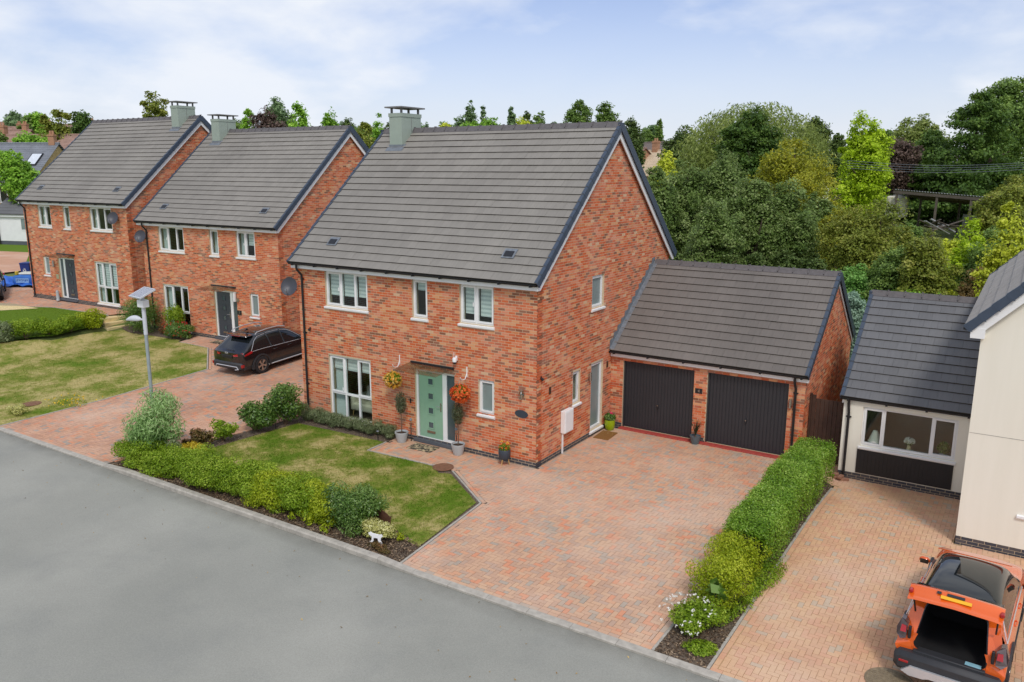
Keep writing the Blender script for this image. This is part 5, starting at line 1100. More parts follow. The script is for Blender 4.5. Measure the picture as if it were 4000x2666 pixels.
for i, x in enumerate(np.linspace(-8.55, -5.15, 8)):
    bush('lavender', ['first', 'second', 'third', 'fourth', 'fifth', 'sixth', 'seventh', 'last'][i]+' grey lavender clump counted from the downpipe under the tall window', 'lavender', x, -.38+.02*i, .36, .32, .46 if i else .62, 1900, .10, M_LEAF_G, .14, lv, 10, .0, 8, droop=-1.4)
bush('variegated_shrub', 'cream and yellow variegated shrub at the corner bed', 'shrub', -.72, -5.62, .5, .36, .42, 3600, .055, M_LEAF_V, .55, None, 14, .05); bush('brown_groundcover', 'low brownish shrub at the kerb beside the white ornament', 'shrub', -.32, -5.98, .3, .16, .16, 1100, .04, M_LEAF_R, .4, None, 8, 0)
for i, (x, y, s) in enumerate(((-3.0, -5.98, .14), (-2.5, -5.92, .12), (-6.4, -5.98, .13), (-8.0, -6.02, .12), (-.2, -5.4, .12), (-1.9, -5.95, .14))): bush('seedling', ['bright seedling below the second yellow green hedge shrub', 'bright seedling right of the one below the yellow green shrub', 'bright seedling at the foot of the hedge near the street lamp', 'bright seedling at the left end of the mulch strip', 'tuft of seedling leaves right of the variegated shrub', 'bright seedling just left of the dark glossy shrub'][i], 'plant', x, y, s, s, s*1.6, 60, .09, M_LEAF_L, .4, 'seedlings in the mulch', 5, 0, 2)
# clipped dense hedge between the two drives
def hedge(label, xs, y0, y1, h, n, mat):
    t = thing('boundary_hedge', label, 'hedge', ((xs[0]+xs[1])/2, (y0+y1)/2, 0)); cx, cyy = t.location.x, t.location.y; hx, hy = (xs[1]-xs[0])/2, (y1-y0)/2
    u = RNG.uniform(-1, 1, n); face = RNG.random(n); ang = RNG.uniform(-.15, math.pi+.15, n)
    yy = u*hy; wob = 1+.06*np.sin(yy*2.3)+.05*np.sin(yy*5.1+1); hh = h*(1+.05*np.sin(yy*1.7+.5)+.03*np.sin(yy*4.3))*np.where(yy < -hy+1.2, .82+.15*(yy+hy)/1.2, 1)
    ex = .32; ca, sa = np.cos(ang), np.sin(ang); px = hx*wob*np.sign(ca)*np.abs(ca)**ex; pz = hh*np.abs(sa)**ex
    pz = np.where(sa < 0, hh*.25*RNG.random(n), pz*(1-.0*u)); k = 1-.18*RNG.random(n)**2
    low = RNG.random(n) < .42; pz = np.where(low & (np.abs(ca) > .55), hh*RNG.uniform(.12, .9, n), pz)
    top = RNG.random(n) < .42; px = np.where(top, hx*wob*RNG.uniform(-.92, .92, n), px); pz = np.where(top, hh*(1-.05*np.abs(px/hx)**3), pz); D_t = top
    P = np.stack([px*k, yy*np.where(np.abs(u) > .97, .98, 1), pz*k+.02], 1)+RNG.normal(0, .035, (n, 3)); D = np.where(top[:, None], np.array((0, 0, 1.))[None], np.stack([ca*.8, 0*ca, np.abs(sa)+.2], 1))
    nz = np.sin(P[:, 1]*3.1+P[:, 0]*4)+np.sin(P[:, 1]*7.7-P[:, 2]*5); rs = np.clip(.48+.1*nz+RNG.normal(0, .18, n)+(P[:, 2]/h-.6)*.2, 0, 1)
    V, F, r = leaves(P, D, .046*RNG.uniform(.75, 1.3, n), .55, rs); obj_np('foliage', V, F, mat, t, r)
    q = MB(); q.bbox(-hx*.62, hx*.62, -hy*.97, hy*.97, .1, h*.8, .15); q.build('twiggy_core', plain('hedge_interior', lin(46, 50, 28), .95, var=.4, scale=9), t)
    for i in range(18): q = MB(); y = RNG.uniform(-hy, hy); q.tube([(0, y, -.05), (RNG.normal(0, .1), y, .3)], [.02, .012], 6); q.build('stem', M_TWIG, t)
M_LEAF_P = leafmat('leaf_privet', lin(66, 102, 14), lin(120, 162, 34), lin(180, 206, 96), .35, .42, .45)
hedge('long dense clipped green hedge between the two driveways', (6.0, 7.0), -2.6, 3.75, .98, 60000, M_LEAF_P)
bush('hedge_shrub', 'lime green shrub joining the front end of the clipped hedge', 'shrub', 6.5, -3.0, .56, .75, .95, 9000, .05, M_LEAF_L, .5, None, 20, .06); bush('hedge_shrub', 'yellow green shrub nearest the road in the drive hedge', 'shrub', 6.5, -4.05, .56, .6, .92, 9000, .05, M_LEAF_L, .5, None, 20, .1)
t = bush('sycamore_seedling', 'big leaved sapling growing through the yellow green shrub', 'sapling', 6.62, -4.62, .2, .2, .75, 26, .2, M_LEAF_D, .95, None, 5, .45, 3)
t = bush('flowering_clump', 'rounded clump of white flowers at the road end of the hedge', 'flowering plant', 6.45, -5.2, .5, .52, .5, 5200, .06, M_LEAF_H, .45, None, 16, 0)
P, d = ball(80, (-.12, -.05, .27), (.55, .55, .32), .1); P = P[P[:, 2] > .15]; n = len(P); P = np.repeat(P, 6, 0)+RNG.normal(0, .01, (n*6, 3)); V, F, r = leaves(P, np.tile((0, -.3, 1), (n*6, 1)), .03, .9); obj_np('blossom', V, F, M_PET_W, t, r)
bush('ground_ivy', 'low trailing green plant at the foot of the drive hedge', 'ground cover', 6.72, -5.75, .3, .3, .12, 1300, .045, M_LEAF_H, .6, None, 8, 0, 0); bush('ground_ivy', 'trailing stems spilling from the hedge over the right drive', 'ground cover', 7.0, -2.9, .3, 1.1, .16, 2400, .045, M_LEAF_H, .6, None, 12, 0, 0)
bush('ground_ivy', 'low weeds along the kerb side of the hedge bed', 'ground cover', 6.85, -4.2, .25, .7, .14, 1200, .045, M_LEAF_H, .6, None, 10, 0, 0)
# planting by the second house
bush('conifer_shrub', 'large dark green feathery shrub at the corner of the second house', 'shrub', -23.75, 3.75, .95, .85, 1.75, 9500, .09, M_LEAF_D, .3, None, 26, .0, 6); bush('climbing_shrub', 'bright green shrub climbing in front of the tall window', 'shrub', -21.9, 4.25, .55, .45, 1.55, 3600, .085, M_LEAF_H, .5, None, 18, .03, 8)
t = bush('rose_bush', 'rose bush dotted with red flowers beside the grey door path', 'rose bush', -21.3, 3.95, .85, .5, .72, 4200, .075, M_LEAF_D, .5, None, 16, .0, 8)
P, d = ball(60, (0, 0, .38), (.85, .5, .4), .1); P = P[(P[:, 2] > .2)]; n = len(P); P = np.repeat(P, 7, 0)+RNG.normal(0, .018, (n*7, 3)); V, F, r = leaves(P, np.repeat(np.array([(0, -.4, 1)]), n*7, 0), .05, .9); obj_np('blossom', V, F, M_PET_R, t, r)
bush('brown_shrub', 'small brown leaved shrub between the feathery shrub and roses', 'shrub', -22.7, 4.1, .35, .3, .5, 1200, .06, leafmat('leaf_brown', lin(84, 60, 34), lin(124, 90, 52), lin(150, 110, 70)), .4, None, 8, 0)
bush('variegated_shrub', 'variegated shrub at the left edge by the kerb', 'shrub', -16.85, -5.3, .4, .3, .36, 1500, .055, M_LEAF_V, .55, None, 10, 0)
ul = 'shrubs of the hedge below the upper lawn'
for i, (x, y, h, mt) in enumerate(((-25.3, 2.3, .95, M_LEAF_L), (-25.5, 1.4, .85, M_LEAF_H), (-25.75, .5, .8, M_LEAF_H), (-26.1, -.3, .85, M_LEAF_H), (-26.5, -1.1, .85, M_LEAF_G), (-27.0, -1.9, .85, M_LEAF_H), (-27.4, -2.8, .8, M_LEAF_L))):
    bush('hedge_shrub', ['yellow green shrub ending the upper hedge by the stone steps', 'leafy shrub second from the stone steps in the upper hedge', 'leafy shrub in the middle of the upper hedge', 'dark leafy shrub in the upper hedge before the grey one', 'grey green shrub in the upper hedge', 'leafy shrub past the grey green one in the upper hedge', 'yellow green shrub at the left end of the upper hedge'][i], 'shrub', x, y, .68, .62, h, 3600, .075, mt, .5, ul, 16, .03, 6)
# dandelion-like flowers in the dry lawn, mulch chips, fallen leaves
fl = thing('yellow_wildflowers', 'patch of small yellow wildflowers in the dry left lawn', 'wildflowers', (-16.3, -3.8, Hf(-16.3, -3.8)))
P = np.stack([RNG.normal(0, .45, 46), RNG.normal(0, .35, 46), RNG.uniform(.1, .22, 46)], 1); n = 46; Pq = np.repeat(P, 5, 0)+RNG.normal(0, .008, (n*5, 3)); V, F, r = leaves(Pq, np.tile((0, 0, 1.), (n*5, 1)), .05, .9); obj_np('blossom', V, F, M_PET_Y2 if 'M_PET_Y2' in globals() else plain('petal_dandelion', lin(236, 200, 30), .7), fl, r)
P, d = ball(500, (.1, 0, .05), (.6, .4, .12)); P = P[P[:, 2] > 0]; V, F, r = leaves(P, d[:len(P)], .07, .25, droop=-1); obj_np('foliage', V, F, M_LEAF_H, fl, r)
def chips(name, label, poly, n, mat, s0, s1, cat):
    xs = [p[0] for p in poly]; ys = [p[1] for p in poly]; x = RNG.uniform(min(xs), max(xs), n); y = RNG.uniform(min(ys), max(ys), n); c = np.zeros(n, bool); m = len(poly)
    for i in range(m):
        (x0, y0), (x1, y1) = poly[i], poly[(i+1) % m]
        if y0 != y1: c ^= ((y0 > y) != (y1 > y)) & (x < (x1-x0)*(y-y0)/(y1-y0)+x0)
    x, y = x[c], y[c]; n = len(x); V, F, r = leaves(np.stack([x, y, H(x, y)+.012], 1), np.tile((0, 0, 1.), (n, 1)), RNG.uniform(s0, s1, n), .4, jitter=.35); o = obj_np(name, V, F, mat, None, r); tag(o, label, cat, kind='stuff')
M_CHIP = leafmat('bark_chip', lin(52, 40, 32), lin(104, 84, 66), lin(168, 146, 120), .0, .9, .1)
chips('bark_mulch', 'bark chips scattered over the hedge bed by the kerb', [(-10, -6.2), (.4, -6.2), (.3, -5.3), (-1.2, -4.9), (-8.85, -4.6), (-9.4, -4.4)], 16000, M_CHIP, .03, .09, 'mulch'); chips('bark_mulch', 'bark chips under the drive hedge', [(6.1, -6.2), (7.03, -6.2), (7.03, 3.5), (6.1, 4)], 7000, M_CHIP, .03, .08, 'mulch'); chips('bed_litter', 'stony soil crumbs in the bed beside the left driveway', [(-9.4, -4.2), (-8.8, -4.5), (-8.4, -.7), (-4.95, -.6), (-4.95, 0), (-9, 0)], 4000, M_CHIP, .02, .06, 'soil')
k = Mat('leaf_litter'); M_LIT = leafmat('fallen_leaf', lin(96, 74, 40), lin(160, 124, 60), lin(206, 176, 110), 0, .9, .1)
chips('fallen_leaves', 'few dry leaves scattered on the road and drives', [(-14, -9), (8, -9), (8, -6.4), (-14, -6.4)], 90, M_LIT, .03, .07, 'leaves')
bpy.data.objects['fallen_leaves'].location.z = -.055
# ------------------------------------------------------------------ cars
def carpaint(name, c, flake=.0): k = Mat(name); f = k.noise(k.pos(), 3, 3); return k.set(k.ramp(f, [(.3, tuple(x*.96 for x in c[:3])+(1,)), (.7, c)]), .2, .15, .5, 1.)
M_TYRE = plain('tyre_rubber', lin(40, 40, 42), .85, var=.15, scale=30); M_CLAD = plain('black_cladding', lin(50, 51, 54), .6, var=.08); M_CARGLASS = plain('car_glass', lin(26, 30, 32), .03, spec=.9, var=.05); M_TAIL = plain('tail_lamp', lin(170, 24, 28), .12, spec=.7, var=.1)
M_CLEARL = plain('lamp_lens', lin(92, 78, 78), .08, spec=.8, var=.2, scale=20); M_ALLOY = plain('alloy', lin(190, 178, 168), .3, .8, var=.05); M_VOID = plain('boot_carpet', lin(18, 18, 19), .95, var=.2); M_SILVER = plain('silver_trim', lin(206, 208, 210), .3, .4, var=.04)
def subdiv(bm, lv):
    me = bpy.data.meshes.new('tmp'); bm.to_mesh(me); o = bpy.data.objects.new('tmp', me); COL.objects.link(o); md = o.modifiers.new('s', 'SUBSURF'); md.levels = lv
    dg = bpy.context.evaluated_depsgraph_get(); e = o.evaluated_get(dg); m2 = bpy.data.meshes.new_from_object(e); bpy.data.objects.remove(o); bpy.data.meshes.remove(me); return m2
def car(name, label, loc, rz, paint, dims, roofmat=None, hatch_open=False, rails=False, visible_front=False):
    L, Wd, Ht = dims; t = thing(name, label, 'car', loc, rz); hw = Wd/2
    # stations from the tail (0) to the nose (1): x fraction, roof height fraction, belt height fraction, half width factor
    st = [(0.0, .60, .585, .90), (.03, .625, .60, .95), (.10, .76, .61, .975), (.175, .91, .615, .99), (.225, .96, .61, .995), (.33, 1.0, .60, 1.), (.47, .995, .585, 1.), (.555, .95, .575, 1.), (.64, .80, .57, .995), (.715, .645, .575, .99), (.80, .62, .575, .985), (.90, .585, .55, .96), (.965, .52, .50, .90), (1.0, .44, .43, .82)]
    if hatch_open: st[0] = (0.0, .60, .585, .96); st[1] = (.03, .625, .60, .985)
    bk = .90 if hatch_open else .97
    bm = bmesh.new(); rows = []
    for xf, rf, bf, wf in st:
        y = -L/2+xf*L; w = hw*wf; zb = bf*Ht; zr = max(rf*Ht, zb+.012); th = (zr-zb); wr = w*(bk-.005)-th*(.40 if not hatch_open else .34) if th > .1 else w*(bk-.04)
        s = [(w*.93, .19*Ht), (w*.985, .27*Ht), (w, .40*Ht), (w*1.0, .50*Ht), (w*bk, zb), (wr+.02, zr-.035 if th > .1 else zr-.006), (wr*.80, zr+.012), (wr*.4, zr+.032), (0, zr+.038)]
        if xf in (0., 1.): s = [(a*1., min(b, zr+.03)) for a, b in s]
        full = [(a, b) for a, b in s]+[(-a, b) for a, b in s[-2::-1]]
        rows.append([bm.verts.new((a, y+(.05*(abs(a)/hw)**2*L*.05*(1 if xf < .5 else -1) if xf in (0., 1.) else 0), b)) for a, b in full])
    nr_ = len(rows[0]); mid = nr_//2
    ns = len(st)
    for i in range(ns-1):
        for j in range(nr_-1):
            f = bm.faces.new((rows[i][j], rows[i+1][j], rows[i+1][j+1], rows[i][j+1])); jj = min(j, nr_-2-j)
            mi = 0
            if jj == 4 and (3 if hatch_open else 2) <= i <= 8: mi = 1                  # side glass
            if jj in (5, 6, 7) and 7 <= i <= 8: mi = 2          # windscreen
            if jj in (5, 6, 7) and 1 <= i <= 2: mi = 3          # rear screen
            if jj in (5, 6, 7) and 3 <= i <= 6: mi = 4          # roof
            if jj in (0,): mi = 5                               # cladding
            if hatch_open and i <= 1 and jj >= 4: mi = 7        # left out: the boot opening
            f.material_index = mi
    for row, rev in ((rows[0], False), (rows[-1], True)):       # tail and nose caps
        c = [row[k] for k in range(nr_)]
        for j in range(4):
            v = (c[j], c[j+1], c[nr_-2-j], c[nr_-1-j]); f = bm.faces.new(v if rev is False else v[::-1]); f.material_index = 6 if not rev else 0
            if j == 0: f.material_index = 5
        v = c[4:nr_-4]; f = bm.faces.new(v if not rev else v[::-1]); f.material_index = 6 if not rev else 0
    bmesh.ops.recalc_face_normals(bm, faces=bm.faces[:])
    me = subdiv(bm, 2); bm.free()
    V = np.empty(len(me.vertices)*3); me.vertices.foreach_get('co', V); V = V.reshape(-1, 3); fs = [(p.material_index, tuple(p.vertices)) for p in me.polygons]; bpy.data.meshes.remove(me)
    def part(ids, nm, mt, off=0.):
        F = [f for m, f in fs if m in ids]
        if not F: return None
        u = sorted({i for f in F for i in f}); mp = {a: b for b, a in enumerate(u)}; m = bpy.data.meshes.new(nm); m.from_pydata([tuple(V[i]) for i in u], [], [tuple(mp[i] for i in f) for f in F]); m.materials.append(mt); m.polygons.foreach_set('use_smooth', [True]*len(F)); return link(bpy.data.objects.new(nm, m), t)
    body = part((0, 6) if not hatch_open else (0,), 'body', paint); rfp = part((4,), 'roof', roofmat or paint); part((2,), 'windscreen', M_CARGLASS)
    # side glass split front / rear per side
    sg = [f for m, f in fs if m == 1]
    for sd in (1, -1):
        for a, b, nm in ((-L, -L/2+.335*L, 'rear_quarter_glass'), (-L/2+.335*L, -L/2+.47*L, 'rear_door_glass'), (-L/2+.47*L, L, 'front_door_glass')):
            F = [f for f in sg if np.mean([V[i][0] for i in f])*sd > 0 and a <= np.mean([V[i][1] for i in f]) < b]
            if not F: continue
            u = sorted({i for f in F for i in f}); mp = {p: q_ for q_, p in enumerate(u)}; m = bpy.data.meshes.new('side_glass'); m.from_pydata([tuple(V[i]) for i in u], [], [tuple(mp[i] for i in f) for f in F]); m.materials.append(M_CARGLASS); m.polygons.foreach_set('use_smooth', [True]*len(F)); link(bpy.data.objects.new('side_glass', m), t)
    if not hatch_open: part((3,), 'rear_screen', M_CARGLASS)
    part((5,), 'sill_cladding', M_CLAD)
    bx = lambda nm, x0, x1, y0, y1, z0, z1, mt, b=.015, par=t: MB().bbox(x0, x1, y0, y1, z0, z1, b).build(nm, mt, par)
    # pillars and window trim
    ry = -L/2
    def sx(y, z):
        m = (np.abs(V[:, 1]-y) < .16) & (np.abs(V[:, 2]-z) < .05); return float(np.abs(V[m, 0]).max())+.004 if m.any() else hw*.9
    for sd in (1, -1):
        P_ = lambda f, h, o=0.: (sd*(sx(ry+L*f, Ht*h)+o), ry+L*f, Ht*h)
        q = MB(); q.tube([P_(f, b) for f, b in ((.11, .618), (.18, .622), (.25, .622), (.35, .612), (.45, .603), (.54, .595), (.62, .588), (.69, .586))], .010, 6); q.build('window_trim', M_SILVER, t)
        q = MB(); q.tube([P_(f, r) for f, r in (((.1, .63), (.13, .74), (.16, .84), (.21, .92), (.33, .955), (.46, .945), (.55, .90), (.60, .82), (.66, .69), (.70, .60)) if not hatch_open else ((.11, .62), (.13, .72), (.155, .82), (.19, .9)))], .009, 6); q.build('window_trim', M_SILVER, t)
        for f0, f1, w_ in () if hatch_open else ((.475, .467, .085), (.325, .305, .06)): q = MB(); q.tube([P_(f0+(f1-f0)*k_, .61+.34*k_, -.006) for k_ in (0, .25, .5, .75, 1.)], .026 if not hatch_open else .012, 6); q.build('door_pillar', M_BLACK, t)
        q = MB(); q.bbox(sd*hw*.97-.03 if sd > 0 else sd*hw*.97-.15, sd*hw*.97+.15 if sd > 0 else sd*hw*.97+.03, ry+L*.64, ry+L*.64+.10, Ht*.61, Ht*.61+.12, .04); mr = q.build('wing_mirror', paint if hatch_open else M_BLACK, t, smooth=True)
        q = MB(); xx = sd*(hw*.97+.06); q.bbox(xx-.07, xx+.07, ry+L*.64-.006, ry+L*.64-.001, Ht*.62, Ht*.62+.085, .002); q.build('mirror_glass', M_CARGLASS, mr)
        for f in (.36, .53): q = MB(); xx = sx(ry+L*f, Ht*.54); q.tube([(sd*(xx-.01), ry+L*f-.09, Ht*.535), (sd*(xx+.012), ry+L*f-.06, Ht*.537), (sd*(xx+.012), ry+L*f+.06, Ht*.54), (sd*(xx-.01), ry+L*f+.09, Ht*.54)], .013, 6); q.build('door_handle', paint if hatch_open else M_BLACK, t)
        if rails: q = MB(); q.tube([(sd*hw*.70, ry+L*f, Ht*z+.03) for f, z in ((.2, .955), (.22, 1.0), (.33, 1.025), (.45, 1.022), (.53, .985), (.545, .96))], .018, 8); q.build('roof_rail', M_SILVER, t, smooth=True)
        q = MB(); q.bbox(sd*hw*.97-.03, sd*hw*.97+.03, ry+L*.27, ry+L*.70, .17*Ht, .19*Ht, .008); q.build('sill_trim', M_SILVER if rails else M_CLAD, t)
        # wheels
        for f in (.195, .80):
            R = .33*Ht/1.49; wy = ry+L*f; wx = sd*(hw-.10); Mx = Matrix.Translation((wx, wy, R)) @ Matrix.Rotation(math.pi/2*sd, 4, 'Y')
            w = MB(); w.lathe([(R*.62, -.1), (R*.93, -.105), (R, -.07), (R, .075), (R*.95, .108), (R*.66, .112), (R*.66, .08), (R*.62, .0)], 32, M=Mx); wh_ = w.build('wheel', M_TYRE, t, smooth=True)
            w = MB(); w.lathe([(R*.66, .0), (R*.66, .1), (R*.61, .104), (R*.58, .06), (R*.58, .02)], 32, M=Mx); w.build('rim', M_ALLOY, wh_, smooth=True)
            w = MB()
            for s5 in range(5):
                a = s5*1.2566; 
                for da in (-.13, .13): w.bar(Mx @ Vector((.05*math.cos(a), .05*math.sin(a), .085)), Mx @ Vector((R*.61*math.cos(a+da), R*.61*math.sin(a+da), .095)), .035, .02, (sd, 0, 0))
            w.lathe([(.06, .05), (.06, .1), (.02, .105)], 16, M=Mx); w.build('spokes', M_ALLOY, wh_); w = MB(); w.lathe([(R*.6, .02), (.01, .03)], 24, M=Mx); w.build('brake_disc', M_BLACK, wh_)
            ar = MB(); n = 14
            for s5 in range(n):
                a0, a1 = math.pi*(-.06+1.12*s5/n), math.pi*(-.06+1.12*(s5+1)/n); pr = []
                for a in (a0, a1): pr += [(sd*(hw+.012), wy+(R*1.10)*math.cos(a), R+(R*1.10)*math.sin(a)), (sd*(hw+.012), wy+(R*1.32)*math.cos(a), R+(R*1.30)*math.sin(a)), (sd*(hw-.2), wy+(R*1.32)*math.cos(a), R+(R*1.30)*math.sin(a)), (sd*(hw-.2), wy+(R*1.10)*math.cos(a), R+(R*1.10)*math.sin(a))]
                ar.add(pr, [(0, 1, 5, 4), (3, 0, 4, 7), (1, 2, 6, 5)])
            ar.build('wheel_arch', M_CLAD, t); w = MB(); w.lathe([(R*1.12, -.14), (R*1.12, .06), (R*1.06, .06), (.01, -.13)], 24, M=Mx); w.build('arch_liner', M_VOID, t)
    bx('front_bumper', -hw*.78, hw*.78, L/2-.12, L/2+.02, .2*Ht, .34*Ht, M_CLAD, .05)
    return t, V
BL = (4.36, 1.84, 1.52)
bc, _ = car('black_crossover_car', 'black crossover car parked on the left driveway with its tail towards the road', (-14.32, 3.28, 0), .035, carpaint('black_paint', lin(22, 22, 25)), BL, rails=True)
bc.location.z = Hf(-14.32, 3.28)+.0; bc.rotation_euler = (math.radians(2.6), 0, .035); ry = -BL[0]/2; hw = .92
q = MB(); q.bbox(-.78, .78, ry-.04, ry+.2, .30, .56, .05); bp = q.build('rear_bumper', M_CLAD, bc, smooth=True)
q = MB(); q.tube([(-.62, ry-.045, .33), (-.55, ry-.055, .42), (.55, ry-.055, .42), (.62, ry-.045, .33), (.45, ry-.05, .30)], .018, 6); q.build('bumper_trim', M_SILVER, bp)
for sd in (1, -1):
    q = MB(); q.prism([(.36, .85), (.76, .95), (.82, .90), (.76, .82), (.4, .80)], lambda p, r, s: (sd*p, ry+s+(.10 if p > .7 else 0), r), -.02, .06); q.build('tail_lamp', M_TAIL, bc)
    q = MB(); q.prism([(0, .87), (.34, .965), (.30, .89), (0, .82)], lambda p, r, s: (sd*(hw*(.925 if p < .1 else .985)+s), ry+.12+p, r), -.06, .008); q.build('tail_lamp', M_TAIL, bc)
    q = MB(); q.prism([(.62, .52), (.84, .50), (.82, .40), (.7, .42)], lambda p, r, s: (sd*p, ry+s, r), -.02, .08); q.build('fog_lamp', M_TAIL, bc)
q = MB(); q.bbox(-.28, .28, ry-.012, ry+.05, .70, .82, .01); q.build('plate_recess', M_BLACK, bc); q = MB(); q.bbox(-.56, .56, ry+.50, ry+.86, 1.425, 1.47, .022); q.build('spoiler', carpaint('black_paint_b', lin(24, 24, 27)), bc); q = MB(); q.bbox(-.25, .25, ry+.493, ry+.51, 1.435, 1.452, .004); q.build('brake_light', M_TAIL, bc)
q = MB(); q.bar((-.1, ry+.115, .985), (.32, ry+.10, .99), .02, .025); q.build('wiper', M_BLACK, bc); q = MB(); q.prism([(0, 0), (.16, 0), (.13, .07), (.1, .075)], lambda p, r, s: (s, ry+.95+p, 1.545+r), -.02, .02); q.build('antenna_fin', M_BLACK, bc)
text('badge', 'KIA', .11, bc, (0.02, ry-.012, .905), (math.pi/2, 0, 0), M_SILVER, .006)
OR = (3.95, 1.56, 1.46); oz = Hf(10.45, -2.8)
oc, OV = car('orange_crossover_car', 'orange crossover car with its tailgate raised on the right driveway', (10.50, -2.80, oz), -.065, carpaint('orange_paint', lin(238, 102, 26)), OR, roofmat=M_CARGLASS, hatch_open=True)
L, Wd, Ht = OR; ry = -L/2; hw = Wd/2; M_OR = bpy.data.materials['orange_paint']
# boot opening, surround, lamps, bumper, raised tailgate
q = MB(); ow, oz0, oz1 = .54, .56, 1.24
def ringm(o, i, y0, y1):
    q = MB()
    for k in range(len(o)):
        a, b = o[k], o[(k+1) % len(o)]; c, d = i[k], i[(k+1) % len(i)]
        q.add([(a[0], y0(a[1]), a[1]), (b[0], y0(b[1]), b[1]), (d[0], y1(d[1]), d[1]), (c[0], y1(c[1]), c[1])], [(0, 1, 2, 3)])
    return q
rake = lambda z: ry+.02+max(0, z-.87)*1.05
def rr(w0, w1, z0, z1, rad, n=6):
    """rounded opening, w0 half width at the bottom, w1 at the top"""
    P = []
    for cx, cz, a0 in ((w0-rad, z0+rad, -math.pi/2), (w1-rad, z1-rad, 0.), (-(w1-rad), z1-rad, math.pi/2), (-(w0-rad), z0+rad, math.pi)):
        P += [(cx+rad*math.cos(a0+math.pi/2*k/n), cz+rad*math.sin(a0+math.pi/2*k/n)) for k in range(n+1)]
    return P
inner = rr(.51, .45, .56, 1.27, .13)
def body_w(z): return float(np.interp(z, [.40, .87, .93, 1.12, 1.36], [.745, .755, .70, .64, .575]))
outer = [(x/float(np.interp(z, [.56, 1.27], [.51, .45]))*body_w(.40+(z-.56)/.71*.96), .40+(z-.56)/.71*.96) for x, z in inner]
ringm(outer, inner, lambda z: rake(z)-.02, lambda z: rake(z)+.02).build('boot_surround', M_OR, oc)
q = ringm(inner, [(a*.97, b*.985+.012) for a, b in inner], lambda z: rake(z)+.0, lambda z: rake(z)-.012); q.build('boot_seal', M_BLACK, oc)
q = ringm(inner, [(a, b) for a, b in inner], lambda z: rake(z)+.02, lambda z: ry+1.3); q.add([(a, ry+1.3, b) for a, b in inner], [tuple(range(len(inner)))]); q.build('boot_interior', M_VOID, oc)
bxo = lambda nm, x0, x1, y0, y1, z0, z1, mt, b=.02: MB().bbox(x0, x1, y0, y1, z0, z1, b).build(nm, mt, oc, smooth=True)
bxo('parcel_shelf', -.46, .46, ry+.95, ry+1.25, .98, 1.0, M_BLACK, .005); bxo('boot_lip', -.50, .50, ry-.03, ry+.14, .53, .575, M_CLAD, .01); bp = bxo('rear_bumper', -hw*.97, hw*.97, ry-.14, ry+.2, .22, .54, M_CLAD, .07); bxo('boot_sticker', .22, .44, ry+.02, ry+.12, .576, .582, plain('pale_blue_plastic', lin(150, 200, 214), .4), .002)
q = MB(); q.prism([(-.62, .25), (-.5, .36), (.5, .36), (.62, .25), (.5, .2), (.3, .21), (.22, .24), (-.22, .24), (-.3, .21), (-.5, .2)], lambda p, r, s: (p, ry-.16+s, r), -.02, .06); q.build('skid_plate', M_SILVER, bp)
for sd in (1, -1):
    q = MB(); q.prism([(.62, .74), (.61, .95), (.66, 1.01), (.72, 1.0), (.775, .86), (.765, .75), (.70, .71)], lambda p, r, s: (sd*p, ry+s+max(0, r-.85)*.5+(.07 if p > .7 else 0), r), -.035, .1); tl = q.build('tail_lamp', M_CLEARL, oc); q = MB(); q.prism([(.625, .84), (.63, .93), (.70, .94), (.71, .84)], lambda p, r, s: (sd*p, ry+s+max(0, r-.85)*.5, r), -.042, -.034); q.build('lamp_cluster', M_TAIL, tl)
    q = MB(); q.bbox(sd*.575-.022, sd*.575+.022, ry-.03, ry+.03, .74, .95, .01); q.build('lamp_bracket', M_BLACK, oc); q = MB(); q.bbox(sd*.6-.07, sd*.6+.07, ry-.15, ry-.12, .38, .42, .006); q.build('reflector', M_TAIL, bp)
    q = MB(); q.tube([(sd*.56, ry+.22, 1.12), (sd*.58, ry-.02, 1.50)], .014, 7); q.build('gas_strut', M_BLACK, oc)
# tailgate: glass close to level behind the roof, lower panel hanging towards the camera
tg = empty('tailgate', (0, ry+.62, 1.43), 0, oc); gw = .60
q = MB(); q.add([(-gw, .0, .0), (gw, .0, .0), (gw*1.02, -.52, .17), (-gw*1.02, -.52, .17), (-gw, 0, -.03), (gw, 0, -.03), (gw*1.02, -.52, .13), (-gw*1.02, -.52, .13)], BF); q.build('tailgate_glass', M_CARGLASS, tg)
q = MB(); w = gw*1.03
sec = [(-.50, .185), (-.56, .225), (-.61, .225), (-.73, .11), (-.79, .10), (-.81, .07), (-.77, .05), (-.64, .11), (-.52, .15)]
V = []; xs_ = [(-1.04, -.02), (-.85, .0), (0, .03), (.85, .0), (1.04, -.02)]
for xf, dz in xs_: V += [(xf*w, y+abs(xf)*.03, z+dz) for y, z in sec]
n = len(sec); F = [(i*n+k, i*n+(k+1) % n, (i+1)*n+(k+1) % n, (i+1)*n+k) for i in range(4) for k in range(n)]+[tuple(range(n))[::-1], tuple(range(4*n, 5*n))]; q.add(V, F); pa = q.build('tailgate_panel', M_OR, tg, smooth=True)
def onpanel(nm, x0, x1, f0, f1, mt):
    a, b = Vector((0, -.614, .252)), Vector((0, -.732, .138)); p, r = a.lerp(b, f0), a.lerp(b, f1); o = Vector((0, -.012, .008)); q = MB(); q.add([(x0, p.y, p.z), (x1, p.y, p.z), (x1, r.y, r.z), (x0, r.y, r.z)]+[(x, *(v+o).yz) for x, v in ((x0, p), (x1, p), (x1, r), (x0, r))], BF); return q.build(nm, mt, tg)
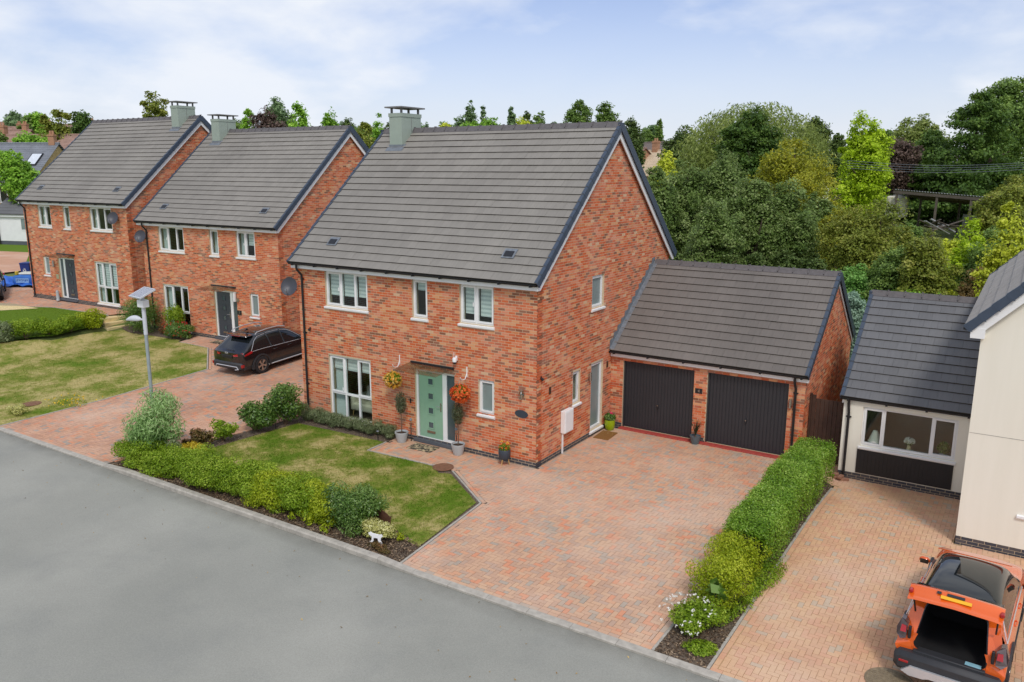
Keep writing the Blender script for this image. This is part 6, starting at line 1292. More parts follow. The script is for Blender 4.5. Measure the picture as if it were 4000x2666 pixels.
onpanel('number_plate', -.20, .22, .42, .74, plain('yellow_plate', lin(244, 180, 20), .4, var=.05)); onpanel('tailgate_handle', -.12, .12, .1, .36, M_BLACK); onpanel('rear_camera', -.26, -.2, .1, .34, M_BLACK)
q = MB(); q.bar((-.18, -.46, .175), (.2, -.4, .155), .03, .02); q.build('rear_wiper', M_BLACK, tg)
for sd in (1, -1): q = MB(); q.bbox(sd*w*1.0-.03, sd*w*1.0+.035, -.70, -.6, .12, .18, .015); q.build('inner_lamp', M_TAIL, tg)
q = MB(); q.prism([(-hw*.72, .0), (hw*.72, 0), (hw*.66, .2), (-hw*.66, .2)], lambda p, r, s: (p, ry+L*.52+r, Ht*.985-r*.25+s), .025, .04); q.build('roof_header', M_OR, oc)
dbl, _ = car('dark_blue_car', 'dark blue car whose tail shows at the left edge of the photo', (-37.1, 3.1, 0), math.radians(-118), carpaint('blue_paint', lin(24, 28, 60)), (4.4, 1.82, 1.6)); dbl.location.z = Hf(-37.1, 3.1)+.02
for sd in (1, -1): q = MB(); q.bbox(sd*.78-.12, sd*.78+.13, -2.23, -2.0, .92, 1.06, .03); q.build('tail_lamp', M_TAIL, dbl)
q = MB(); q.bbox(-.8, .8, -2.28, -2.05, .32, .6, .05); q.build('rear_bumper', M_CLAD, dbl)
# ------------------------------------------------------------------ bins and builders' bags beside the furthest house
M_BIN = plain('blue_bin', lin(30, 52, 120), .45, var=.06); M_BAG = plain('blue_bag', lin(60, 116, 196), .8, var=.2, scale=3); M_TARP = plain('blue_tarpaulin', lin(48, 110, 206), .55, var=.25, scale=4)
def bin_(label, x, y, rz, sym):
    t = thing('recycling_bin', label, 'wheelie bin', (x, y, Hf(x, y)), rz, 'blue recycling bins'); q = MB()
    q.add([(-.24, -.28, .05), (.24, -.28, .05), (.24, .26, .05), (-.24, .26, .05), (-.29, -.36, 1.0), (.29, -.36, 1.0), (.29, .34, 1.0), (-.29, .34, 1.0)], BF); b = q.build('body', M_BIN, t)
    q = MB(); q.bbox(-.31, .31, -.4, .36, 1.0, 1.07, .03); q.build('lid', M_BIN, t); q = MB(); q.tube([(-.28, .4, .98), (.28, .4, .98)], .02, 8); q.build('handle', M_BIN, t)
    for s in (-1, 1): q = MB(); q.lathe([(.1, -.03), (.1, .03)], 16, M=Matrix.Translation((s*.25, .25, .1)) @ Matrix.Rotation(math.pi/2, 4, 'Y')); q.build('wheel', M_TYRE, t)
    if sym:
        q = MB()
        for k in range(3):
            a = k*2.094+math.pi/2; c, s = math.cos(a), math.sin(a); tr = lambda u, v: (c*u-s*v, -.372, .62+s*u+c*v)
            for poly in ([(.03, -.07), (.085, -.07), (.085, .02), (.055, .02), (.03, -.03)], [(.085, .05), (.04, .0), (.12, .0)]): q.add([tr(*p) for p in poly], [tuple(range(len(poly)))])
        q.build('recycling_symbol', M_WHITE, b)
bin_('blue recycling bin marked with a white recycling symbol', -41.3, 7.55, .55, True); bin_('blue recycling bin behind the one with the white symbol', -41.3, 8.9, .5, False)
bgt = thing('bulk_bag', 'blue bulk builders bag sagging on a tarpaulin', 'bulk bag', (-38.9, 6.25, Hf(-38.9, 6.25)), .65)
bm = bmesh.new(); bmesh.ops.create_cube(bm, size=1); bmesh.ops.subdivide_edges(bm, edges=bm.edges[:], cuts=5, use_grid_fill=True)
for v in bm.verts: v.co = (v.co.x*(.95+.15*math.cos(v.co.z*3))+RNG.normal(0, .012), v.co.y*(.95+.15*math.cos(v.co.z*3))+RNG.normal(0, .012), (v.co.z+.5)*.62+RNG.normal(0, .01))
me = bpy.data.meshes.new('bag'); bm.to_mesh(me); bm.free(); me.materials.append(M_BAG); me.polygons.foreach_set('use_smooth', [True]*len(me.polygons)); link(bpy.data.objects.new('bag', me), bgt)
q = MB(); q.bbox(-.36, .36, -.56, -.545, .2, .46, .002); lb_ = q.build('printed_panel', plain('bag_print', lin(150, 190, 226), .8), bgt); text('lettering', 'JEWSON', .17, bgt, (0, -.565, .36), UP, plain('bag_lettering', lin(34, 62, 130), .8))
q = MB(); q.bbox(-.35, .45, -.3, .4, .6, .76, .07); q.build('contents', plain('pale_sack', lin(206, 208, 196), .9, var=.15), bgt); q = MB(); q.bbox(-.5, -.35, -.35, -.1, .6, .85, .05); q.build('strap', plain('yellow_strap', lin(206, 176, 50), .7), bgt)
bm = bmesh.new(); bmesh.ops.create_grid(bm, x_segments=26, y_segments=18, size=1)
for v in bm.verts: x, y = v.co.x*1.5, v.co.y*1.0; v.co = (x, y, .05+abs(.09*math.sin(x*5+y*3)+.07*math.sin(y*8-x*2))+(.42 if (x < -.55 and y > -.3) else 0)*math.exp(-((x+.95)**2+(y-.2)**2)*4))
me = bpy.data.meshes.new('tarpaulin'); bm.to_mesh(me); bm.free(); me.materials.append(M_TARP); me.polygons.foreach_set('use_smooth', [True]*len(me.polygons)); o = link(bpy.data.objects.new('tarpaulin', me)); o.location = (-39.1, 6.0, Hf(-39, 6)); o.rotation_euler = (0, 0, .6); tag(o, 'crumpled blue tarpaulin under the bulk bag', 'tarpaulin')

# ------------------------------------------------------------------ background buildings
M_FARBRICK = plain('far_yellow_brick', lin(196, 168, 116), .9, var=.15, scale=3); M_SLATE = plain('far_slate', lin(122, 126, 132), .8, var=.18, scale=1.6); M_PAN = plain('far_plain_tile', lin(156, 126, 112), .9, var=.22, scale=1.2); M_CHIM = plain('far_chimney_brick', lin(178, 134, 104), .9, var=.2, scale=3); M_BUFFR = plain('far_buff_tile', lin(206, 186, 158), .9, var=.15, scale=1)
def far_house(name, label, px, py_ridge, dist, width, depth, ridge_up, wall_h, rz, roofm, wallm, chim=(), wins=(), sky_l=(), eave=.3, px_is='left'):
    """placed with its ridge's near end on the line of sight through the photo point"""
    p = at(px, py_ridge, dist); g = p[2]-wall_h-ridge_up; t = thing(name, label, 'house', (p[0], p[1], g), rz, 'houses beyond the estate'); d2 = depth/2
    q = MB(); q.box(0, width, -d2, d2, -3, wall_h); q.prism([(-d2, wall_h), (d2, wall_h), (0, wall_h+ridge_up-.1)], lambda a, b, s: (s, a, b), .02, width-.02); q.build('wall', wallm, t)
    rf = empty('roof', (0, 0, 0), 0, t); sl_ = ridge_up/d2; n = max(5, int(math.hypot(d2, ridge_up)/.3)); q = MB()
    for s in (-1, 1):
        for i in range(n):
            f0, f1 = i/n, (i+1)/n; y0, y1 = s*(d2+eave)*(1-f0), s*(d2+eave)*(1-f1); z0, z1 = wall_h-eave*sl_+(ridge_up+eave*sl_)*f0, wall_h-eave*sl_+(ridge_up+eave*sl_)*f1
            q.add([(-.2, y0, z0+.05), (width+.2, y0, z0+.05), (width+.2, y1, z1+.02), (-.2, y1, z1+.02), (-.2, y0, z0-.05), (width+.2, y0, z0-.05)], [(0, 1, 2, 3), (4, 5, 1, 0)])
    q.build('slope', roofm, rf); q = MB(); q.tube([(-.2, 0, wall_h+ridge_up+.03), (width+.2, 0, wall_h+ridge_up+.03)], .12, 8); q.build('ridge', roofm, rf)
    for x, h, w in chim:
        q = MB(); q.box(x-w/2, x+w/2, -w*.4, w*.4, wall_h+ridge_up-.8, wall_h+ridge_up+h); c = q.build('chimney', M_CHIM, t); q = MB(); q.box(x-w/2-.06, x+w/2+.06, -w*.4-.06, w*.4+.06, wall_h+ridge_up+h*.8, wall_h+ridge_up+h*.9); q.build('corbel', M_CHIM, c)
        for dx in (-w*.22, w*.22): q = MB(); q.lathe([(.12, 0), (.1, .35)], 10, (x+dx, 0, wall_h+ridge_up+h)); q.build('chimney_pot', M_CHIM, c)
    for x, z, w, h in wins:
        q = MB(); q.box(x, x+w, -d2-.05, -d2-.02, z, z+h); f = q.build('window', M_WHITE, t); q = MB(); q.box(x+.08, x+w/2-.04, -d2-.06, -d2-.051, z+.08, z+h-.08).box(x+w/2+.04, x+w-.08, -d2-.06, -d2-.051, z+.08, z+h-.08); q.build('pane', M_CARGLASS, f)
    for x, f0, w, h in sky_l:
        y0 = -d2*(1-f0); z0 = wall_h+ridge_up*f0; a = math.atan(sl_); q = MB(); q.box(-w/2, w/2, 0, h, .03, .14); o = q.build('rooflight', M_BLACK, t); o.location = (x, y0, z0); o.rotation_euler = (a, 0, 0); q = MB(); q.box(-w/2+.1, w/2-.1, .1, h-.1, .141, .155); q.build('pane', plain('skylight_pane', lin(220, 226, 232), .1, spec=.8), o)
    return t
RZ = math.radians(27)
fh = far_house('slate_roofed_house', 'long slate roofed house with three rooflights', 225, 563, 92, 24, 8.5, 3.4, 5.4, RZ, M_SLATE, M_FARBRICK, ((.5, .9, .6),), ((-0, 0, 0, 0),) if 0 else ((2.6, 3.3, 1.5, 1.7),), ((1.2, .38, 1.15, 1.75), (3.6, .38, 1.15, 1.75), (7.2, .38, 1.15, 1.75)))
fh.rotation_euler = (0, 0, RZ+math.pi*0); v = Vector((math.cos(RZ), math.sin(RZ), 0))*24; fh.location = Vector(fh.location)-v
bpy.context.view_layer.update()
for c in list(fh.children):
    c.matrix_local = Matrix.Translation((24, 0, 0)) @ Matrix.Diagonal((-1, 1, 1, 1)) @ c.matrix_local
far_house('brown_roofed_house', 'long brown tiled terrace just behind the slate roof', 320, 528, 118, 30, 9, 3.4, 5.5, RZ+math.pi-.04, M_PAN, M_FARBRICK, ((11, 1.2, .9),))
for i, (px, py, d, w, lb) in enumerate(((400, 505, 150, 26, 'brown tiled terrace below the far pines'), (210, 497, 160, 30, 'brown tiled terrace in front of the far birch'), (120, 510, 135, 24, 'brown tiled roof behind the bright round bush'), (80, 478, 190, 26, 'most distant brown roof on the left skyline'), (375, 487, 185, 20, 'distant brown roof beneath the far pines'))): far_house('brown_roofed_house', lb, px, py, d, w, 9, 3.4, 5.4, RZ+math.pi-.03*i, M_PAN, M_FARBRICK, ((.8, .9, .7), (w*.55, .9, .7)))
far_house('dark_roofed_house', 'dark tiled house seen over the trees beside the gable', 2625, 556, 118, 8, 8, 3.2, 5, -.35+math.pi, plain('far_dark_tile', lin(122, 110, 104), .9, var=.15, scale=1.5), M_CHIM, ((7, 1.0, .8),)); far_house('buff_roofed_house', 'pale buff roofed house with tall chimneys over the trees', 2690, 588, 108, 9.5, 8, 3, 5, -.25+math.pi, M_BUFFR, M_FARBRICK, ((1.4, 1.4, .8), (5.2, 1.3, .8))); far_house('red_roofed_house', 'small red tiled roof right behind the main gable', 2520, 580, 110, 5, 7, 2.4, 4, -.3+math.pi, M_PAN, M_CHIM, ((3.5, .9, .7),))
far_house('distant_grey_house', 'tiny grey roofed house between the willow and the lime tree', 3265, 610, 150, 6, 7, 2.6, 4, -.2+math.pi, M_SLATE, M_CREAM)
# white rendered garage left of the furthest house, fence
wg = thing('white_garage', 'white rendered building glimpsed left of the furthest house', 'garage', (-67.5, 18.2, Hf(-66, 18)), .30)
q = MB(); q.box(0, 8, 0, 5, .35, 2.75); q.build('wall', M_WHITE, wg); q = MB(); q.box(.02, 7.98, .02, 4.9, -.6, .35); q.build('plinth', M_BLUE_PLAIN, wg)
q = MB(); [q.add([(-.3+.0, -.3+y0*2.8, 2.75+y0*1.9+.06), (8.3, -.3+y0*2.8, 2.75+y0*1.9+.06), (8.3, -.3+y1*2.8, 2.75+y1*1.9+.02), (-.3+.0, -.3+y1*2.8, 2.75+y1*1.9+.02), (-.3, -.3+y0*2.8, 2.75+y0*1.9-.02), (8.3, -.3+y0*2.8, 2.75+y0*1.9-.02)], [(0, 1, 2, 3), (4, 5, 1, 0)]) for y0, y1 in ((i/8, (i+1)/8) for i in range(8))]; q.prism([(-.3, 2.7), (2.5, 4.6), (5.3, 2.7)], lambda a, b, s: (s, a, b), -.28, 8.2); q.build('roof', M_TILE_D, wg)
q = MB(); q.box(-.1, 8.1, -.2, -.1, 2.5, 2.74); q.build('fascia', M_WHITE, wg); q = MB(); q.tube([(.15, -.1, 2.6), (.15, -.06, -.3)], .05, 8); q.build('downpipe', M_BLACK, wg); q = MB(); q.box(2.6, 3.5, -.03, .0, 1.3, 2.45); wv = q.build('window', M_WHITE, wg); q = MB(); q.box(2.7, 3.4, -.04, -.031, 1.4, 2.35); q.build('pane', M_FROST, wv)
fn = thing('timber_fence', 'weathered timber fence at the left edge behind the white garage', 'fence', (-76.5, 15.3, Hf(-74, 16)), .30); M_FEN = plain('weathered_timber', lin(150, 134, 112), .9, var=.25, scale=4)
for i in range(60): q = MB(); q.box(i*.155, i*.155+.145, 0, .03, -.3, 1.75+.02*math.sin(i*7)); q.build('board', M_FEN, fn)
bsh = thing('brick_outbuilding', 'sandy brick gabled outbuilding with a round dark vent', 'outbuilding', (-84, 20.5, Hf(-82, 20)), .30); q = MB(); q.box(0, 9, 0, 6, -1, 4.6); q.build('wall', M_FARBRICK, bsh); q = MB(); q.lathe([(1.0, 0), (1.0, .1)], 24, M=Matrix.Translation((7.4, -.02, 3.9)) @ Matrix.Rotation(math.pi/2, 4, 'X')); q.build('round_vent', M_BLACK, bsh); q = MB(); q.box(-.3, 9.3, -.3, 6.3, 4.6, 4.85); q.build('roof', M_SLATE, bsh)
# open sided barn among the trees
bd = 84; b0 = at(3490, 742, bd); b1 = at(4060, 790, bd-4); M_OLDW = plain('grey_old_timber', lin(96, 88, 78), .9, var=.25, scale=2); M_CORR = plain('corrugated_sheet', lin(150, 152, 150), .6, .2, var=.25, scale=1.2)
bn = thing('open_barn', 'derelict open sided barn with a corrugated roof among the trees', 'barn', (b0[0], b0[1], b0[2]-2.75)); u = Vector((b1[0]-b0[0], b1[1]-b0[1], 0)); LN = u.length; u.normalize(); dv = Vector((-u.y, u.x, 0)); zt = 2.75; slp = (b1[2]-b0[2])/LN
q = MB(); n = 150; V = []; 
for i in range(n+1):
    s = LN*1.5*i/n; z = zt+slp*s+(.09 if i % 2 else -.0); a = u*s; V += [(a.x, a.y, z), (a.x+dv.x*6, a.y+dv.y*6, z-.75)]
q.add(V, [(2*i, 2*i+2, 2*i+3, 2*i+1) for i in range(n)]); q.build('roof', M_CORR, bn); q = MB()
for dd in (.1, 3, 5.8): q.bar(tuple(dv*dd+Vector((0, 0, zt-.18-dd*.125))), tuple(u*LN*1.5+dv*dd+Vector((0, 0, zt-.18+slp*LN*1.5-dd*.125))), .15, .25)
q.build('beam', M_OLDW, bn)
for f in (.02, .32, .56, .78, 1.02):
    for dd in (.15, 5.7): q = MB(); a = u*LN*f+dv*dd; q.bar((a.x, a.y, -1.5), (a.x+.05, a.y, zt+slp*LN*f-.1-dd*.125), .2, .2, (1, 0, 0)); q.build('post', M_OLDW, bn)
q = MB(); a = u*LN*.42+dv*3.5; b = u*LN*.56+dv*3.5; q.add([(a.x, a.y, -1.1), (b.x, b.y, -1.1), (b.x, b.y, .5), (a.x, a.y, .6)], [(0, 1, 2, 3)]); 
pn_ = q.build('leaning_sheet', M_CORR, bn); 
tk = thing('white_tank', 'pale tank standing under the barn roof end', 'tank', at(3505, 800, bd+2)-np.array((0, 0, 1.2))); q = MB(); q.bbox(-.9, .9, -.7, .7, 0, 2.0, .12); q.build('body', plain('tank_cream', lin(206, 202, 184), .8, var=.12, scale=2), tk); q = MB(); q.bbox(-.4, .4, -.4, .4, 2.0, 2.1, .02); q.build('lid', M_CORR, tk)
rs_ = thing('rusty_container', 'rusty red corrugated panel box beside the barn', 'container', at(3890, 920, 76)-np.array((0, 0, .3)), .3); q = MB(); q.bbox(-.55, .55, -.5, .5, -1, 3.4, .05); q.build('body', plain('rust_red', lin(164, 84, 68), .9, var=.25, scale=2), rs_); q = MB(); [q.box(-.58, .58, -.53, -.49, z, z+.08) for z in (0, 1.1, 2.2, 3.2)]; q.build('rib', plain('rust_red_dark', lin(126, 62, 50), .9), rs_)
dbr = thing('scrap_pile', 'pile of scrap boards on the ground in the barn yard', 'scrap pile', at(3690, 885, 78)-np.array((0, 0, .2)))
for i in range(14): q = MB(); a = RNG.uniform(0, 3.14); q.bbox(-1.1, 1.1, -.12, .12, -.03, .03, .005); o = q.build('board', M_OLDW if i % 3 else M_CORR, dbr); o.location = (RNG.normal(0, 1.0), RNG.normal(0, .8), RNG.uniform(.1, .5)); o.rotation_euler = (RNG.normal(0, .25), RNG.normal(0, .3), a)
wr = thing('overhead_wires', 'four thin overhead cables crossing in front of the conifers', 'cables', (0, 60, 0))
for i, (ya, yb) in enumerate(((628, 626), (638, 634), (648, 642), (657, 652))):
    a, b = at(3310, ya, 66), at(4150, yb, 62); q = MB(); q.tube([a+(b-a)*s-np.array((0, 60, 0))-np.array((0, 0, .35*math.sin(math.pi*s))) for s in np.linspace(0, 1, 13)], .013, 5); q.build('cable', M_LEAD, wr)
rf_ = thing('rail_fence', 'dark timber post and rail fence beyond the annexe roof', 'fence', at(3735, 1150, 34)-np.array((0, 0, 1.0))); 
for i in range(4): q = MB(); q.bbox(i*1.8-1.8-.08, i*1.8-1.8+.08, -.08, .08, -.8, 1.15, .01); q.build('post', M_GATE, rf_)
for z in (.55, .95): q = MB(); q.bbox(-2.4, 4.2, -.03, .03, z, z+.14, .01); q.build('rail', M_GATE, rf_)
rf_.rotation_euler = (0, 0, -.35)
sc = thing('boundary_fence', 'low timber screen hidden in shrubs behind the garage', 'fence', (6.4, 11.5, Hf(6.4, 11.5)), -.05)
for i in range(26): q = MB(); q.box(i*.155, i*.155+.145, 0, .03, -.2, 1.6); q.build('board', M_FEN, sc)

# ------------------------------------------------------------------ trees
M_BARK = plain('bark', lin(96, 82, 68), .95, var=.3, scale=5)
LM = dict(oak=leafmat('foliage_mid', lin(65, 89, 38), lin(111, 141, 63), lin(165, 189, 95)), dark=leafmat('foliage_dark', lin(52, 74, 32), lin(94, 118, 54), lin(142, 158, 94)), prunus=leafmat('foliage_prunus', lin(66, 92, 34), lin(116, 142, 66), lin(172, 186, 122)),
          lime=leafmat('foliage_lime', lin(120, 147, 17), lin(174, 204, 30), lin(217, 235, 77)), chest=leafmat('foliage_chestnut', lin(93, 102, 19), lin(154, 159, 34), lin(204, 195, 68)), olive=leafmat('foliage_olive', lin(84, 102, 30), lin(136, 149, 53), lin(186, 184, 92)),
          purple=leafmat('foliage_purple', lin(65, 50, 43), lin(103, 84, 73), lin(147, 125, 111)), willow=leafmat('foliage_willow', lin(96, 114, 44), lin(136, 152, 70), lin(176, 186, 110)), conif=leafmat('foliage_conifer', lin(44, 68, 26), lin(80, 112, 40), lin(126, 152, 68)),
          pop=leafmat('foliage_poplar', lin(75, 99, 61), lin(119, 147, 95), lin(165, 192, 135)), yel=leafmat('foliage_yellow_green', lin(149, 165, 36), lin(205, 216, 61), lin(235, 235, 107)), bright=leafmat('foliage_bright', lin(87, 129, 36), lin(139, 186, 58), lin(199, 235, 100)), sumac=leafmat('foliage_sumac', lin(67, 107, 43), lin(117, 168, 75), lin(179, 224, 125)), blue=leafmat('foliage_bluegrey', lin(101, 129, 111), lin(153, 181, 157), lin(201, 228, 202)), twig=leafmat('foliage_rust', lin(131, 111, 65), lin(187, 157, 100), lin(231, 204, 140)))
def tree(name, label, px, py, hwpx, d, kind, form='round', crown_lo=None, cat='tree', group='trees beyond the houses', dens=1., leaf=None, asp=.62):
    """crown top on the line of sight through px,py at distance d; half width hwpx in photo pixels"""
    if d >= 88 and hwpx < 100: py, hwpx = py-.16*hwpx, hwpx*1.4
    elif form != 'conifer': py, hwpx = py-.06*min(hwpx, 100), hwpx*1.12
    p = at(px, py, d); g = Hf(p[0], p[1])-.05; h = max(1.2, p[2]-g); r = hwpx*d/FPX; t = thing(name, label, cat, (p[0], p[1], g), group=group); s = (leaf or max(.10, .0029*d))*(1.5 if form == 'willow' else 1.)
    lo = h*(.18 if crown_lo is None else crown_lo); ch = h-lo; mat = LM[kind]; P = []; D = []; R = []
    A = math.pi*r*ch/2; n = int(min(30000, max(900, dens*10*A/(s*s*asp*.6))))
    def put(p_, d_, tone): P.append(p_); D.append(d_); R.append(np.clip(.5+tone+RNG.normal(0, .17, len(p_)), 0, 1))
    if form in ('round', 'poplar', 'sparse'):
        cen = np.array((0, 0, lo+ch/2)); rad3 = np.array((r, r, ch/2)); lob = [(np.array((0., 0, 0)), .62)]
        for i in range({'round': 11, 'poplar': 9, 'sparse': 8}[form]):          # big lobes give the uneven outline
            v = RNG.normal(0, 1, 3); v /= np.linalg.norm(v); lob.append((v*RNG.uniform(.42, .62), RNG.uniform(.32, .5)))
        lob.append((np.array((0, 0, .5)), .46)); w = np.array([l[1]**2 for l in lob]); w /= w.sum(); ns = {'round': 210, 'poplar': 150, 'sparse': 120}[form]
        if True:
            for (c, k), ww in zip(lob, w):
                m = int(n*ww*(.3 if form == 'sparse' else .75 if hwpx < 110 else .4)); q_, d_ = ball(m, cen+c*rad3, rad3*k*.98, .5); put(q_, d_+np.array((0, 0, .4)), RNG.normal(0, .06)-.06)
        for (c, k), ww in zip(lob, w):
            lt = RNG.normal(0, .07)
            for s_ in range(max(4, int(ns*ww))):                               # sprays of leaves on each lobe
                v = RNG.normal(0, 1, 3); v[2] += .25; v /= np.linalg.norm(v); kk_ = RNG.uniform(.78, 1.05) if RNG.random() < .8 else RNG.uniform(.3, .7)
                p0 = cen+(c+v*k*kk_)*rad3; sr = min(r, ch/2)*RNG.uniform(.10, .2)*(1.1 if form == 'round' else .9)*(1.45 if hwpx < 75 else 1.); m = max(5, int(n/ns*RNG.uniform(.6, 1.4)))
                q_, d_ = ball(m, p0, (sr, sr, sr*.75), .9); put(q_, v*.7+np.array((0, 0, .6))+0*d_, lt+RNG.normal(0, .1))
    elif form == 'conifer':
        nb = 120
        for i in range(nb):
            f = RNG.random()**.8; z = lo+ch*f; rr = r*1.1*(1-f)**.6*RNG.uniform(.6, 1.05)+.12*r; a = RNG.uniform(0, 6.28); m = max(20, int(n/nb*(.4+1.2*(1-f))))
            q_ = RNG.random(m)**.6; dirv = np.array((math.cos(a), math.sin(a), 0)); c = dirv*rr*q_[:, None]+np.array((0, 0, z))+np.stack([RNG.normal(0, .13*rr, m), RNG.normal(0, .13*rr, m), .1*rr*q_**2+RNG.normal(0, .018*ch, m)], 1); put(c, np.tile(dirv*.5+np.array((0, 0, .7)), (m, 1)), RNG.normal(0, .12)+.1*(f-.5))
    elif form == 'willow':
        nb = 300
        for i in range(nb):
            v = RNG.normal(0, 1, 3); v /= np.linalg.norm(v); v[2] = abs(v[2])*.9+.05; c = v*np.array((r, r, ch*.5))*RNG.uniform(.75, 1.)+np.array((0, 0, lo+ch*.5)); l = RNG.uniform(.25, .55)*ch; m = max(12, n//nb); q_ = RNG.random(m)
            put(c+np.stack([RNG.normal(0, .04*r, m), RNG.normal(0, .04*r, m), -l*q_], 1), np.tile(v*.6, (m, 1)), RNG.normal(0, .14))
        q_, d_ = ball(n//2, (0, 0, lo+ch*.45), (r*.9, r*.9, ch*.5), .4); put(q_, d_, -.1)
    P = np.concatenate(P); D = np.concatenate(D); R = np.concatenate(R); ok = P[:, 2] > .05; P, D, R = P[ok], D[ok], R[ok]
    V, F, rr = leaves(P, D, s*RNG.uniform(.7, 1.35, len(P)), asp if form != 'willow' else .3, R, droop=1.5 if form == 'willow' else .3, jitter=.6); obj_np('crown', V, F, mat, t, rr)
    q = MB(); tr = max(.06, .028*h); q.tube([(0, 0, -.4), (RNG.normal(0, .02*h), 0, lo*.6+.1), (RNG.normal(0, .03*h), RNG.normal(0, .03*h), lo+ch*.45), (0, 0, lo+ch*.85)], [tr*1.3, tr, tr*.6, tr*.15], 8)
    for i in range(7 if form != 'conifer' else 3):
        a = RNG.uniform(0, 6.28); z = lo+ch*RNG.uniform(0, .45); e = RNG.uniform(.5, .85); q.tube([(0, 0, z), (math.cos(a)*r*e*.5, math.sin(a)*r*e*.5, z+ch*.12), (math.cos(a)*r*e, math.sin(a)*r*e, z+ch*RNG.uniform(.15, .3))], [tr*.5, tr*.3, tr*.08], 6)
    q.build('trunk', M_BARK, t, smooth=True); return t
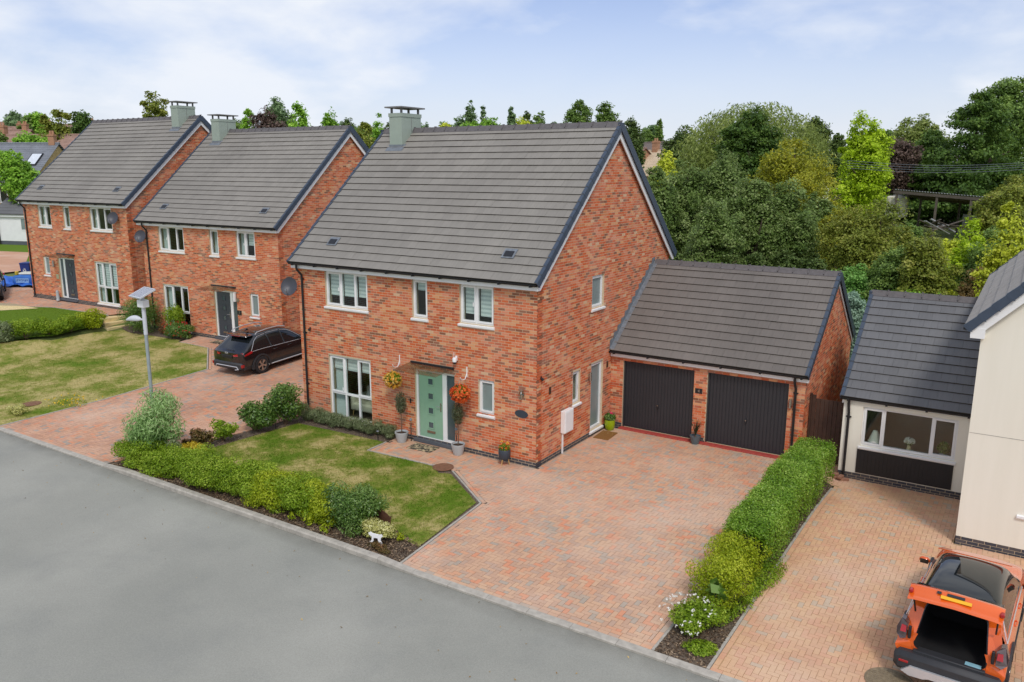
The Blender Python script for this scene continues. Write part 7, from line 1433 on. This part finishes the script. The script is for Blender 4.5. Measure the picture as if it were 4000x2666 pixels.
TREES = [ # name, label, px, py, half width, distance, kind, form, crown low
 ('purple_tree', 'dark purple leaved tree behind the second roof', 1040, 405, 95, 72, 'purple', 'round', .1), ('tall_round_tree', 'tall grey green tree rising behind the purple one', 1075, 376, 62, 125, 'pop', 'round', .2), ('ash_tree', 'bright green tree with upright sprays beside the purple tree', 1165, 383, 92, 56, 'bright', 'sparse', .1), ('ash_tree', 'smaller bright green tree right of the upright one', 1295, 406, 48, 55, 'bright', 'sparse', .15),
 ('round_tree', 'low dark tree just above the second ridge end', 1356, 462, 44, 130, 'dark', 'round', .1), ('willow_shrub_tree', 'olive green bushy tree between the second and main roofs', 1420, 470, 92, 46, 'olive', 'round', .02), ('young_tree', 'bright young tree tops left of the main chimney', 1480, 445, 55, 58, 'bright', 'sparse', .1), ('round_tree', 'dark tree directly left of the main chimney', 1515, 462, 30, 80, 'dark', 'round', .1),
 ('round_tree', 'yellow green tree just right of the main chimney', 1735, 478, 55, 92, 'yel', 'round', .1), ('poplar_tree', 'tallest poplar on the skyline above the main ridge', 1836, 392, 30, 170, 'pop', 'poplar', .05), ('poplar_tree', 'slim poplar right of the tallest one', 1889, 403, 21, 172, 'pop', 'poplar', .05), ('round_tree', 'grey green tree left of the tallest poplar', 1795, 450, 40, 165, 'pop', 'round', .1), ('round_tree', 'rounded light green tree below the slim poplar', 1920, 457, 46, 120, 'bright', 'round', .1), ('round_tree', 'small light green tree under the tallest poplar', 1840, 480, 46, 118, 'bright', 'round', .1), ('poplar_tree', 'isolated third poplar on the skyline', 1997, 407, 25, 170, 'pop', 'poplar', .05),
 ('round_tree', 'yellowish tree right of the third poplar', 2040, 465, 50, 112, 'yel', 'round', .1), ('round_tree', 'dark pointed tree behind the yellowish one', 2053, 437, 34, 150, 'dark', 'poplar', .05), ('round_tree', 'mid green tree between the poplars and the big lime', 2106, 452, 38, 130, 'oak', 'round', .1), ('round_tree', 'small pale tree left of the big skyline tree', 2165, 472, 34, 130, 'pop', 'round', .1), ('lime_tree', 'big broad tree alone on the skyline above the ridge', 2266, 388, 60, 120, 'oak', 'round', .05), ('lime_tree', 'second big tree near the ridge end', 2374, 412, 46, 128, 'oak', 'round', .05), ('oak_tree', 'dark oak right of the main gable apex', 2465, 456, 42, 100, 'dark', 'round', .05),
 ('round_tree', 'low trees beyond the small red roof', 2530, 507, 40, 125, 'oak', 'round', .05), ('spruce_tree', 'small pointed spruce over the dark roof', 2576, 480, 26, 125, 'oak', 'conifer', .05), ('round_tree', 'dense green tree left of the willow', 2675, 490, 62, 104, 'dark', 'round', .02), ('willow_tree', 'huge pale weeping willow', 2955, 380, 250, 88, 'willow', 'willow', .05), ('cypress_tree', 'dark spreading conifer in front of the willow', 2945, 408, 112, 76, 'conif', 'round', .25), ('round_tree', 'dark tree at the right edge of the willow', 3190, 450, 46, 112, 'dark', 'round', .05), ('round_tree', 'small dark distant tree left of the lime coloured tree', 3275, 517, 32, 135, 'dark', 'round', .05),
 ('chestnut_tree', 'broad yellow green chestnut turning brown', 3110, 530, 200, 60, 'chest', 'round', .1), ('false_acacia', 'vivid lime green tree standing alone', 3375, 438, 104, 72, 'lime', 'round', .12), ('copper_tree', 'dark purple tree between the lime tree and conifers', 3510, 545, 85, 98, 'purple', 'round', .02), ('pale_tree', 'pale feathery tree above the purple one', 3610, 467, 90, 112, 'willow', 'round', .05), ('round_tree', 'distant green tree behind the lime tree', 3480, 512, 52, 122, 'oak', 'round', .05), ('big_cypress', 'very large dark conifer at the right skyline', 3835, 378, 160, 96, 'conif', 'conifer', .1), ('tall_ash', 'tall airy tree at the right edge behind the conifer', 3945, 305, 140, 120, 'oak', 'round', .1), ('cypress_tree', 'dark green conifer left of the very large one', 3645, 530, 85, 100, 'conif', 'conifer', .02),
 ('plum_tree', 'dark green orchard tree against the main gable', 2570, 640, 95, 42, 'prunus', 'round', .12), ('plum_tree', 'grey green orchard tree just right of the gable', 2690, 610, 130, 44, 'prunus', 'round', .12), ('plum_tree', 'tall orchard tree in the middle of the dark row', 2840, 590, 140, 45, 'prunus', 'round', .14), ('plum_tree', 'silvery green orchard tree in front of the chestnut', 2960, 690, 135, 38, 'prunus', 'round', .14), ('plum_tree', 'orchard tree ending the dark row', 3090, 690, 130, 39, 'prunus', 'round', .14), ('plum_tree', 'low orchard tree over the garage ridge', 2800, 780, 130, 35, 'prunus', 'round', .14), ('yellow_shrub', 'yellow tipped shrub crown beyond the orchard trees', 2610, 590, 75, 56, 'yel', 'round', .05),
 ('hawthorn', 'rusty olive hawthorn in the middle of the thicket', 3450, 770, 185, 37, 'olive', 'round', .05), ('hawthorn', 'yellowish hawthorn left of the rusty one', 3290, 800, 110, 42, 'chest', 'round', .02), ('hawthorn', 'dark olive hawthorn below the barn', 3640, 890, 120, 33, 'olive', 'round', .02), ('elder', 'bright yellow green shrub in front of the barn', 3800, 828, 100, 36, 'lime', 'sparse', .02), ('elder', 'yellow green shrub at the right edge before the barn', 3960, 770, 95, 33, 'yel', 'sparse', .02), ('hawthorn', 'green hawthorn low in the thicket', 3500, 960, 150, 34, 'oak', 'round', .0), ('hawthorn', 'green thicket shrub behind the garage roof end', 3320, 930, 110, 38, 'oak', 'round', .0), ('hawthorn', 'green thicket shrub near the cream house roof', 3850, 960, 140, 35, 'oak', 'round', .0), ('rust_shrub', 'brownish shrub above the barn roof end', 3960, 690, 100, 72, 'olive', 'round', .02),
 ('stag_shrub', 'half bare shrub with rust coloured twigs', 3820, 1035, 100, 34, 'twig', 'sparse', .1), ('sumac', 'rounded green sumac behind the garage ridge', 3320, 1035, 145, 34, 'sumac', 'round', .05), ('blue_shrub', 'blue grey shrub between garage and annexe', 3335, 1130, 62, 31, 'blue', 'round', .0), ('lime_shrub', 'light green shrub filling the gap beside the garage', 3360, 1195, 62, 32, 'lime', 'round', .0), ('bramble', 'bramble mound behind the annexe ridge', 3560, 1120, 140, 32.5, 'bright', 'round', .0), ('bramble', 'pale bramble mound beside the rail fence', 3700, 1135, 90, 33, 'yel', 'round', .0),
 ('street_tree', 'leafy street tree at the left edge before the slate roof', 40, 590, 76, 86, 'bright', 'round', .38), ('round_bush', 'bright round bush in front of the brown terraces', 92, 510, 70, 100, 'bright', 'round', .0), ('birch_tree', 'airy birch on the left skyline', 222, 422, 58, 120, 'olive', 'sparse', .05), ('round_tree', 'hazy round tree far left on the skyline', 60, 441, 42, 175, 'pop', 'round', .05), ('round_tree', 'dark green tree second from the left on the skyline', 100, 448, 34, 155, 'oak', 'round', .05), ('round_tree', 'green tree just left of the birch', 150, 437, 36, 155, 'bright', 'round', .05), ('pine_tree', 'dark pines on the left skyline', 318, 430, 46, 145, 'conif', 'round', .1), ('small_tree', 'small tree cut by the left edge above the slate roof', 4, 505, 22, 110, 'oak', 'round', .0), ('maple_tree', 'dark brownish green tree behind the furthest roof', 600, 382, 88, 50, 'olive', 'round', .1)]
TREES += [('hawthorn', 'olive thicket shrub between the lime tree and the barn', 3410, 850, 95, 62, 'olive', 'round', .0), ('hawthorn', 'green thicket shrub left of the barn posts', 3560, 880, 90, 60, 'oak', 'round', .0), ('elder', 'bright thicket shrub just below the barn floor', 3720, 930, 80, 52, 'yel', 'round', .0), ('hawthorn', 'dark thicket shrub behind the bright elder', 3900, 900, 90, 56, 'oak', 'round', .0), ('hawthorn', 'olive thicket shrub at the foot of the chestnut', 3250, 900, 100, 50, 'olive', 'round', .0), ('plum_tree', 'dark orchard tree between the row and the chestnut', 3190, 760, 90, 44, 'prunus', 'round', .1), ('ash_tree', 'leafy tree top left of the purple tree', 970, 420, 40, 80, 'bright', 'sparse', .1), ('round_tree', 'small light tree between the chimney and the yellow green one', 1690, 492, 30, 100, 'bright', 'sparse', .1), ('round_tree', 'low yellow tree beneath the big skyline tree', 2220, 480, 36, 125, 'yel', 'round', .05), ('round_tree', 'low green tree beneath the second big skyline tree', 2320, 482, 40, 126, 'oak', 'round', .05)]
for a in TREES: tree(*a[:8], crown_lo=a[8], dens=1.)
OD = ['first', 'second', 'third', 'fourth', 'fifth', 'sixth', 'seventh', 'eighth', 'ninth', 'tenth', 'eleventh', 'twelfth', 'thirteenth', 'fourteenth']
for i in range(9): tree('hedge_conifer', OD[i]+' dark conifer from the left in the row behind the barn', 3385+i*78, 618+(i*37 % 40), 66, 96+(i % 3)*2, 'conif', 'conifer', .0, group='conifer row behind the barn')
for i in range(7): tree('thicket_shrub', OD[i]+' dark undergrowth shrub right of the gable beneath the orchard trees', 2500+i*115, 960+(i*53 % 40), 80, 34+(i % 3), 'dark', 'round', .0, cat='shrub', group='undergrowth below the orchard')
for i in range(14): tree('far_woodland_tree', OD[i]+' distant low tree from the left along the horizon', (930, 1130, 1340, 1440, 1650, 1740, 1830, 1930, 2020, 2110, 2200, 2300, 2400, 2540)[i], 482+(i*29 % 16), 62, 205+(i*13 % 30), 'pop' if i % 3 else 'oak', 'round', .0, group='distant trees along the horizon')
# twisted bare branches of the half bare shrub
t = [o for o in bpy.data.objects if o.name.startswith('stag_shrub')][0]; q = MB()
for i in range(46):
    a = RNG.uniform(0, 6.28); v = np.array((math.cos(a), math.sin(a)*.6, RNG.uniform(.2, .7))); l = RNG.uniform(.6, 1.2); p = np.array((0, 0, .7)); pts = [p]
    for s in range(5): v = v+RNG.normal(0, .3, 3); p = p+v/np.linalg.norm(v)*l*.22; pts.append(p)
    q.tube(pts, [.02, .016, .012, .009, .006, .003], 5)
q.build('branches', plain('bare_twigs', lin(168, 148, 122), .9), t)
